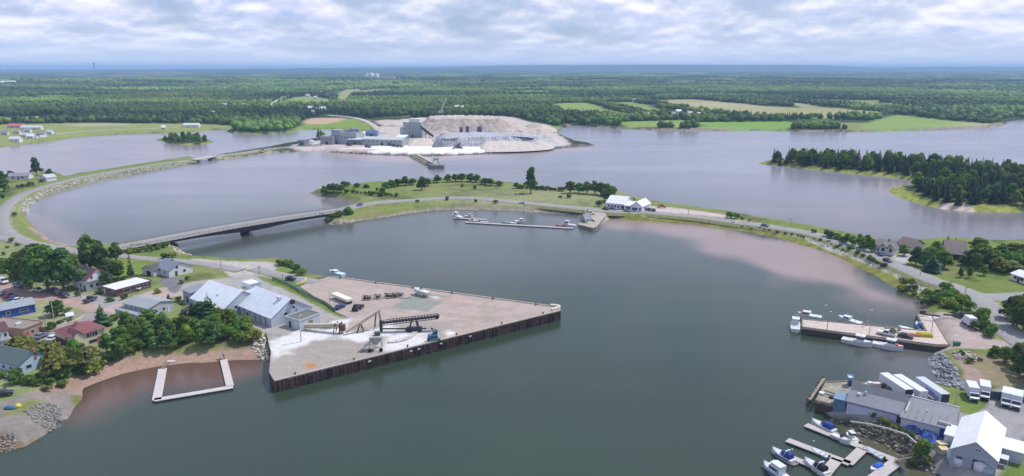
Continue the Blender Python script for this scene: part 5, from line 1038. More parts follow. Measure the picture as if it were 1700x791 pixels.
# --- salt warehouses on the left
wh, L, W = house('warehouse', 'pale blue metal salt warehouse with a steep white roof nearest the wharf', (394,521), (451,545), 15.5, 3.3, 'gable', 4.7, wall=PALEB, rc=(.66, .70, .76), cat='warehouse', metal=True, over=.3, win=(('r', .35, 3.0, 1.1, .9), ('r', .55, 4.6, 1.0, .8)), doors=(('r', .75, 1.2, 2.2), ('f', .32, 1.0, 2.1)))
sub(wh, 'roof_vent', (L * .80, W * .40, 7.9), (1.3, 1.3, .9), M_white); sub(wh, 'wall_vent', (L + .35, W * .52, 7.0), (1.0, 1.3, 1.3), M_black); sub(wh, 'downpipe', (L + .1, W * .62, 2.5), (.14, .14, 5), M_steel)
q = MB(); [q.bar((L * f, -.12, .2), (L * f, -.12, 3.0), .18) for f in (.1, .25, .4, .55, .7, .85)]; q.build('buttress', M_dconc, wh)
house('warehouse', 'broad white roofed salt warehouse half hidden behind blue spruces', (318,510), (372,530), 15.5, 3.3, 'gable', 4.7, wall=PALEB, rc=(.70, .74, .78), cat='warehouse', metal=True, over=.3, win=(('r', .3, 2.6, 1.0, .9),), doors=(('r', .7, 1.2, 2.2),))
house('store_shed', 'small grey blue shed with dark roof at the warehouse end', (305,500), (319,506), 6, 4.2, 'shed', .8, wall=(.30, .34, .40), rc=(.22, .23, .26), cat='shed', doors=(('f', .5, 1.4, 2.2),))
house('transfer_tower', 'small pale tower with flat white roof between the two warehouses', (404,499), (418,504), 4.5, 6.8, 'flat', 0, wall=(.50, .54, .58), rc=(.72, .72, .74), cat='tower', over=.15, win=(('f', .5, 4.6, 1.2, .8), ('r', .5, 4.6, 1.2, .8)), doors=(('f', .3, 1.0, 2.0),))
house('transfer_house', 'low green grey hut under the warehouse transfer tower', (397,505), (407,509), 3.5, 4.6, 'shed', .5, wall=(.36, .42, .40), rc=(.66, .68, .7), cat='hut', over=.15, doors=(('f', .5, .9, 2.0),))
house('concrete_store', 'low pale concrete store with dark flat roof at the start of the conveyor', (475,542), (499,549), 8.5, 3.1, 'flat', 0, wall=(.47, .50, .53), rc=(.13, .125, .12), cat='shed', over=.1, doors=(('f', .3, 1.1, 2.2), ('f', .7, 1.6, 2.4, M_white), ('r', .5, 1.8, 2.3, M_dconc)))
# --- town
house('cottage', 'white house with blue grey roof beside the pale lane', (257.5,454), (281.5,461.5), 10.0, 2.9, 'gable', 2.4, wall=W_, rc=(.18, .20, .25), win=(('r', .35, 3.1, .9, 1.0), ('r', .65, 1.0, 1.0, 1.1), ('f', .3, 1.0, 1.0, 1.1), ('f', .7, 1.0, 1.0, 1.1)), doors=(('r', .3, 1.0, 2.1),), chim=((.5, .5, .6),))
house('garage', 'small white gabled garage left of the blue grey roofed house', (237,456), (256,459.5), 7.5, 2.3, 'gable', 1.8, 'y', wall=W_, rc=(.07, .075, .085), cat='garage', win=(('f', .5, 2.6, .6, .5),), doors=(('f', .55, 2.4, 2.0, M_black),))
o, L, W = house('gabled_house', 'white house with dark maroon roof and red gable trim by the big maples', (121,476), (145,483.5), 8.6, 4.2, 'gable', 3.4, wall=W_, rc=(.095, .075, .085), win=(('r', .25, 4.3, .8, 1.2), ('r', .72, 4.6, .7, 1.0), ('r', .2, 1.0, 1.0, 1.2), ('r', .45, 1.0, .9, 1.2), ('r', .8, 1.0, .8, 1.3), ('f', .6, 1.0, 1.0, 1.2)), doors=(('f', .85, 1.0, 2.1),), chim=((.35, .5, .9),))
q = MB(); q.box((L + .5, W * .5, 3.35), (1.3, W * 1.02, .2)); q.build('porch_roof', roofm((.12, .12, .14)), o); q = MB(); q.bar((L + .36, -.35, 4.2), (L + .36, W / 2, 7.7), .18, .3); q.bar((L + .36, W + .35, 4.2), (L + .36, W / 2, 7.7), .18, .3); q.build('red_trim', M_red, o)
house('flat_roof_building', 'low dark red building with a white flat roof and white windows', (171,487), (194,493.5), 13.5, 2.5, 'flat', 0, wall=(.15, .07, .075), rc=(.70, .70, .74), cat='building', over=.4, win=(('r', .30, .9, 2.4, 1.2), ('r', .62, .9, 1.4, 1.2), ('f', .4, .9, 1.6, 1.2), ('f', .75, .9, 1.2, 1.2), ('r', .85, 1.0, 1.4, 1.0)), doors=(('f', .15, 1.1, 2.1, M_white),))
house('grey_hall', 'upper grey hall with a row of five small windows', (207,520), (248,530), 9.5, 3.6, 'gable', 1.2, wall=(.42, .42, .46), rc=(.27, .28, .29), cat='building', win=tuple(('f', .12 + .19 * i, 2.2, .55, 1.0) for i in range(5)) + (('r', .3, 1.4, .8, 1.0), ('r', .6, 1.4, .8, 1.0)), doors=(('r', .8, 1.0, 2.1, M_white),))
house('grey_annex', 'low flat grey annex in front of the hall with five windows', (192,522), (232,534), 7.2, 1.9, 'shed', .5, wall=(.34, .33, .32), rc=(.25, .26, .28), cat='building', over=.3, win=(('f', .3, .7, .8, .7), ('f', .6, .7, .8, .7)), doors=(('r', .5, 1.0, 1.8),))
d_, L, W = house('blue_house', 'bright blue house with grey roof and white corner boards', (-10,533), (60,518.5), 8.5, 3.0, 'gable', 1.3, wall=(.035, .085, .33), rc=(.25, .27, .30), win=(('f', .72, 1.2, 2.4, .7), ('f', .35, 1.0, 1.0, 1.1), ('r', .5, 1.0, 1.2, 1.1)), doors=(('r', .8, 1.0, 2.1, M_white),))
sub(d_, 'corner_board', (L + .03, -.03, 1.4), (.3, .3, 3.2), M_white); sub(d_, 'roof_vent', (L * .62, W * .3, 4.1), (.5, .5, .5), M_white)
o, L, W = house('brown_block', 'tan walled block with a flat brown roof and rooftop boxes', (41,565), (73,552), 15.0, 3.4, 'flat', 0, wall=(.30, .205, .155), rc=(.225, .185, .165), cat='building', over=.15, win=(('f', .45, 1.2, 1.2, 1.1),), doors=(('f', .15, 1.1, 2.2, M_red), ('f', .85, 1.0, 2.2)))
sub(o, 'rooftop_unit', (L * .45, W * .35, 3.9), (1.8, .8, .5), M_white); sub(o, 'rooftop_unit', (L * .2, W * .6, 3.85), (1.0, 1.0, .5), M_dconc)
o, L, W = house('veranda_house', 'white house with maroon roof and a railed veranda at the left edge', (-34,583), (17,571), 7.5, 4.4, 'gable', 1.8, wall=W_, rc=(.10, .045, .055), win=(('f', .45, 2.6, .8, 1.1), ('f', .68, 2.6, .8, 1.1), ('f', .9, 2.6, .7, 1.1)), doors=(('f', .3, 1.0, 2.1),))
sub(o, 'veranda_roof', (L * .6, -1.3, 2.3), (L * .85, 2.4, .18), M_steel); q = MB(); [q.box((L * .2 + L * .8 * i / 8, -2.4, 1.1), (.12, .12, 2.2)) for i in range(9)]; q.box((L * .6, -2.4, .9), (L * .84, .1, .12)); q.build('veranda_rail', M_white, o)
o, L, W = house('teal_house', 'light blue house with dark green grey roof below the olive trees', (-14,612), (34,623), 8.6, 2.8, 'gable', 2.2, wall=(.36, .50, .62), rc=(.075, .105, .105), win=(('r', .3, 1.0, 1.5, 1.0), ('f', .45, 1.0, 1.0, 1.0), ('f', .7, 1.0, 1.0, 1.0), ('f', .9, 1.0, .8, 1.0)), doors=(('r', .8, 1.0, 2.0, M_white),), chim=((.98, .55, 1.0),))
q = MB(); q.box((L * .5, -1.7, .5), (L * .9, 3.0, .25)); q.build('deck', M_wood, o)
house('blue_wing', 'light blue flat wing with pale grey roof joined to the teal roofed house', (53,613), (78,601), 6.0, 2.7, 'shed', .5, wall=(.40, .54, .66), rc=(.36, .38, .40), win=(('f', .3, 1.0, 1.6, 1.1), ('f', .75, 1.0, .9, 1.0), ('r', .5, 1.0, .9, 1.0)), doors=(('f', .55, .9, 2.0, M_red),), cat='house wing')
o, L, W = house('red_roof_house', 'cream house with a large dark red roof above the thicket', (121,583), (176,566), 9.8, 4.4, 'hip', 2.2, wall=(.58, .52, .38), rc=(.175, .065, .07), over=.6, win=tuple(('f', .50 + .075 * i, 2.6, .85, 1.3) for i in range(4)) + (('f', .14, 2.3, 1.0, 1.4), ('f', .22, 2.3, 1.0, 1.4), ('f', .62, .6, 2.4, 1.1), ('f', .88, .5, 1.0, 1.2), ('r', .5, 2.8, 1.0, 1.1), ('l', .3, 2.6, 1.0, 1.2)), doors=(('f', .80, 1.0, 2.0, M_red),), chim=((.40, .45, .6),))
q = MB(); q.loft([[(L * .05, y, -.4), (L * .30, y, -.4), (L * .30, y, 4.3), (L * .175, y, 5.7), (L * .05, y, 4.3)] for y in (-.9, 2.0)], smooth_=False); q.build('gable_bay', mat('siding_cream', (.58, .52, .38), .7, .06, .4), o)
q = MB(); [q.add([(L * a_, -1.2, z_), (L * .175, -1.2, 6.0), (L * .175, 4, 6.0), (L * a_, 4, z_)] + [(L * a_, -1.2, z_ + .15), (L * .175, -1.2, 6.15), (L * .175, 4, 6.15), (L * a_, 4, z_ + .15)], [(0, 1, 2, 3), (4, 5, 6, 7), (0, 1, 5, 4), (2, 3, 7, 6), (0, 3, 7, 4), (1, 2, 6, 5)]) for a_, z_ in ((.02, 4.25), (.33, 4.25))]; q.build('bay_roof', roofm((.175, .065, .07)), o)
sub(o, 'skirt_wall', (-.06, W * .5, 1.3), (.1, W * .98, 2.8), mat('dark_red_siding', (.12, .03, .04), .8, .1, 1))
house('teal_shed', 'little teal roofed garden shed in the bushes below the red roofed house', (119,604), (136,600), 3.0, 1.9, 'gable', .8, wall=(.40, .48, .46), rc=(.10, .30, .28), cat='shed', win=(('f', .4, .7, .7, .7),), doors=(('f', .75, .8, 1.7),))
house('playhouse', 'tiny white roofed play house on the corner lawn', (112,531), (122,529), 1.6, 1.3, 'gable', .7, wall=(.55, .54, .56), rc=(.6, .6, .62), cat='play house', doors=(('f', .5, .5, 1.0),))
# --- the left causeway point and the village across the water
house('grey_bungalow', 'long grey roofed bungalow by the left causeway', (13,299), (48,298), 8.5, 2.6, 'gable', 1.9, wall=(.55, .54, .56), rc=(.22, .21, .25), win=(('f', .25, 1, 1.6, 1.1), ('f', .7, 1, 1.6, 1.1)), doors=(('f', .5, 1, 2.1),))
house('white_cottage', 'small white gabled cottage under the leaning tree on the causeway point', (67,301), (78,302), 7.5, 2.8, 'gable', 2.0, 'y', wall=W_, rc=(.40, .42, .46), win=(('f', .3, 1, .9, 1.1), ('f', .7, 1, .9, 1.1)), doors=(('f', .5, .9, 2.0),))
VL = [((12, 213), 26, 10, 'gable', (.5, .45, .45), (.50, .11, .12), 'big barn with a bright red roof in the far left village'), ((34, 216), 34, 7, 'gable', W_, (.62, .63, .66), 'long white roofed shed in the far left village'), ((2, 225), 10, 8, 'gable', (.5, .5, .5), (.2, .2, .22), 'grey roofed house at the left edge of the far village'),
      ((15, 236), 17, 8, 'gable', W_, (.5, .5, .53), 'pale house nearest the shore in the far left village'), ((32, 229), 12, 9, 'gable', (.66, .66, .66), (.36, .40, .38), 'green grey roofed house in the far left village'), ((44, 231), 11, 9, 'gable', W_, (.68, .68, .70), 'brightest white house in the far left village'),
      ((52, 234), 9, 8, 'gable', W_, (.30, .3, .32), 'white house with dark roof near the far village shore'), ((60, 227), 14, 8, 'gable', (.45, .43, .42), (.22, .2, .2), 'brown house in the far left village'), ((76, 224), 10, 9, 'gable', (.6, .62, .66), (.34, .38, .44), 'blue grey house at the end of the far village'),
      ((66, 233), 10, 7, 'gable', W_, (.62, .62, .62), 'small white shed by the far village shore'), ((22, 223), 10, 7, 'gable', (.6, .58, .52), (.3, .24, .2), 'tan house in the middle of the far village'), ((40, 221), 10, 7, 'gable', (.6, .6, .6), (.25, .26, .3), 'grey house behind the far village'), ((268, 216), 7, 8, 'gable', W_, (.66, .66, .66), 'lone white house on the far meadow'),
      ((304, 212), 26, 9, 'gable', (.62, .62, .64), (.62, .63, .66), 'long pale barn at the wood edge of the far meadow'), ((2, 142.5), 18, 30, 'gable', W_, (.6, .6, .62), 'pale roofed building far off in the left woods'), ((14, 142.2), 14, 30, 'gable', W_, (.62, .62, .62), 'second pale building far off in the left woods')]
for (px, py), wp, dp, rf, wc_, rc_, lab in VL:
    house('village_house' if 'barn' not in lab and 'shed' not in lab else 'barn', lab, (px, py), (px + wp, py - .2), dp, 3.2 if dp < 20 else 14, rf, 2.6 if dp < 20 else 5, wall=wc_, rc=rc_, cat='house' if 'barn' not in lab and 'shed' not in lab else 'barn', z=gz(*Wp(px, py, 3)[:2]) if py > 160 else None, win=(('f', .3, 1, 1.2, 1.2), ('f', .7, 1, 1.2, 1.2)) if dp < 20 else ())
# scattered far houses
FH = [((516, 181), 8), ((527, 184), 7), ((536, 182), 10), ((519, 188), 6), ((500, 172), 6), ((511, 160), 6), ((524, 163), 5), ((531, 155), 6), ((545, 158), 5), ((759, 179.5), 8), ((768, 180), 6), ((1054, 168), 6), ((1126, 187), 9), ((1145, 190), 8), ((1157, 192), 10), ((1163, 187), 9), ((1118, 191), 6), ((966, 187), 6), ((1075, 192), 6), ((1243, 166), 5), ((1172, 163), 6), ((395, 177), 6), ((372, 176), 8), ((407, 176.5), 8), ((354, 189), 6), ((918, 169), 4)]
for i, ((px, py), wp) in enumerate(FH):
    p = Wp(px, py, 6); p.z = gz(p.x, p.y); wpx_m = wp * p.y / FPX
    o = thing('farmhouse', 'small pale house among the far woods and fields', 'house', p, random.uniform(-.4, .4), 'far houses beyond the bay')
    q = MB(); w2 = wpx_m / 2; hh = 5.5; q.loft([[(x, -4, -1), (x, 4, -1), (x, 4, hh), (x, 0, hh + 3), (x, -4, hh)] for x in (-w2, w2)], smooth_=False); q.build('wall', paintm((.74, .74, .74)), o)
    q = MB(); [q.add([(-w2 - .4, s * 4.5, hh - .3), (w2 + .4, s * 4.5, hh - .3), (w2 + .4, 0, hh + 3.1), (-w2 - .4, 0, hh + 3.1)], [(0, 1, 2, 3)]) for s in (-1, 1)]; q.build('roof', paintm(random.choice([(.5, .5, .52), (.3, .3, .33), (.62, .62, .62), (.25, .2, .2)])), o)
for px, r_, h_ in ((610, 14, 26), (617, 16, 30), (626, 14, 26)):
    p = Wp(px, 134, 12); z = gz(p.x, p.y); q = MB(); q.tube((p.x, p.y, z - 2), (p.x, p.y, z + h_), r_, r_, 14); q.tube((p.x, p.y, z + h_), (p.x, p.y, z + h_ + 8), r_, 1, 14); tag(q.build('silo', M_white, None), 'white silo far off in the woods beyond the mine', 'silo', 'far white silos')
p = Wp(645, 135, 12); z = gz(p.x, p.y); q = MB(); q.box((p.x, p.y, z + 7), (70, 30, 16)); tag(q.build('far_barn', M_white), 'long white barn beside the far silos', 'barn')
p = Wp(158, 126, 20); zt = CAMH + p.y * (HOR - 105) / FPX; q = MB(); [q.bar((p.x + sx_ * 7, p.y + sy_ * 7, 20), (p.x + sx_ * 1.5, p.y + sy_ * 1.5, zt), 2.4) for sx_ in (-1, 1) for sy_ in (-1, 1)]; [q.bar((p.x - 7, p.y, z_), (p.x + 7, p.y, z_ + 12), 1.2) for z_ in np.arange(24, zt * .8, 18)]; q.box((p.x, p.y, zt - 8), (12, 12, 12)); tag(q.build('radio_mast', M_steel), 'tall lattice radio mast on the far left horizon', 'mast')
# --- island hall and the houses on the right
house('white_hall', 'large white hall with a white gabled roof on the island causeway', (1006,345.5), (1036,348.5), 16, 3.2, 'gable', 3.4, wall=(.62, .64, .72), rc=(.76, .77, .80), cat='hall', metal=True, win=tuple(('f', .15 + .18 * i, 1, 1.1, 1.1) for i in range(5)), doors=(('f', .93, 1.4, 2.2),))
house('white_link', 'low white link building between the two island halls', (1036,349), (1049,350.2), 9, 2.8, 'shed', .9, wall=(.66, .68, .74), rc=(.74, .75, .78), cat='building', win=(('f', .3, 1, 1, 1.1), ('f', .7, 1, 1, 1.1)), doors=(('f', .5, 1.0, 2.1, M_blue),))
house('white_shop', 'second smaller white building right of the island hall with dark windows', (1047,350.5), (1066,352.5), 14, 3.2, 'gable', 2.6, 'y', wall=(.66, .68, .74), rc=(.76, .77, .80), cat='building', win=tuple(('f', .2 + .3 * i, 1, 1.1, 1.2) for i in range(3)) + (('r', .3, 1, 1.2, 1.1), ('r', .7, 1, 1.2, 1.1)), doors=(('f', .35, 1.0, 2.1, M_blue),))
o, L, W = house('gabled_house', 'white house with grey brown roof and twin front gables on the right shore', (1452,419.5), (1483,424), 9, 3.0, 'gable', 2.6, wall=W_, rc=(.17, .155, .15), win=(('f', .2, 1, 1.1, 1.2), ('r', .3, 1.2, .9, 1.2), ('r', .7, 1.2, .9, 1.2)), doors=(('f', .5, 1, 2.1),), chim=((.6, .5, .7),))
for f in (.45, .85):
    q = MB(); q.loft([[(L * f - 1.6, y, -.5), (L * f + 1.6, y, -.5), (L * f + 1.6, y, 3.2), (L * f, y, 5.0), (L * f - 1.6, y, 3.2)] for y in (-1.2, W * .45)], smooth_=False); q.build('front_gable', paintm(W_), o)
    q = MB(); [q.bar((L * f + s * 1.9, W * .1, 3.1), (L * f, W * .1, 5.2), W * .75, .18) for s in (-1, 1)]; q.build('gable_roof', roofm((.17, .155, .15)), o); q = MB(); q.box((L * f, -1.22, 2.2), (1.2, .08, 1.6)); q.build('window', M_glass, o)
house('brown_bungalow', 'low white bungalow with broad brown roof on the right shore', (1489,413.5), (1512,418.5), 10, 2.5, 'gable', 2.6, wall=(.62, .60, .62), rc=(.15, .105, .10), win=(('f', .3, .9, 1.5, 1.2), ('f', .7, .9, 1.5, 1.2)), doors=(('f', .5, 1.0, 2.1),), over=.7)
house('brown_barn', 'big brown roofed barn half buried in trees on the right shore', (1568,430), (1604,433), 11, 2.6, 'gable', 4.8, wall=(.22, .17, .16), rc=(.20, .155, .145), cat='barn', doors=(('f', .5, 2.4, 2.4),), win=(('f', .2, 1, 1, 1), ('f', .8, 1, 1, 1)))
house('white_bungalow', 'white bungalow with white roof at the right edge of the lawn', (1677,464), (1722,480), 7.5, 2.5, 'gable', 1.3, wall=W_, rc=(.76, .76, .77), win=(('f', .18, .9, 1.4, 1.1), ('f', .42, .9, 1.6, 1.2), ('f', .62, .9, 1.4, 1.1), ('l', .5, .9, 1.4, 1.1)), doors=(('f', .3, 1, 2.0),))
# --- the fish plant
o, L, W = house('plant_building', 'dark grey roofed fish plant building with pale lean-to beside the old wharf', (1405,680), (1496,704), 12.5, 2.1, 'gable', 2.8, wall=(.44, .44, .54), rc=(.095, .10, .125), cat='building', metal=True, win=(('r', .4, 1, 1.0, 1.0),), doors=(('l', .5, 2.2, 2.4, M_black), ('f', .96, 1.2, 2.1, M_black)))
q = MB(); q.add([(-.3, -.4, 2.05), (L * .995, -.4, 2.05), (L * .995, 3.4, 3.75), (-.3, 3.4, 3.75)] + [(-.3, -.4, 2.35), (L * .995, -.4, 2.35), (L * .995, 3.4, 4.05), (-.3, 3.4, 4.05)], [(0, 1, 2, 3), (4, 5, 6, 7), (0, 1, 5, 4), (1, 2, 6, 5), (2, 3, 7, 6), (3, 0, 4, 7)]); q.build('lean_to_roof', roofm((.20, .205, .235)), o)
sub(o, 'roof_hatch', (L * .17, 2.4, 3.7), (.8, .6, .7), M_white); sub(o, 'roof_hatch', (L * .28, 3.0, 4.1), (.5, .5, .9), M_steel); sub(o, 'fascia', (L + .5, W * .5, 3.2), (.2, W * .9, .35), M_white)
o, L, W = house('plant_building', 'long flat grey fish plant roof with a white back edge', (1494,709), (1578,731), 10.5, 2.5, 'shed', .9, wall=(.46, .46, .52), rc=(.19, .195, .215), cat='building', metal=True, doors=(('f', .85, 1.6, 2.2, M_blue),))
sub(o, 'fascia', (L * .5, W + .42, 3.6), (L + .7, .22, .5), M_white)
for k in range(4): q = MB(); q.box((L * (.74 + .065 * k), 1.2, 2.95), (.62, .62, .6)); q.box((L * (.74 + .065 * k), 1.2, 3.35), (.42, .42, .3)); q.build('roof_fan', M_steel, o)
sub(o, 'roof_vent', (L * .45, W * .5, 3.3), (.35, .35, .5), M_white)
for k in range(1, 7): sub(o, 'roof_seam', (L * k / 7, W * .5, 3.16), (.10, W * .94, .05), roofm((.15, .155, .17))).rotation_euler = (math.atan2(.9, W) * 0, 0, 0)
o, L, W = house('white_shed', 'big white roofed grey gabled shed at the bottom right', (1576,768), (1652,790), 17.5, 3.3, 'gable', 2.9, 'y', wall=(.30, .32, .37), rc=(.76, .76, .78), cat='shed', metal=True, over=.25, win=(('f', .53, 4.3, .45, .4), ('f', .60, 4.3, .45, .4)), doors=(('f', .62, 2.2, 2.3, M_black), ('f', .2, 1.1, 2.0), ('l', .5, 2.5, 2.5, M_black)))
q = MB(); q.box((L + 2.0, W * .62, 1.3), (4.0, 5.4, 2.9)); q.build('side_wing', paintm((.42, .44, .48)), o); q = MB(); q.box((L + 2.1, W * .62, 2.85), (4.5, 6.0, .2)); q.build('wing_roof', roofm((.74, .74, .76)), o)
q = MB(); q.box((L + .8, W * .32, 2.0), (1.8, 2.2, .15)); [q.box((L + 1.6, W * .32 + s, .6), (.1, .1, 2.8)) for s in (-1, 1)]; q.build('side_canopy', M_white, o); q = MB(); q.box((-1.1, W * .55, 3.0), (2.4, W * .35, .18)); q.box((-1.1, W * .55, 1.2), (2.0, W * .33, 3.4)); q.build('left_wing', M_gel, o)
q = MB(); [q.tube((L * f, -.25, 1.2), (L * g, -.25, 2.2), .07, .07, 6) for f, g in ((.35, .8), (.8, .8), (.35, .35))]; q.build('pipework', M_steel, o)
house('edge_shed', 'narrow blue roofed shed at the right edge of the truck yard', (1697,664), (1712,668), 9, 2.6, 'gable', 1.0, 'y', wall=W_, rc=(.12, .17, .28), cat='shed', doors=(('f', .5, .9, 2.0),))
house('float_shed', 'small blue shed on the old plant wharf', (1383,674), (1403,679), 3.4, 2.0, 'shed', .5, wall=(.10, .17, .24), rc=(.16, .24, .33), cat='shed', over=.15, z=2.6, doors=(('r', .5, .9, 1.7, M_black),))
house('pump_hut', 'little blue hut at the seaward corner of the plant wharf', (1407,642), (1414,643), 2.0, 2.2, 'flat', 0, wall=(.16, .26, .40), rc=(.6, .62, .66), cat='hut', over=.1, z=2.6, doors=(('f', .5, .7, 1.7),))
# --- the mine
MG = (.33, .36, .38)
def block(name, label, A, B, depth, h, roof='flat', rise=0, wall=MG, rc=(.36, .37, .39), cat='building', n=3, **k):
    return house(name, label, A, B, depth, h, roof, rise, wall=wall, rc=rc, cat=cat, metal=True, over=.2, z=3.0, win=tuple(('f', (i + .5) / n, h * .55, 1.6, 1.4) for i in range(n)), doors=(('f', .5, 3.0, 3.2, M_black),), **k)
block('container_shed', 'dark grey box shed at the left end of the mine', (495,242), (506,242.3), 8, 5.5, wall=(.20, .21, .25), rc=(.30, .31, .35), cat='shed', n=2)
block('mine_building', 'low grey block at the left of the mine plant', (532,240), (553,240.5), 14, 8.5, wall=(.28, .28, .32), rc=(.36, .34, .33), n=4)
block('mine_building', 'tall narrow grey tower block of the mine plant', (551,239), (566,239.5), 12, 15, wall=(.33, .35, .38), rc=(.4, .4, .42), cat='tower', n=3)
o, L, W = block('mine_building', 'broad grey green block with rooftop sheds in the mine plant', (566,239.5), (592,240), 20, 12.5, wall=(.36, .39, .39), rc=(.35, .36, .37), n=5)
for k, (fx, fy, sx_, sy_, sz_) in enumerate(((.3, .4, 5, 4, 3), (.6, .5, 6, 5, 4), (.85, .6, 4, 4, 3.5))): sub(o, 'rooftop_shed', (L * fx, W * fy, 12.7 + sz_ / 2), (sx_, sy_, sz_), paintm((.27, .28, .31)))
block('curved_roof_shed', 'pale shed with ribbed round roof before the mine block', (577,240.5), (601,241), 12, 5.5, 'gable', 1.8, wall=(.16, .17, .20), rc=(.46, .47, .5), cat='shed', n=2)
block('long_shed', 'very long low grey shed in the middle of the mine', (601,241), (668,243), 16, 6.5, 'gable', 2.2, wall=(.34, .36, .37), rc=(.42, .44, .46), cat='shed', n=9)
block('mine_shed', 'white roofed shed behind the mine block', (592,228), (605,228), 12, 5, 'gable', 1.5, wall=(.62, .62, .62), rc=(.68, .70, .72), cat='shed', n=2)
block('mine_shed', 'bright blue roofed shed behind the long mine shed', (606,227), (626,227), 12, 4.5, 'gable', 2, wall=(.2, .24, .34), rc=(.06, .11, .30), cat='shed', n=2)
o, L, W = block('headframe_tower', 'tall grey green mine tower with white roof cap', (670,228.5), (699,229), 16, 18, wall=(.32, .36, .37), rc=(.60, .60, .58), cat='tower', n=5)
sub(o, 'roof_cap', (L * .6, W * .5, 20.2), (L * .62, W * .6, 4), paintm((.62, .60, .55))); sub(o, 'side_block', (-2.4, W * .4, 6), (4.8, 9, 12), paintm((.42, .46, .47))); 
for k in range(4): q = MB(); q.tube((L * (.3 + .2 * k), -.6, 0), (L * (.3 + .2 * k), -.6, 15), .5, .5, 8); q.build('pipe', M_steel, o)
q = MB(); [q.bar((L + 1 + x, -1, 0), (L + 1 + x, -1, 12 - x * .6), .5) for x in (0, 5, 10)]; q.bar((L, -1, 14), (L + 16, -1, 2), 1.6, 1.6); q.bar((L, 4, 11), (L + 14, 4, 1), 1.4, 1.4); [q.bar((L + 1 + x, -1, 5), (L + 6 + x, -1, 9 - x * .6), .3) for x in (0, 5)]; q.build('gantry', M_black, o)
block('panel_roof_shed', 'shed with bright pale blue roof left of the mine tower', (657,235), (673,235.5), 9, 5, 'shed', 1.6, wall=(.2, .22, .24), rc=(.60, .72, .78), cat='shed', n=2)
block('blue_hopper_house', 'dark blue hopper building above the tarpaulin covered pile', (773,223), (778.5,223), 6, 9, wall=(.07, .08, .20), rc=(.1, .1, .2), cat='tower', n=1)
block('blue_hopper_house', 'wider blue screening building right of the dark blue hopper', (792,223), (800,223), 7, 8.5, wall=(.09, .10, .22), rc=(.12, .13, .25), cat='tower', n=1)
block('green_hopper_house', 'dark green hopper building left of the dark blue hopper', (763,223), (768,223), 5, 8, wall=(.10, .12, .09), rc=(.12, .14, .1), cat='tower', n=1)
# dome, crane boom, loose plant
p = Wp(517, 241, 3); q = MB(); q.tube((p.x, p.y, 2), (p.x, p.y, 6), 6, 6, 16); q.tube((p.x, p.y, 6), (p.x, p.y, 8.5), 6, 1.0, 16); tag(q.build('storage_dome', M_white), 'round white storage tank left of the mine plant', 'tank')
p = Wp(522, 242, 3); q = MB(); [q.tube((p.x + x, p.y + random.uniform(-2, 2), 2.5), (p.x + x, p.y, 4.6), 2.8, .3, 9) for x in (-9, -3, 3, 8)]; tag(q.build('scrap_heap', paintm((.36, .28, .20))), 'brown heaps of scrap around the white storage tank', 'heap')
p = Wp(732, 196, 8); q = MB(); t_ = Wp(743, 160, 0); zt = CAMH + p.y * (HOR - 161) / FPX; xt = (743 - CX) / FPX * p.y
def lattice(m, a, b, w_, n, r_):
    a, b = Vector(a), Vector(b); d = (b - a); qn = d.to_track_quat('Z', 'Y').to_matrix(); u_, v_ = qn @ Vector((w_, 0, 0)), qn @ Vector((0, w_, 0)); cs = [u_ + v_, -u_ + v_, -u_ - v_, u_ - v_]
    for c in cs: m.bar(a + c, b + c * .5, r_)
    for i in range(n):
        f, g = i / n, (i + 1) / n
        for k in range(4): m.bar(a + d * f + cs[k] * (1 - f * .5), a + d * g + cs[(k + 1) % 4] * (1 - g * .5), r_ * .7)
cr = thing('boom_crane', 'pale lattice crane boom leaning over the top of the brown mound', 'crane', (p.x, p.y, 18))
q = MB(); lattice(q, (0, 0, 0), (xt - p.x, 0, zt - 18), 1.0, 12, .55); q.build('boom', paintm((.55, .55, .50)), cr); q = MB(); q.bar(((xt - p.x) * .62, 0, (zt - 18) * .62), ((xt - p.x) * .62 - 9, 0, (zt - 18) * .93), .8); q.bar(((xt - p.x) * .62 - 9, 0, (zt - 18) * .93), (xt - p.x, 0, zt - 18), .25); q.build('mast', paintm((.55, .55, .50)), cr); q = MB(); q.box((0, 0, -.5), (7, 4, 3)); q.build('crane_body', M_steel, cr)
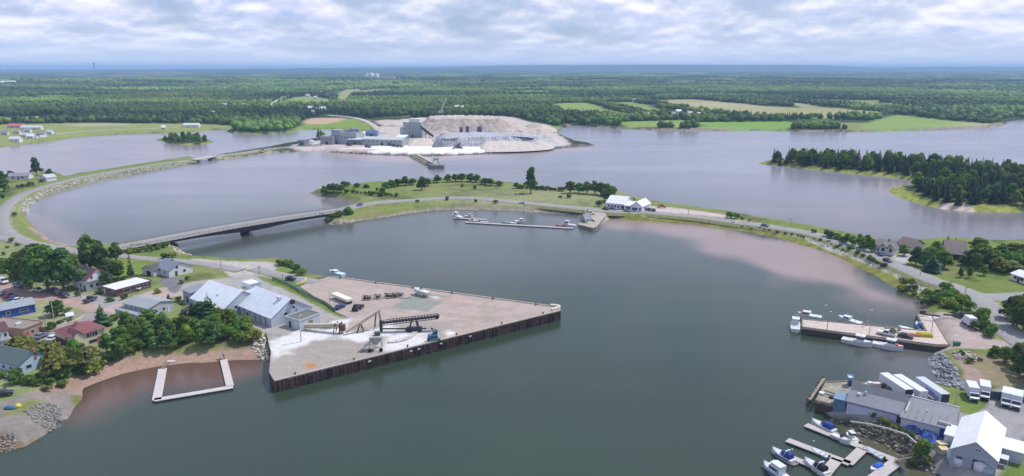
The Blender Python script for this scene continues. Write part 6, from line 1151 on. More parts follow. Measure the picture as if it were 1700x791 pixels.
# ------------------------------------------------------------------ vehicles
def head(px, q, z): a, b = Wp(*px, z), Wp(*q, z); return math.atan2(b.y - a.y, b.x - a.x)
WHEEL = None
def wheels(o, xs, w, r=.33, tw=.24):
    for x in xs:
        for s in (-1, 1):
            q = MB(); q.tube((x, s * (w / 2 - tw / 2) - tw / 2, r), (x, s * (w / 2 - tw / 2) + tw / 2, r), r, r, 10); wv = q.build('wheel', M_rubber, o)
            q = MB(); q.tube((x, s * (w / 2 + .005) - .02, r), (x, s * (w / 2 + .005) + .02, r), r * .55, r * .55, 8); q.build('rim', M_steel, wv)
def car(px, to, c, label, kind='car', z=None, name='car', group=None, lift=.30):
    z = (G(*px).z if z is None else z) + lift; p = Wp(*px, z); rz = head(px, to, z); o = thing(name, label, kind if kind in ('car', 'pickup', 'van') else 'car', p, rz, group); m = paintm(c, .35); 
    if kind == 'pickup':
        L, w = 5.4, 1.95; prof = [(-2.7, .45), (2.6, .45), (2.7, .85), (2.5, 1.05), (1.0, 1.12), (-2.7, 1.12)]; cab = [(-.75, 1.12), (1.0, 1.12), (.35, 1.82), (-.65, 1.84)]
    elif kind == 'van':
        L, w = 5.2, 1.95; prof = [(-2.6, .4), (2.5, .4), (2.6, .9), (2.0, 1.15), (1.5, 1.2), (-2.6, 1.2)]; cab = [(-2.55, 1.2), (1.55, 1.2), (.9, 2.05), (-2.5, 2.1)]
    else:
        L, w = 4.5, 1.8; prof = [(-2.2, .35), (2.2, .35), (2.25, .7), (1.9, .85), (.9, .95), (-1.9, .98), (-2.25, .85)]; cab = [(-1.75, .97), (.95, .95), (.25, 1.42), (-1.2, 1.45)]
    q = MB(); q.loft([[(x, s, y) for x, y in prof] for s in (-w / 2, w / 2)], smooth_=False); b = q.build('body', m, o, .08)
    q = MB(); q.loft([[(x * (1 if abs(s) < 9 else 1), s * (1 if y < 1.25 else .86), y) for x, y in cab] for s in (-w / 2 + .06, w / 2 - .06)], smooth_=False); q.build('window', M_glass, o)
    xr = (cab[2][0] + cab[3][0]) / 2; q = MB(); q.box((xr, 0, cab[2][1] + .04), (abs(cab[2][0] - cab[3][0]) + .1, w * .84, .08)); q.build('roof', m, o)
    if kind == 'pickup': q = MB(); q.box((-1.72, 0, 1.125), (1.7, w - .3, .04)); q.build('bed', M_black, o)
    if kind == 'van': q = MB(); q.box((-.9, 0, 1.66), (2.9, w - .10, .8)); q.build('side_panel', m, o)
    for s in (-1, 1): q = MB(); q.box((L / 2 - .02, s * (w / 2 - .3), .72), (.1, .34, .16)); q.build('headlight', M_white, o)
    wheels(o, (-L * .30, L * .31), w); return o
def lights_truck(o, x, w, z):
    for s in (-1, 1): q = MB(); q.box((x, s * (w / 2 - .25), z), (.1, .32, .22)); q.build('headlight', M_glass, o)
def box_truck(px, to, label, L=6.5, group=None, z=None):
    z = (G(*px).z if z is None else z) + .1; p = Wp(*px, z); rz = head(px, to, z); o = thing('box_truck', label, 'truck', p, rz, group)
    q = MB(); q.box((-.9, 0, 2.05), (L - 1.9, 2.4, 2.5)); q.build('cargo_box', M_white, o, .05)
    x0 = L / 2 - 1.85 + .0; q = MB(); pr = [(x0, .5), (L / 2, .5), (L / 2, 1.15), (L / 2 - .55, 1.35), (L / 2 - 1.0, 2.15), (x0, 2.2)]; q.loft([[(x, s, y) for x, y in pr] for s in (-1.02, 1.02)], smooth_=False); q.build('cab', M_gel, o, .06)
    q = MB(); q.add([(L / 2 - .58, -.92, 1.42), (L / 2 - .58, .92, 1.42), (L / 2 - .96, .88, 2.08), (L / 2 - .96, -.88, 2.08), (L / 2 - .52, -.92, 1.42), (L / 2 - .52, .92, 1.42), (L / 2 - .90, .88, 2.08), (L / 2 - .90, -.88, 2.08)], [(0, 1, 2, 3), (4, 5, 6, 7), (0, 1, 5, 4), (2, 3, 7, 6), (1, 2, 6, 5), (0, 3, 7, 4)]); q.build('windshield', M_glass, o)
    q = MB(); q.box((L / 2 + .03, 0, .75), (.1, 1.5, .4)); q.build('grille', M_black, o); q = MB(); q.box((-.5, 0, .65), (L - 1.4, 1.0, .3)); q.build('chassis', M_black, o)
    lights_truck(o, L / 2 + .02, 2.04, 1.0); wheels(o, (-L * .28, L * .33), 2.1, .45, .3); return o
def trailer(a, b, label, m, L=10.2, group='semi trailers beside the fish plant', open_end=True):
    z = G(*b).z + .1; p1 = Wp(*b, z); p0 = Wp(*a, z); d = (p1 - p0).normalized(); p = p1 - d * (L / 2); o = thing('semi_trailer', label, 'trailer', p, math.atan2(d.y, d.x), group)
    q = MB(); q.box((0, 0, 2.35), (L, 2.4, 2.35)); q.build('box', m, o, .04)
    if open_end: q = MB(); q.box((L / 2 + .01, 0, 2.35), (.06, 2.1, 2.05)); q.build('dark_opening', M_black, o)  # black panel on the solid box stands for the unlit inside
    else:
        for s in (-1, 1): q = MB(); q.box((L / 2 + .03, s * .6, 2.35), (.06, 1.1, 2.15)); q.build('door', M_white, o)
    q = MB(); q.box((0, 0, 1.1), (L * .9, 1.1, .25)); q.build('chassis', M_black, o)
    for s in (-1, 1): q = MB(); q.box((-L * .28, s * .8, .6), (.2, .2, 1.1)); q.build('landing_leg', M_steel, o)
    wheels(o, (L * .28, L * .38), 2.4, .5, .45); return o
M_trl = mat('trailer_white', (.55, .56, .59), .5, .06, .3); M_trl2 = mat('trailer_blue_grey', (.42, .46, .56), .55, .12, .3)
trailer((1466,640), (1507,668), 'white semi trailer with open dark rear, nearest the plant roof', M_trl)
trailer((1484,640), (1531,671), 'white semi trailer with closed rear doors, middle of the three', M_trl, open_end=False)
t_ = trailer((1527,648), (1567,676), 'blue grey semi trailer with painted side, nearest the grass', M_trl2)
q = MB(); q.box((1.0, -1.215, 2.1), (3.6, .03, 1.3)); q.box((3.6, -1.215, 1.8), (1.4, .03, .9)); q.build('painted_panel', mat('trailer_art', (.14, .16, .36), .6, .5, 1.2), t_)
box_truck((1613,660), (1620,674), 'white box truck parked on the grass edge, leftmost of the yard trucks'); box_truck((1633,658), (1635,671), 'white box truck with tall box, second of the yard trucks')
box_truck((1670,670), (1667,689), 'white box truck with black grille by the blue fence'); box_truck((1686,674), (1684,694), 'white box truck at the right end of the yard row')
box_truck((1607,540), (1601,536), 'lone white box truck on the wharf lot', 5.6)
car((1598,527), (1586,524), (.03, .03, .06), 'dark pickup parked by the hedge behind the lone box truck', 'pickup')
car((1503,561), (1514,563), (.06, .02, .05), 'dark maroon car parked on the boat wharf deck', z=PZ, lift=.02); car((1471,557), (1462,555), (.74, .74, .75), 'white pickup parked on the boat wharf deck', 'pickup', z=PZ, lift=.02)
car((1680,738), (1684,732), (.22, .28, .38), 'blue grey car behind the big white shed'); 
for px, to, c, lab, k in (((867,338.3),(855,337.3),(.74,.74,.75),'white car driving on the island road','car'), ((597,341.6),(585,344.5),(.05,.10,.28),'blue car driving off the bridge onto the island','car'), ((1270,376),(1282,378),(.08,.2,.2),'dark green car on the right causeway road','car'), ((980,356),(990,355.5),(.74,.74,.75),'white pickup parked at the island pier','pickup'),
    ((1071,348.5),(1067,345.5),(.05,.05,.06),'black car parked first beside the white shop','car'), ((1078,349.5),(1074,346.5),(.06,.06,.07),'dark grey car parked second beside the white shop','car'), ((1085,350.5),(1081,347),(.04,.04,.06),'dark car parked farthest from the white shop','car'), ((1099,344.5),(1107,345),(.28,.04,.03),'red pickup parked on the gravel beside the shop','pickup'),
    ((1017,348.5),(1024,349),(.08,.1,.25),'blue car parked before the white hall','car'), ((1005,348.5),(998,347),(.05,.05,.06),'black car at the corner of the white hall','car'), ((1041,351.5),(1048,352),(.2,.2,.22),'grey car before the link building','car'), ((1473,434.6),(1481,437.5),(.03,.025,.03),'black car on the right road below the gabled house','car'), ((1462,424),(1458,420),(.07,.1,.2),'small dark blue car at the porch of the gabled house','car'),
    ((483,464.5),(494,466),(.03,.03,.035),'black car parked on the wharf lane','car'), ((565,512),(573,508.5),(.05,.06,.16),'navy car parked on the salt wharf','car'), ((306,520),(309,514),(.03,.03,.035),'black car in the yard before the spruces','car'),
    ((6,470),(14,473),(.74,.74,.75),'white van at the left edge of the street','van'), ((30,476),(39,478),(.20,.22,.25),'dark grey car parked behind the white van','car'), ((64,484),(71,486),(.48,.50,.53),'silver car in the maple shade','car'), ((93,488),(100,491),(.03,.035,.05),'black van parked under the maples with white load','van'), ((107,492),(115,495),(.03,.035,.06),'dark blue pickup beside the black van','pickup'),
    ((2,489),(8,485),(.35,.36,.38),'grey car first in the row behind the blue house','car'), ((14,493),(22,488),(.20,.03,.05),'maroon car in the row behind the blue house','car'), ((23,497),(33,491),(.06,.08,.28),'blue car in the row behind the blue house','car'), ((30,500.5),(42,494),(.74,.74,.75),'white car in the row behind the blue house','car'), ((43,501),(52,496),(.12,.14,.06),'olive car last in the row behind the blue house','car'),
    ((150,500),(162,495),(.06,.065,.075),'black and white pickup parked by the lamp pole','pickup'), ((232,480),(238,476),(.74,.74,.75),'white car at the far end of the low dark red building','car'), ((69,560),(78,556),(.16,.18,.24),'blue grey car beside the tan walled block','car'), ((89,564),(97,560),(.7,.7,.72),'white car before the red roofed house','car'), ((222,470),(230,468),(.74,.74,.76),'white van behind the low dark red building','van'),
    ((7,656),(14,655),(.03,.035,.05),'black car on the lawn at the lower left','car'), ((435,250.2),(428,250.6),(.5,.1,.08),'small red car on the mine causeway road','car'), ((532,357.5),(523,359.2),(.4,.4,.42),'grey car crossing the bridge','car')):
    zz = None
    if 'bridge' in lab and 'crossing' in lab: zz = 5.2
    if 'salt wharf' in lab: zz = WZ
    car(px, to, c, lab, k, z=zz, lift=.02 if zz else .30, name={'car': 'car', 'pickup': 'pickup_truck', 'van': 'van'}[k])
# ------------------------------------------------------------------ boats
def hull(o, L, w, fb, m, sheer=.35, stern=.85, n=12, flare=.2):
    q = MB(); rings = []
    for i in range(n + 1):
        t = i / n; x = -L / 2 + L * t; hw = w / 2 * (stern + (1 - stern) * min(1, t * 2.5)) * (1 - max(0, (t - .5) / .5) ** 2.2) + .02; zt = fb * (1 + sheer * t ** 2); b = hw * (1 - flare - .3 * max(0, t - .6))
        rings.append([(x, -hw, zt), (x + .06 * L * t * t * 0, -b, .0), (x, -b * .5, -.35), (x, b * .5, -.35), (x, b, .0), (x, hw, zt)])
    q.loft(rings, smooth_=False); return q.build('hull', m, o), rings
def deckmesh(o, rings, m, dz=-.12, i0=0, i1=None):
    q = MB(); R_ = rings[i0:i1]; vs = [(r[0][0], r[0][1] * .9, r[0][2] + dz) for r in R_] + [(r[-1][0], r[-1][1] * .9, r[-1][2] + dz) for r in R_]; n = len(R_)
    q.add(vs, [(i, i + 1, n + i + 1, n + i) for i in range(n - 1)]); return q.build('deck', m, o)
def lobster(px, to, label, L=11, c=(.76, .76, .77), trim=None, zoff=0.0, cabin_at=.12, tall=2.3, mast=True, name='fishing_boat', cat='fishing boat', z=0.0):
    p = Wp(*px, z); o = thing(name, label, cat, p, head(px, to, z)); w = L * .34; h, rg = hull(o, L, w, 1.25, paintm(c, .3), .55, .92); 
    q = MB(); n = len(rg); fore = rg[int(n * .55):]; vs = [(r[0][0], r[0][1], r[0][2] + .01) for r in fore] + [(r[-1][0], r[-1][1], r[-1][2] + .01) for r in fore]; k = len(fore); q.add(vs, [(i, i + 1, k + i + 1, k + i) for i in range(k - 1)]); q.build('foredeck', M_gel, o)
    q = MB(); q.box((-L * .22, 0, .75), (L * .52, w * .80, .08)); q.build('work_deck', mat('boat_deck', (.46, .45, .43), .8, .15, 2), o)
    x = L * cabin_at; q = MB(); pr = [(x - L * .13, .7), (x + L * .14, .7), (x + L * .10, .9 + tall), (x - L * .13, .9 + tall)]; q.loft([[(a, s, b) for a, b in pr] for s in (-w * .34, w * .34)], smooth_=False); cb = q.build('cabin', M_gel, o)
    q = MB(); q.box((x, 0, .9 + tall * .70), (L * .245, w * .70, tall * .26)); q.build('window', M_glass, cb)
    q = MB(); q.box((x - L * .02, 0, .95 + tall), (L * .32, w * .78, .12)); q.build('cabin_roof', M_gel, cb)
    if mast: q = MB(); q.tube((x, 0, 1 + tall), (x, 0, 3.2 + tall), .05, .03, 6); q.bar((x, -.6, 2.2 + tall), (x, .6, 2.2 + tall), .06); q.build('mast', M_steel, o)
    if trim: q = MB(); q.box((x + L * .16, 0, 1.75), (L * .14, w * .5, .5)); q.build('trunk_cabin', paintm(trim, .4), o); 
    q = MB(); [q.tube((-L * .3 + k_ * .9, (-1) ** k_ * w * .25, .8), (-L * .3 + k_ * .9, (-1) ** k_ * w * .25, 1.35), .3, .28, 8) for k_ in range(3)]; q.build('fish_tub', paintm((.2, .24, .3)), o); return o
def cruiser(px, to, label, L=8.5, canopy=(.03, .055, .24), arch=True, c=(.74, .74, .76), stripe=None, dark=False, flybridge=False):
    L *= .9; p = Wp(*px, 0); o = thing('motor_boat', label, 'motor boat', p, head(px, to, 0)); w = L * .33; hull(o, L, w, .95, paintm(c, .25), .5, .95); _, rg = None, None
    q = MB(); n = 12; vs = []
    for i in range(n + 1):
        t = i / n; x = -L / 2 + L * t; hw = (w / 2 * (.95 + .05 * min(1, t * 2.5)) * (1 - max(0, (t - .5) / .5) ** 2.2) + .02) * .96; vs.append((x, hw, .95 * (1 + .5 * t * t) + .01))
    i0 = 5; P1 = vs[i0:]; k = len(P1); q.add([(x, -a, z) for x, a, z in P1] + [(x, 0, z + .25) for x, a, z in P1] + [(x, a, z) for x, a, z in P1], [(i, i + 1, k + i + 1, k + i) for i in range(k - 1)] + [(k + i, k + i + 1, 2 * k + i + 1, 2 * k + i) for i in range(k - 1)]); q.build('foredeck', M_gel, o)
    q = MB(); q.box((-L * .25, 0, .62), (L * .46, w * .80, .06)); q.build('cockpit', M_black if dark else paintm((.48, .45, .42)), o)
    q = MB(); q.add([(L * .06, -w * .40, 1.15), (L * .13, 0, 1.25), (L * .06, w * .40, 1.15), (-L * .02, -w * .38, 1.75), (L * .04, 0, 1.85), (-L * .02, w * .38, 1.75)], [(0, 1, 4, 3), (1, 2, 5, 4)]); ws = q.build('windshield', M_glass, o); ws.modifiers.new('s', 'SOLIDIFY').thickness = .05
    if canopy: 
        q = MB(); q.loft([[(-L * .40 + L * .38 * i / 5, w * .42 * math.cos(a), 1.0 + (1.15 + .1 * math.sin(PI * i / 5)) * math.sin(a) ** .6) for a in [PI * j / 8 for j in range(9)]] for i in range(6)], smooth_=True); q.build('canopy', mat('canvas_%.2f' % canopy[2], canopy, .85, .15, 2), o)
    if arch: q = MB(); [q.bar((-L * .12, s * w * .44, .95), (-L * .2, s * w * .36, 2.5), .28, .12) for s in (-1, 1)]; q.bar((-L * .2, -w * .36, 2.5), (-L * .2, w * .36, 2.5), .3, .14); q.build('radar_arch', M_gel, o)
    if flybridge: q = MB(); q.loft([[(x * L, s * w * .40 * k_, z) for x, s, k_ in ((-.22, -1, 1), (.16, -1, 1), (.24, 0, 1), (.16, 1, 1), (-.22, 1, 1))] for z in (1.0, 2.3)], smooth_=False); q.build('saloon', M_gel, o); q = MB(); q.box((-.02 * L, 0, 1.75), (L * .34, w * .82, .5)); q.build('window', M_glass, o); q = MB(); q.loft([[(x * L, s * w * .38, z) for x, s in ((-.24, -1), (.10, -1), (.16, 0), (.10, 1), (-.24, 1))] for z in (2.3, 2.95)], smooth_=False); q.build('fly_bridge', M_gel, o)
    if stripe:
        q = MB(); q.box((-L * .05, -w * .5 - .0, .55), (L * .6, .06, .3)); q.box((-L * .05, w * .5, .55), (L * .6, .06, .3)); q.build('stripe', paintm(stripe), o)
    q = MB(); q.box((-L / 2 - .35, 0, .25), (.7, w * .8, .12)); q.build('swim_platform', M_wood, o); return o
def skiff(px, to, label, L=5, c=(.6, .62, .64), cover=None, motor=True, cab=False, z=0.0):
    p = Wp(*px, z); o = thing('small_boat', label, 'boat', p, head(px, to, z)); w = L * .36; hull(o, L, w, .55, paintm(c, .35), .4, .9)
    q = MB(); q.box((-L * .08, 0, .45), (L * .66, w * .68, .05)); q.build('floor', paintm((.36, .37, .39)), o)
    q = MB(); [q.box((L * f, 0, .58), (.28, w * .74, .06)) for f in (-.3, -.02)]; q.build('bench', M_wood if not cover else M_gel, o)
    if cover: q = MB(); q.loft([[(-L * .42 + L * .62 * i / 5, w * .44 * math.cos(a), .5 + (.75 if 0 < i < 5 else .25) * math.sin(a)) for a in [PI * j / 6 for j in range(7)]] for i in range(6)]); q.build('boat_cover', mat('cover_%.2f' % cover[2], cover, .85, .15, 2), o)
    if motor: q = MB(); q.box((-L / 2 - .2, 0, .7), (.4, .35, .6)); q.tube((-L / 2 - .2, 0, -.3), (-L / 2 - .2, 0, .5), .08, .08, 6); q.build('outboard_motor', M_black, o)
    if cab: q = MB(); q.box((L * .08, 0, 1.15), (L * .26, w * .62, 1.1)); q.build('cabin', M_gel, o); q = MB(); q.box((L * .08, 0, 1.32), (L * .265, w * .63, .4)); q.build('window', M_glass, o); q = MB(); q.box((L * .07, 0, 1.78), (L * .34, w * .7, .1)); q.build('cabin_roof', M_gel, o)
    return o
lobster((1422,572), (1446,577), 'white fishing boat with white wheelhouse, first along the front of the boat wharf', 8.8, (.70, .71, .78)); lobster((1473,579), (1498,584), 'white fishing boat with a red trunk cabin, second along the front of the boat wharf', 8.6, (.72, .72, .74), (.42, .06, .08))
lobster((1320,545), (1320,532), 'fishing boat moored across the outer end of the boat wharf', 9, (.74, .74, .76)); lobster((1343,529), (1332,527.5), 'white boat with red cabin top behind the outer end of the wharf', 8, (.74, .74, .75), (.45, .06, .07), mast=False, tall=1.5)
lobster((1410,537), (1399,534), 'white boat with pointed bow behind the middle of the boat wharf', 8, (.76, .76, .77), tall=1.4); cruiser((1526,545), (1519,538), 'white and blue motor boat in the corner behind the boat wharf', 7, canopy=(.05, .12, .40), stripe=(.05, .1, .4)); skiff((1509,549), (1498,546), 'open white skiff behind the inner end of the boat wharf', 7, (.76, .76, .77), motor=False)
cruiser((1366,712), (1346,703), 'motor boat with a long blue canopy on the upper marina float', 7.0, arch=False); cruiser((1396,733), (1412,741), 'low speedboat with a dark open cockpit below the upper float', 5.4, canopy=None, arch=False, dark=True); skiff((1415,730), (1407,724), 'small white cabin boat above the upper float', 4.6, (.70, .71, .76), cab=True)
skiff((1361,755), (1351,750), 'small grey open boat under the middle float', 4.2, (.45, .50, .56)); cruiser((1299,761), (1281,751), 'white cruiser with blue canopy at the outer marina float', 6.6, stripe=(.04, .06, .25)); cruiser((1354,780), (1336,769), 'white cruiser with black cockpit and arch beside the lower float', 7.0, canopy=(.02, .025, .03), dark=True)
cruiser((1288,789), (1272,778), 'large white flybridge boat at the bottom of the picture', 8.4, canopy=None, arch=True, flybridge=True, stripe=(.04, .06, .3)); skiff((1452,755), (1441,748), 'grey inflatable skiff under the right end of the upper float', 5, (.36, .40, .45)); skiff((1455,779), (1446,784), 'white boat under a bright blue cover by the right float', 4.6, (.76, .76, .77), (.03, .10, .42), motor=False)
# island marina boats
lobster((759,362), (752,360), 'white fishing boat at the outer tip of the island floats', 9, mast=True); skiff((779,360.5), (787,361), 'low white boat alongside the outer island float', 6, (.74, .74, .76), cab=True); skiff((786,367.5), (779,367), 'white boat with red side at the start of the long island float', 6, (.74, .72, .73), cab=True); skiff((804,369.8), (797,369.3), 'small open boat below the long island float', 5.5, (.7, .7, .72))
skiff((839,371), (832,370.4), 'little dark boat on the long island float', 4.5, (.2, .2, .22)); skiff((850,371.5), (842,371), 'white open boat on the long island float', 6, (.76, .76, .77)); lobster((864,371), (871,371.8), 'white cabin boat halfway along the long island float', 7, mast=False, tall=1.7); lobster((944,376.5), (936,375.8), 'white and red boat at the inner end of the long island float', 8, (.74, .74, .75), (.4, .05, .06)); skiff((929,376), (921,375), 'red boat beside the inner end of the island float', 5, (.45, .06, .1))
o = cruiser((699,486), (691,484), 'white motor boat standing ashore on the salt wharf', 8, canopy=None, arch=False); o.location = (*Wp(699, 486, WZ + 1.1)[:2], WZ + 1.1); q = MB(); [q.box((x, y, -.75), (.3, .3, .7)) for x in (-2, 2) for y in (-.7, .7)]; q.bar((-3, 0, -.45), (2.6, 0, -.45), .3); q.build('cradle', M_dwood, o)
o = lobster((559,457.5), (549,455.5), 'pale blue hulled boat lying behind the salt wharf corner', 8, (.45, .62, .72), mast=False, tall=1.2)
# ------------------------------------------------------------------ floating docks
def dock(a, b, w_, label, m=None, group=None, z=.55, posts=True, name='floating_dock'):
    p, r_ = Wp(*a, z), Wp(*b, z); d = r_ - p; L = d.length; o = thing(name, label, 'dock', (p.x, p.y, 0), math.atan2(d.y, d.x), group); q = MB(); q.box((L / 2, 0, z - .12), (L, w_, .22)); q.build('deck', m or M_dock, o)
    k = max(2, int(L / 3.2))
    for i in range(k): q = MB(); q.box((L * (i + .5) / k, 0, .05), (L / k * .62, w_ * .92, .62)); q.build('float', M_black, o)
    return o
dock((1338,705), (1433,743), 2.1, 'upper marina float reaching out past the blue canopied boat'); dock((1434,743.5), (1492,766), 2.1, 'inner part of the upper marina float toward the shore ramp'); dock((1307,730), (1411,769.5), 2.1, 'middle marina float, longest and emptiest'); dock((1432,745), (1407,769), 2.3, 'cross float joining the upper and middle marina floats')
dock((1390,762), (1366,790), 2.4, 'cross float running down from the middle marina float'); dock((1313,758.5), (1370,782), 1.8, 'lower marina float between the two cruisers'); dock((1486,768), (1446,798), 2.6, 'wide right hand float under the shore ramp')
q = MB(); a, b = Wp(1488,764,.8), Wp(1512,760,3.0); q.bar(a, b, 1.3, .15); d = (b - a).normalized(); n_ = Vector((-d.y, d.x, 0)) * .62; [q.bar(a + n_ * s + Vector((0, 0, .9)), b + n_ * s + Vector((0, 0, .9)), .08) for s in (-1, 1)]; [q.bar(a + (b - a) * f + n_ * s, a + (b - a) * f + n_ * s + Vector((0, 0, .9)), .08) for s in (-1, 1) for f in (0, .33, .66, 1)]; tag(q.build('gangway', M_wood), 'brown timber gangway from the shore to the marina floats', 'gangway')
dock((752,361.5), (808,364.8), 2.4, 'short outer float of the island marina'); dock((773,368.8), (952,379), 2.4, 'long thin float of the island marina')
M_pdock = mat('pink_grey_planks', (.46, .415, .40), .9, .10, 1.0, wave=(2.2, .2, 'X'))
for a, b, w_, lab in (((270,612), (260,664), 2.3, 'left arm of the U shaped swimming dock'), ((256,664), (387,642), 2.0, 'outer arm of the U shaped swimming dock'), ((371,597), (382,641), 2.0, 'right arm of the U shaped swimming dock')): dock(a, b, w_, lab, M_pdock)
for a, b, lab in (((270,612), (279,602), 'small plank ramp to the left arm of the swimming dock'), ((371,597), (368,588), 'small plank ramp to the right arm of the swimming dock')):
    q = MB(); p, r_ = Wp(*a, .6), Wp(*b, 1.6); d = (r_ - p).normalized(); n_ = Vector((-d.y, d.x, 0)) * .5; q.bar(p, r_, .9, .1); [q.bar(p + n_ * s + Vector((0, 0, .3)), r_ + n_ * s + Vector((0, 0, .3)), .12, .3) for s in (-1, 1)]; tag(q.build('ramp', M_wood), lab, 'ramp')
p = Wp(284, 596, 1.2); p.z = gz(p.x, p.y); q = MB(); q.loft([[(p.x + x, p.y + y, p.z + z) for y, z in ((-.5, .1), (0, .45), (.5, .1))] for x in (-1.1, 0, 1.1)], smooth_=False); tag(q.build('overturned_dinghy', M_gel), 'white overturned dinghy on the sand above the left ramp', 'dinghy')
# ------------------------------------------------------------------ posts
def pole(px, top, label, name='utility_pole', cat='pole', arm=None, m=None, r=.13, lamp=False, z=None, group=None, wires=False):
    p = G(*px) if z is None else Wp(*px, z); v = (top - CY) / FPX; h = CAMH + p.y * (-SP - v * CP) / (CP - v * SP) - p.z
    o = thing(name, label, cat, p, 0, group); q = MB(); q.tube((0, 0, -.8), (0, 0, h), r, r * .75, 7); q.build('post', m or M_wood, o)
    if lamp: q = MB(); q.bar((0, 0, h - .15), (.45, 0, h + .02), .09); q.build('arm', M_steel, o); q = MB(); q.box((.6, 0, h + .05), (.6, .3, .16)); q.build('lamp_head', M_white, o)
    elif arm: q = MB(); q.bar((-arm, 0, h - .6), (arm, 0, h - .6), .14); [q.tube((x, 0, h - .5), (x, 0, h - .25), .07, .05, 6) for x in (-arm * .9, 0, arm * .9)]; q.build('crossarm', M_wood, o)
    return o, h
for px, tp, lab in (((1366,533),507,'lamp post at the outer end of the boat wharf, back edge'), ((1373,548),518,'lamp post on the front edge of the boat wharf'), ((1441,541),515,'tall lamp post at the back middle of the boat wharf'), ((1443,556),541,'short dark post on the front edge of the boat wharf'), ((1524,520),495,'lamp post at the back corner of the boat wharf'), ((1546,552),530,'lamp post on the inner end of the boat wharf')):
    pole(px, tp, lab, 'lamp_post', 'lamp post', m=M_steel, r=.14, lamp=tp != 541, z=PZ)
pole((500,568), 524, 'tall pale lamp post standing in the spilled salt', 'lamp_post', 'lamp post', m=M_white, r=.2, lamp=True, z=WZ); pole((548,509), 484, 'lamp post near the flat trailer on the salt wharf', 'lamp_post', 'lamp post', m=M_steel, r=.13, lamp=True, z=WZ); pole((556,510), 497, 'short post beside the flat trailer lamp', 'lamp_post', 'lamp post', m=M_steel, r=.1, z=WZ)
for px, tp, lab, kw in (((134,494),468,'pole at the street corner by the gabled house',dict(arm=None)), ((90,533),500,'pale lamp post on the corner lawn',dict(lamp=True, m=M_conc)), ((76,545),516,'green grey pole behind the lawn wall',dict(m=M_steel)), ((222,458),463-20,'lamp post by the hedge and small garage',dict(lamp=True, m=M_steel)), ((367,447),421,'pole on the lane beside the lawn',dict(arm=.8)), ((431,456),441,'pole on the far side of the wharf lot',dict(arm=.8)), ((470,470),455,'pole along the wharf lane',dict(arm=.8)), ((1560,453),437,'white pole with a crossarm on the right lawn',dict(arm=1.1, m=M_white)), ((1671,551),524,'leaning pole beside the right road',dict(arm=.8)), ((1602,491),476,'pole beside the right junction',dict(arm=.8)), ((1586,672),645,'pale pole on the grass by the truck yard',dict(m=M_conc)), ((1590,700),684,'short pole at the corner of the big white shed',dict(m=M_conc)),
    ((1312,378),363,'first pole on the shore side of the right causeway',dict(arm=.9)), ((1236,364),354,'pole on the causeway past the round bush',dict(arm=.9)), ((1395,398),383,'pole in the roadside clump on the right',dict(arm=.9)), ((1143,356),348,'pole at the gravel lot past the hall',dict(arm=.9)), ((1011,351),342,'pole before the white hall',dict(arm=.9)), ((1528,458),447,'small post at the right road edge',dict()), ((1578,478),466,'pole by the lower road edge on the right',dict(arm=.8))):
    pole(px, tp, lab, 'lamp_post' if kw.get('lamp') else 'utility_pole', 'lamp post' if kw.get('lamp') else 'pole', **kw)
# ------------------------------------------------------------------ machinery on the salt wharf
def truss(m, a, b, w_, h_, n, r_): 
    a, b = Vector(a), Vector(b); d = b - a; s = Vector((-d.y, d.x, 0)).normalized() * w_ / 2; u_ = Vector((0, 0, h_))
    for e in (s, -s): m.bar(a + e, b + e, r_); m.bar(a + e + u_, b + e + u_, r_)
    for i in range(n):
        f, g = i / n, (i + 1) / n
        for e in (s, -s): m.bar(a + d * f + e, a + d * g + e + u_, r_ * .8); m.bar(a + d * f + e, a + d * f + e + u_, r_ * .8)
    return m
cA, cB = Wp(506,548,WZ), Wp(566,553,WZ)
o = thing('conveyor', 'level tan covered conveyor from the concrete store to the trestle', 'conveyor', (0, 0, 0)); q = MB(); q.bar((cA.x, cA.y, 4.6), (cB.x, cB.y, 5.8), 1.25, .95); q.build('gallery', M_tan, o); q = MB(); truss(q, (cA.x, cA.y, 3.5), (cB.x, cB.y, 4.7), 1.1, .6, 7, .1); q.build('truss', M_black, o)
q = MB(); d = (cB - cA).normalized(); n_ = Vector((-d.y, d.x, 0)); [q.bar((cB + n_ * s * 1.1 - d * t_) , (cB + n_ * s * .8 - d * t_ * .6) + Vector((0, 0, 3.4)), .28) for s in (-1, 1) for t_ in (0, 2.2)]; q.bar(cB + n_ * 1.2 + Vector((0, 0, 3.2)), cB - n_ * 1.2 + Vector((0, 0, 3.2)), .3); q.build('trestle', M_rust, o); q = MB(); q.box((cB.x + .6, cB.y, 4.9), (1.6, 1.8, 2.0)); q.build('chute', mat('rust_orange', (.13, .07, .05), .9, .3, 1), o)
a, b = Wp(574,556,WZ), Wp(632,545,WZ); o = thing('conveyor', 'inclined tan tube conveyor rising toward the black stacker', 'conveyor', (0, 0, 0)); q = MB(); q.bar((a.x, a.y, WZ + .9), (b.x, b.y, WZ + 6.2), .95, .75); q.build('gallery', M_tan, o); q = MB(); c = a + (b - a) * .42; [q.bar((c.x + x, c.y + y, WZ), (c.x, c.y, WZ + 3.2), .22) for x, y in ((-1, -1), (1, -1), (-1, 1), (1, 1))]; c = a + (b - a) * .93; [q.bar((c.x + x, c.y + y, WZ), (c.x + x * .4, c.y + y * .4, WZ + 5.4), .16) for x, y in ((-1.2, -1.2), (1.2, -1.2), (-1.2, 1.2), (1.2, 1.2))]; q.build('legs', M_dwood, o)
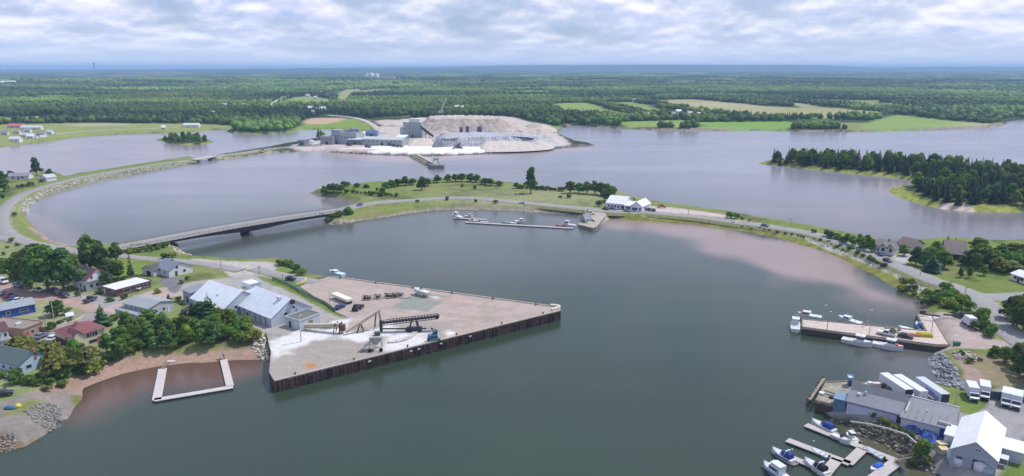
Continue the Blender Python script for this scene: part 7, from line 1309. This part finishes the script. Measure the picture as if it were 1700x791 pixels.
a, b = Wp(633,551,WZ), Wp(727,548,WZ); o = thing('ship_loader', 'long black truss boom ship loader standing on the salt wharf', 'conveyor', (0, 0, 0)); q = MB(); truss(q, (a.x, a.y, WZ + 2.3), (b.x, b.y, WZ + 4.0), 1.6, 1.25, 18, .15); q.bar((a.x, a.y, WZ + 3.0), (b.x, b.y, WZ + 4.7), 1.3, .35); q.build('boom', M_black, o)
q = MB(); d = b - a; c = a + d * .58; [q.bar((c.x + x, c.y + y, WZ), (c.x + x * .5, c.y + y * .3, WZ + 3.2), .28) for x, y in ((-1.6, -1.6), (1.6, -1.6), (-1.6, 1.6), (1.6, 1.6))]; q.box((c.x, c.y, WZ + .6), (5, 2.6, .8)); q.build('carriage', M_black, o); q = MB(); q.bar((a.x, a.y, WZ + 1.0), (c.x + 4, c.y, WZ + .7), .35, .35); q.bar((a.x, a.y, WZ + .2), (a.x, a.y, WZ + 3.8), .9, .9); q.build('lower_strut', M_black, o); q = MB(); q.tube((b.x, b.y - .9, WZ + 4.5), (b.x, b.y + .9, WZ + 4.5), .55, .55, 10); q.build('head_pulley', M_rubber, o)
q = MB(); pts = [Wp(x, y, WZ) for x, y in ((690,551),(687,556),(680,561),(670,565),(658,568),(644,569))]; [q.bar(p + Vector((0, 0, .18)), r_ + Vector((0, 0, .18)), 1.6, .3) for p, r_ in zip(pts[:-1], pts[1:])]; tag(q.build('curved_track', M_conc), 'pale curved concrete track under the ship loader', 'track')
hp = Wp(624, 580, WZ); o = thing('hopper', 'salt crusted loading hopper with belts near the wharf edge', 'hopper', hp, .15); q = MB(); q.loft([[(s * x, t_ * x * .8, z) for s, t_ in ((-1, -1), (1, -1), (1, 1), (-1, 1))] for z, x in ((1.6, .6), (3.7, 1.75), (4.3, 1.8))], smooth_=False); q.build('bin', M_salty, o); q = MB(); [q.bar((x * 2.0, y * 1.6, 0), (x * 1.5, y * 1.2, 4.2), .2) for x in (-1, 1) for y in (-1, 1)]; q.bar((-2, -1.7, 2.4), (2, -1.7, .6), .18); q.bar((-2, 1.6, .6), (2, 1.6, 2.4), .18); q.build('frame', M_salty, o); q = MB(); q.box((.6, .2, 4.9), (1.7, 1.3, 1.1)); q.build('motor_box', paintm((.10, .12, .13)), o); q = MB(); q.bar((-5.0, -1.5, .5), (0, 0, 3.4), .9, .35); q.bar((-4.4, -1.2, 0), (-4.4, -1.2, .9), .2); q.build('belt', M_salty, o); q = MB(); q.tube((-1.6, -2.2, .6), (-1.6, -2.5, .6), .6, .6, 10); q.tube((1.6, -2.2, .6), (1.6, -2.5, .6), .6, .6, 10); q.build('wheel', M_rubber, o)
mp = Wp(720, 566, WZ); o = thing('mobile_crane', 'small dark blue tracked machine at the wharf edge', 'machine', mp, .5); q = MB(); [q.box((0, s * .9, .45), (3.6, .6, .9)) for s in (-1, 1)]; q.build('track', M_green, o, .15); q = MB(); q.box((-.3, 0, 1.5), (2.6, 1.9, 1.2)); q.build('machine_body', paintm((.06, .13, .2)), o, .1); q = MB(); q.box((.6, .3, 2.4), (1.2, 1.1, 1.1)); q.build('cab', M_glass, o); q = MB(); q.bar((.6, -.5, 1.6), (-1.0, -.4, 4.6), .35); q.bar((-1.0, -.4, 4.6), (1.5, -.3, 3.0), .28); q.build('boom', paintm((.10, .22, .34)), o)
tp0 = Wp(568, 500, WZ); o = thing('flatbed_trailer', 'pale long flatbed trailer parked on the salt wharf', 'trailer', tp0, head((556,495), (582,506), WZ)); q = MB(); q.box((0, 0, 1.5), (10.5, 2.5, .9)); q.build('bed', mat('cream_load', (.66, .60, .50), .8, .1, .6), o); q = MB(); q.box((0, 0, .85), (10, 1.2, .3)); q.build('chassis', M_black, o); wheels(o, (3.4, 4.4), 2.4, .48, .4)
p = Wp(593, 515, WZ); o = thing('loader', 'black wheeled machine with a rusty bucket on the salt wharf', 'machine', p, head((585,518), (601,509), WZ)); q = MB(); q.box((0, 0, 1.1), (3.6, 1.7, 1.0)); q.box((-.8, 0, 1.9), (1.2, 1.4, .8)); q.build('machine_body', M_black, o, .1); q = MB(); q.loft([[(2.0, y, .3), (2.9, y, .3), (3.2, y, 1.1), (2.2, y, 1.3)] for y in (-1.1, 1.1)], smooth_=False); q.build('bucket', M_rust, o); wheels(o, (-1.1, 1.1), 2.3, .6, .5)
for k, (px, py, lab) in enumerate(((606,498.5,'rusty low scrap frame, first in the row of gear on the salt wharf'), (613,498,'grey pump frame, second in the row of gear on the salt wharf'), (627,496.5,'wheeled hopper frame, third in the row of gear on the salt wharf'), (645,495,'long black rack, fourth in the row of gear on the salt wharf'), (656,494.5,'dark green rack, fifth in the row of gear on the salt wharf'), (664,493,'pale blue grey frame, last in the row of gear on the salt wharf'))):
    p = Wp(px, py, WZ); o = thing('equipment_frame', lab, 'equipment', p, random.uniform(-.3, .3)); mm = (M_rust, M_steel, M_dconc, M_black, M_green, M_steel)[k]; wd = (1.6, 2.2, 2.6, 3.2, 2.2, 2.6)[k]
    q = MB(); [q.bar((x * wd / 2, y * .7, 0), (x * wd / 2 * .8, y * .6, 1.7), .16) for x in (-1, 1) for y in (-1, 1)]; q.bar((-wd / 2, -.6, .5), (wd / 2, -.6, 1.5), .14); q.bar((-wd / 2, .6, 1.4), (wd / 2, .6, .6), .14); q.bar((-wd / 2, 0, 1.7), (wd / 2, 0, 1.7), .3, .2); q.build('frame', mm, o); q = MB(); q.box((0, 0, .8), (wd * .55, .9, .8)); q.build('motor', M_black if k != 3 else M_rust, o)
q = MB(); p, r_ = Wp(664,496.5,WZ), Wp(682,495,WZ); q.bar(p + Vector((0, 0, .2)), r_ + Vector((0, 0, .2)), .5, .3); tag(q.build('steel_beam', M_steel), 'grey steel beam lying beside the row of gear', 'beam')
# yellow barrier rail at the wharf entrance, conveyor between warehouses
q = MB(); pts = [Wp(x, y, 3.0) for x, y in ((491,474.5),(499,472.5),(507,468.5),(508,465))]; [q.bar(p + Vector((0, 0, .45)), r_ + Vector((0, 0, .45)), .5, .7) for p, r_ in zip(pts[:-1], pts[1:])]; tag(q.build('barrier', mat('yellow_concrete', (.52, .44, .2), .9, .1, 1)), 'yellow concrete barrier at the entrance of the salt wharf', 'barrier')
o = thing('conveyor', 'yellow covered conveyor slanting between the two warehouses', 'conveyor', (0, 0, 0)); a, b = Wp(407,500,2.8), Wp(386,516,2.8); q = MB(); q.bar((a.x, a.y, 7.8), (b.x, b.y, 4.8), 1.6, 1.2); q.build('gallery', mat('yellow_cover', (.48, .42, .22), .8, .15, .8), o); q = MB(); truss(q, (a.x + 1, a.y - 1.5, 6.3), (b.x - 3, b.y - 1.5, 3.2), 1.2, .7, 6, .18); c = (a + b) / 2; [q.bar((c.x + s, c.y, 2.3), (c.x + s, c.y, 5.8), .25) for s in (-1, 1)]; q.build('truss', M_dwood, o)
q = MB(); a, b = Wp(385,505,2.8), Wp(366,509,2.8); q.bar((a.x, a.y, 4), (b.x, b.y, 3.6), 2.2, .5); q.bar((a.x, a.y - 1, 5), (b.x, b.y - 1, 4.4), .3); tag(q.build('walkway', M_dwood), 'rusty walkway under the yellow conveyor', 'walkway')
# green chain fence along the wharf lane
o = thing('chain_fence', 'long green mesh fence along the grass strip above the wharf', 'fence', (0, 0, 0)); pts = [Wp(x, y, 2.9) for x, y in ((452,464),(480,475),(510,492),(540,505),(557,518))]
for p, r_ in zip(pts[:-1], pts[1:]):
    q = MB(); q.bar(p + Vector((0, 0, .55)), r_ + Vector((0, 0, .55)), .05, 1.0); q.build('mesh_panel', mat('green_mesh', (.13, .20, .13), .8, .1, 1), o)
    for f in (0, .33, .66): c = p + (r_ - p) * f; q = MB(); q.tube((c.x, c.y, 2.2), (c.x, c.y, 4.2), .05, .06, 6); q.build('post', M_steel, o)
# ------------------------------------------------------------------ things on and about the right wharves
p, r_ = Wp(1504,556,PZ), Wp(1547,559,PZ); d = r_ - p; o = thing('net_pile', 'long yellow heap of fishing net and trawl gear on the boat wharf', 'net pile', p, math.atan2(d.y, d.x)); L = d.length; q = MB(); n = 16; q.loft([[(L * (.42 + .58 * i / n), 1.3 * math.cos(a) * (1 + random.uniform(-.15, .15)), (1.25 + random.uniform(-.2, .25)) * math.sin(a) * (1 if 0 < i < n else .6)) for a in [PI * j / 8 for j in range(9)]] for i in range(n + 1)]); q.build('net', M_yellow, o); q = MB(); q.loft([[(L * .5 * i / 8, .9 * math.cos(a) - .5, (.8 + random.uniform(-.2, .2)) * math.sin(a)) for a in [PI * j / 6 for j in range(7)]] for i in range(9)]); q.build('rope', mat('orange_rope', (.36, .12, .06), .9, .3, 2), o)
for px, py, lab, c in ((1477,549.5,'heap of grey brown lobster gear on the boat wharf back edge',(.22,.19,.13)), (1486,551.5,'second heap of gear with buoys on the boat wharf back edge',(.26,.23,.15))):
    p = Wp(px, py, PZ); q = MB(); [q.box((p.x + random.uniform(-1.2, 1.2), p.y + random.uniform(-.7, .7), PZ + .25 + .45 * (k % 2)), (.95, .6, .45), random.uniform(0, 3)) for k in range(12)]; tag(q.build('gear_heap', paintm(c, .9, .4)), lab, 'gear heap')
p = Wp(1546,521,3.2); p.z = gz(p.x, p.y); q = MB(); q.tube((p.x - 2.2, p.y + .2, p.z + 1.2), (p.x + 2.2, p.y - .5, p.z + 1.2), 1.0, 1.0, 14); [q.box((p.x + x, p.y - .15 * x * .4, p.z + .2), (.4, 1.6, .9)) for x in (-1.4, 1.4)]; tag(q.build('fuel_tank', M_white), 'white horizontal fuel tank at the back corner of the boat wharf', 'tank')
for k, px in enumerate((1528.5, 1532, 1535)): p = Wp(px, 520.5, 3.1); q = MB(); q.tube((p.x, p.y, p.z - .3), (p.x, p.y, p.z + .95), .32, .32, 9); tag(q.build('oil_drum', M_black), 'black drum beside the white fuel tank', 'drum', 'drums by the fuel tank')
q = MB(); [q.bar(Wp(a, b, 3.6) + Vector((0, 0, .35)), Wp(c, d, 3.6) + Vector((0, 0, .35)), .4, .5) for a, b, c, d in ((1530,523,1560,527), (1566,524,1590,526))]; tag(q.build('timber_rail', M_dwood), 'rusty brown rail along the back of the wharf lot', 'rail')
p = G(1588, 574); q = MB(); q.box((p.x, p.y, p.z + .55), (1.8, 1.0, 1.2)); q.box((p.x, p.y, p.z + 1.2), (1.9, 1.1, .12)); tag(q.build('waste_bin', M_green), 'green waste bin at the edge of the wharf lot', 'bin')
# fence behind the trucks
o = thing('board_fence', 'dark blue board fence behind the white box trucks', 'fence', (0, 0, 0)); a, b = G(1641, 662), G(1700, 668)
q = MB(); q.bar(a + Vector((0, 0, .9)), b + Vector((0, 0, .9)), .12, 2.4); q.build('board_panel', mat('blue_boards', (.10, .12, .18), .8, .15, .6, wave=(3, .25, 'X')), o)
for f in np.linspace(0, 1, 8): c = a + (b - a) * float(f); q = MB(); q.box((c.x, c.y - .12, c.z + .9), (.16, .16, 2.6)); q.build('post', M_dwood, o)
# blue tarpaulins and clutter by the plant
def tarp(pts, z, label, m):
    P = [G(*p) for p in pts]; zz = sum(p.z for p in P) / len(P); P = [Vector((a, b, zz)) for a, b in smooth(np.array([p[:2] for p in P]), True, 5)]; c = sum(P, Vector()) / len(P); q = MB(); rings = []
    for f, hh in ((1, 0), (.85, .7), (.6, 1.35), (.3, 1.6), (.05, 1.65)): rings.append([(c.x + (p.x - c.x) * f, c.y + (p.y - c.y) * f, p.z - .2 + z * hh * (1 + random.uniform(-.5, .4))) for p in P])
    q.loft(rings); return tag(q.build('tarpaulin', m), label, 'tarpaulin')
M_tblue = mat('blue_tarpaulin', (.03, .075, .29), .7, .2, .8); M_tblue2 = mat('faded_blue_tarpaulin', (.07, .09, .30), .7, .2, .8)
tarp([(1499,709),(1512,710),(1528,714),(1532,720),(1520,722),(1505,717)], .75, 'violet blue tarpaulin heap against the plant wall', M_tblue2); tarp([(1526,715),(1541,718),(1557,724),(1558,732),(1551,745),(1541,748),(1537,736),(1528,726)], .8, 'large bright blue tarpaulin heap at the plant corner', M_tblue)
for px, py, c, lab, s in ((1562,744,(.52,.44,.32),'stack of tan timber pallets left of the big white shed',2.0), (1566,754,(.56,.47,.34),'second tan pallet stack nearer the marina tree',1.8), (1572,738,(.12,.16,.26),'dark blue plastic tubs by the white shed wall',1.4), (1568,748,(.05,.05,.07),'black crate behind the tan pallets',1.2), (1561,763,(.55,.45,.10),'yellow crate at the end of the pallet stacks',1.1)):
    p = G(px, py); q = MB(); [q.box((p.x + random.uniform(-.1, .1), p.y + random.uniform(-.1, .1), p.z + .12 + .24 * k), (s, s * .85, .17), random.uniform(-.06, .06)) for k in range(6)]; tag(q.build('pallet_stack' if 'pallet' in lab else 'crate', paintm(c, .85, .2)), lab, 'pallets' if 'pallet' in lab else 'crate')
for px, py, w_, h_, lab, c in ((1582,772,1.5,2.2,'large pale round tank at the left of the grey gable',(.46,.46,.52)), (1590,774,1.2,1.8,'second pale round tank before the grey gable',(.5,.5,.56)), (1597,772,.9,2.4,'dark narrow tank before the grey gable',(.12,.14,.2)), (1626,781,1.3,1.9,'white bulk bag before the dark door of the gable',(.55,.52,.55)), (1638,785,1.2,1.3,'grey crate stack at the right of the gable',(.30,.33,.38))):
    p = G(px, py); q = MB(); q.tube((p.x, p.y, p.z - .3), (p.x, p.y, p.z + h_), w_, w_ * .96, 12); q.tube((p.x, p.y, p.z + h_), (p.x, p.y, p.z + h_ + .25), w_ * .9, w_ * .3, 12); tag(q.build('storage_tank', paintm(c, .7, .15)), lab, 'tank')
for px, py, c, lab in ((1443,645,(.62,.66,.66),'white tub stack first behind the plant roof'), (1451,646,(.62,.42,.42),'pink and white tubs behind the plant roof'), (1458,646,(.60,.60,.40),'cream tub stack behind the plant roof'), (1466,648,(.08,.07,.05),'dark gear heap left of the semi trailers'), (1474,653,(.12,.10,.07),'brown gear heap at the nose of the first semi trailer')):
    p = G(px, py); q = MB(); [q.box((p.x + dx, p.y + dy, p.z + .45 + dz), (1.15, 1.05, .85), random.uniform(-.1, .1)) for dx, dy, dz in ((0, 0, 0), (0, 0, .9), (1.2, .1, 0), (0, 1.1, 0))]; tag(q.build('fish_tubs' if 'tub' in lab else 'gear_heap', paintm(c, .6, .15)), lab, 'tubs' if 'tub' in lab else 'gear heap')
for px, py, lab in ((1364,655,'small round buoy tub on the old plant wharf'), (1381,661,'dark square hatch on the old plant wharf')): p = Wp(px, py, 2.6); q = MB(); q.tube((p.x, p.y, 2.6), (p.x, p.y, 3.2), .7, .7, 10); tag(q.build('tub', M_gel if 'round' in lab else M_black), lab, 'tub')
q = MB(); [q.bar(Wp(a, b, 2.61) + Vector((0, 0, .12)), Wp(c, d, 2.61) + Vector((0, 0, .12)), .9, .22) for a, b, c, d in ((1369,648,1392,655), (1366,652,1389,659))]; tag(q.build('timber_stack', M_wood), 'stack of bleached planks on the old plant wharf', 'planks')
q = MB(); pts = [Wp(a, b, 3.4) for a, b in ((1405,684),(1430,702),(1470,708),(1500,718),(1522,733))]; pts = [Wp(1412,700,2.6), Wp(1440,704,2.8), Wp(1475,712,3), Wp(1505,722,3.1), Wp(1524,738,3.1)]; [q.bar(p, r_, .28, .3) for p, r_ in zip(pts[:-1], pts[1:])]; tag(q.build('retaining_kerb', M_conc), 'pale concrete kerb along the shore under the fish plant', 'kerb')
q = MB(); p = Wp(1449,716,.3); q.bar(p + Vector((-1.3, -1, 0)), p + Vector((1.2, 1.1, .25)), .3, .2); tag(q.build('drift_plank', M_wood), 'bleached plank washed up below the plant kerb', 'plank')
for px, py, z0 in ((1351,733,0), (1315,747,0)): p = Wp(px, py, 0); bpy.ops; q = MB(); q.tube((p.x, p.y, -.15), (p.x, p.y, .25), .28, .12, 8); tag(q.build('mooring_buoy', M_gel), 'small white mooring buoy floating beside the marina', 'buoy', 'mooring buoys')
# mooring pole at the upper float
p = Wp(1371, 700, 0); q = MB(); q.tube((p.x, p.y, -1), (p.x, p.y, 4.2), .12, .08, 7); tag(q.build('mooring_pole', M_black), 'dark thin pole standing behind the blue canopied boat', 'pole')
# island pier shack and clutter
p = Wp(973, 368, 2.05); o = thing('gear_shack', 'grey pointed gear shack among crates on the island pier', 'shack', p, .5); q = MB(); q.loft([[(x, y * k_, z) for y, z, k_ in ((-2.6, 0, 1), (2.6, 0, 1), (2.4, 1.6, 1), (.3, 4.6 + .2 * x, 1), (-2.4, 1.7, 1))] for x in (-2.2, -.6, 1.0, 2.4)], smooth_=False); q.build('wall', paintm((.27, .28, .31), .9, .35), o); q = MB(); [q.box((random.uniform(-4, 4), random.uniform(-4, 1), .5), (1.4, 1, 1), random.uniform(0, 3)) for _ in range(9)]; q.build('crate', M_dconc, o); q = MB(); q.bar((1, 1, 0), (1.6, 1, 7), .2); q.bar((-1, 1, 0), (-1.5, 1.3, 6.4), .2); q.build('post', M_dwood, o)
# teal kayak heap and yellow dinghy at the lower left
for px, py, c, lab, L in ((17,679,(.05,.14,.19),'teal covered boat pulled up at the lower left shore',3.4), (30,676,(.55,.45,.08),'small yellow kayak by the teal covered boat',1.6)):
    p = G(px, py); q = MB(); q.loft([[(p.x + L * (i / 8 - .5), p.y + .8 * math.sin(PI * i / 8) ** .5 * math.cos(a), p.z + (.9 * math.sin(PI * i / 8) ** .5 + .05) * math.sin(a)) for a in [PI * j / 6 for j in range(7)]] for i in range(9)]); tag(q.build('covered_boat' if L > 3 else 'kayak', paintm(c, .7, .15)), lab, 'boat' if L > 3 else 'kayak')
for px, py, lab in ((252,521,'white railed sun deck beside the grey hall'),):
    p, r_ = G(250, 524), G(279, 519); d = r_ - p; o = thing('sun_deck', lab, 'deck', p, math.atan2(d.y, d.x)); L = d.length; q = MB(); q.box((L / 2, 2, .9), (L, 4, .2)); q.build('floor', M_conc, o); q = MB(); [q.box((L * k / 9, 0, 1.4), (.14, .14, 1.0)) for k in range(10)]; q.box((L / 2, 0, 1.9), (L, .16, .14)); q.build('railing', M_white, o); q = MB(); [q.box((L * k / 7, 2, 2.4), (.14, 3.6, .12)) for k in range(8)]; [q.box((x, y, 1.6), (.16, .16, 1.6)) for x in (.2, L - .2) for y in (.3, 3.7)]; q.build('pergola', mat('brown_timber', (.16, .08, .05), .9, .2, 2), o)
o = thing('lawn_wall', 'low pale stone wall along the corner lawn and road', 'wall', (0, 0, 0)); q = MB(); pts = [G(a, b) for a, b in ((80,549),(106,540),(126,534),(139,527))]; [q.bar(p + Vector((0, 0, .2)), r_ + Vector((0, 0, .2)), .4, .9) for p, r_ in zip(pts[:-1], pts[1:])]; q.build('stone_wall', mat('pale_stone', (.46, .40, .33), .9, .2, 1.5), o)
# gravestones
gm = MB(); gm.loft([[(x, y, z) for x, z in ((-.45, -.2), (.45, -.2), (.45, .85), (.25, 1.1), (-.25, 1.1), (-.45, .85))] for y in (-.12, .12)], smooth_=False); g0 = gm.build('gravestone', mat('gravestone', (.62, .60, .57), .8, .2, .7)); first = True
gx, gy = scatter_px([(700,322),(760,309),(800,308),(860,319),(930,326),(990,331),(990,342),(940,338),(850,330),(780,324),(740,325)], 7.2, 3.5, 51)
for i in range(min(len(gx), 230)):
    o = g0 if first else g0.copy()
    if not first: COL.objects.link(o)
    first = False; o.location = (gx[i], gy[i], gz(gx[i], gy[i])); s = random.uniform(.6, 1.1); o.scale = (s, s, s * random.uniform(.8, 1.3)); o.rotation_euler = (0, 0, random.uniform(-.3, .3)); tag(o, 'pale gravestone on the cemetery lawn of the island', 'gravestone', 'gravestones of the island cemetery')
print('graves', len(gx))
# plant on the mine floor
for px, py, lab, c in ((579,242.5,'dark loader on the salt apron below the mine shed',(.05,.05,.06)), (655,244,'group of dark machines before the mine tower',(.06,.06,.06)), (663,245,'second dark machine before the mine tower',(.07,.06,.06)), (762,247,'small dark vehicle at the foot of the tarpaulin covered pile',(.05,.05,.05)), (610,245.5,'dark skip on the salt apron',(.08,.06,.06)), (647,242.5,'pair of rusty bins beside the mine shed',(.12,.08,.06))):
    p = Wp(px, py, 3); o = thing('mine_loader', lab, 'machine', p, random.uniform(-.5, .5)); q = MB(); q.box((0, 0, 1.6), (5, 2.4, 1.4)); q.box((-.8, 0, 2.7), (1.6, 1.8, 1.2)); q.build('machine_body', paintm(c), o); q = MB(); q.box((3.3, 0, .8), (1.2, 2.8, 1.2)); q.build('bucket', paintm((.2, .14, .05)), o); wheels(o, (-1.5, 1.5), 2.6, .8, .5)
a, b = Wp(752,248,3), Wp(782,236,3); o = thing('conveyor', 'thin dark conveyor climbing the tarpaulin covered pile', 'conveyor', (0, 0, 0)); q = MB(); q.bar((a.x, a.y, 3.5), (b.x, b.y, 11), 1.2, 1.0); q.build('belt', M_black, o); q = MB(); c = (a + b) / 2; [q.bar((c.x + s, c.y, 2), (c.x, c.y, 7), .4) for s in (-1.5, 1.5)]; q.build('legs', M_black, o)
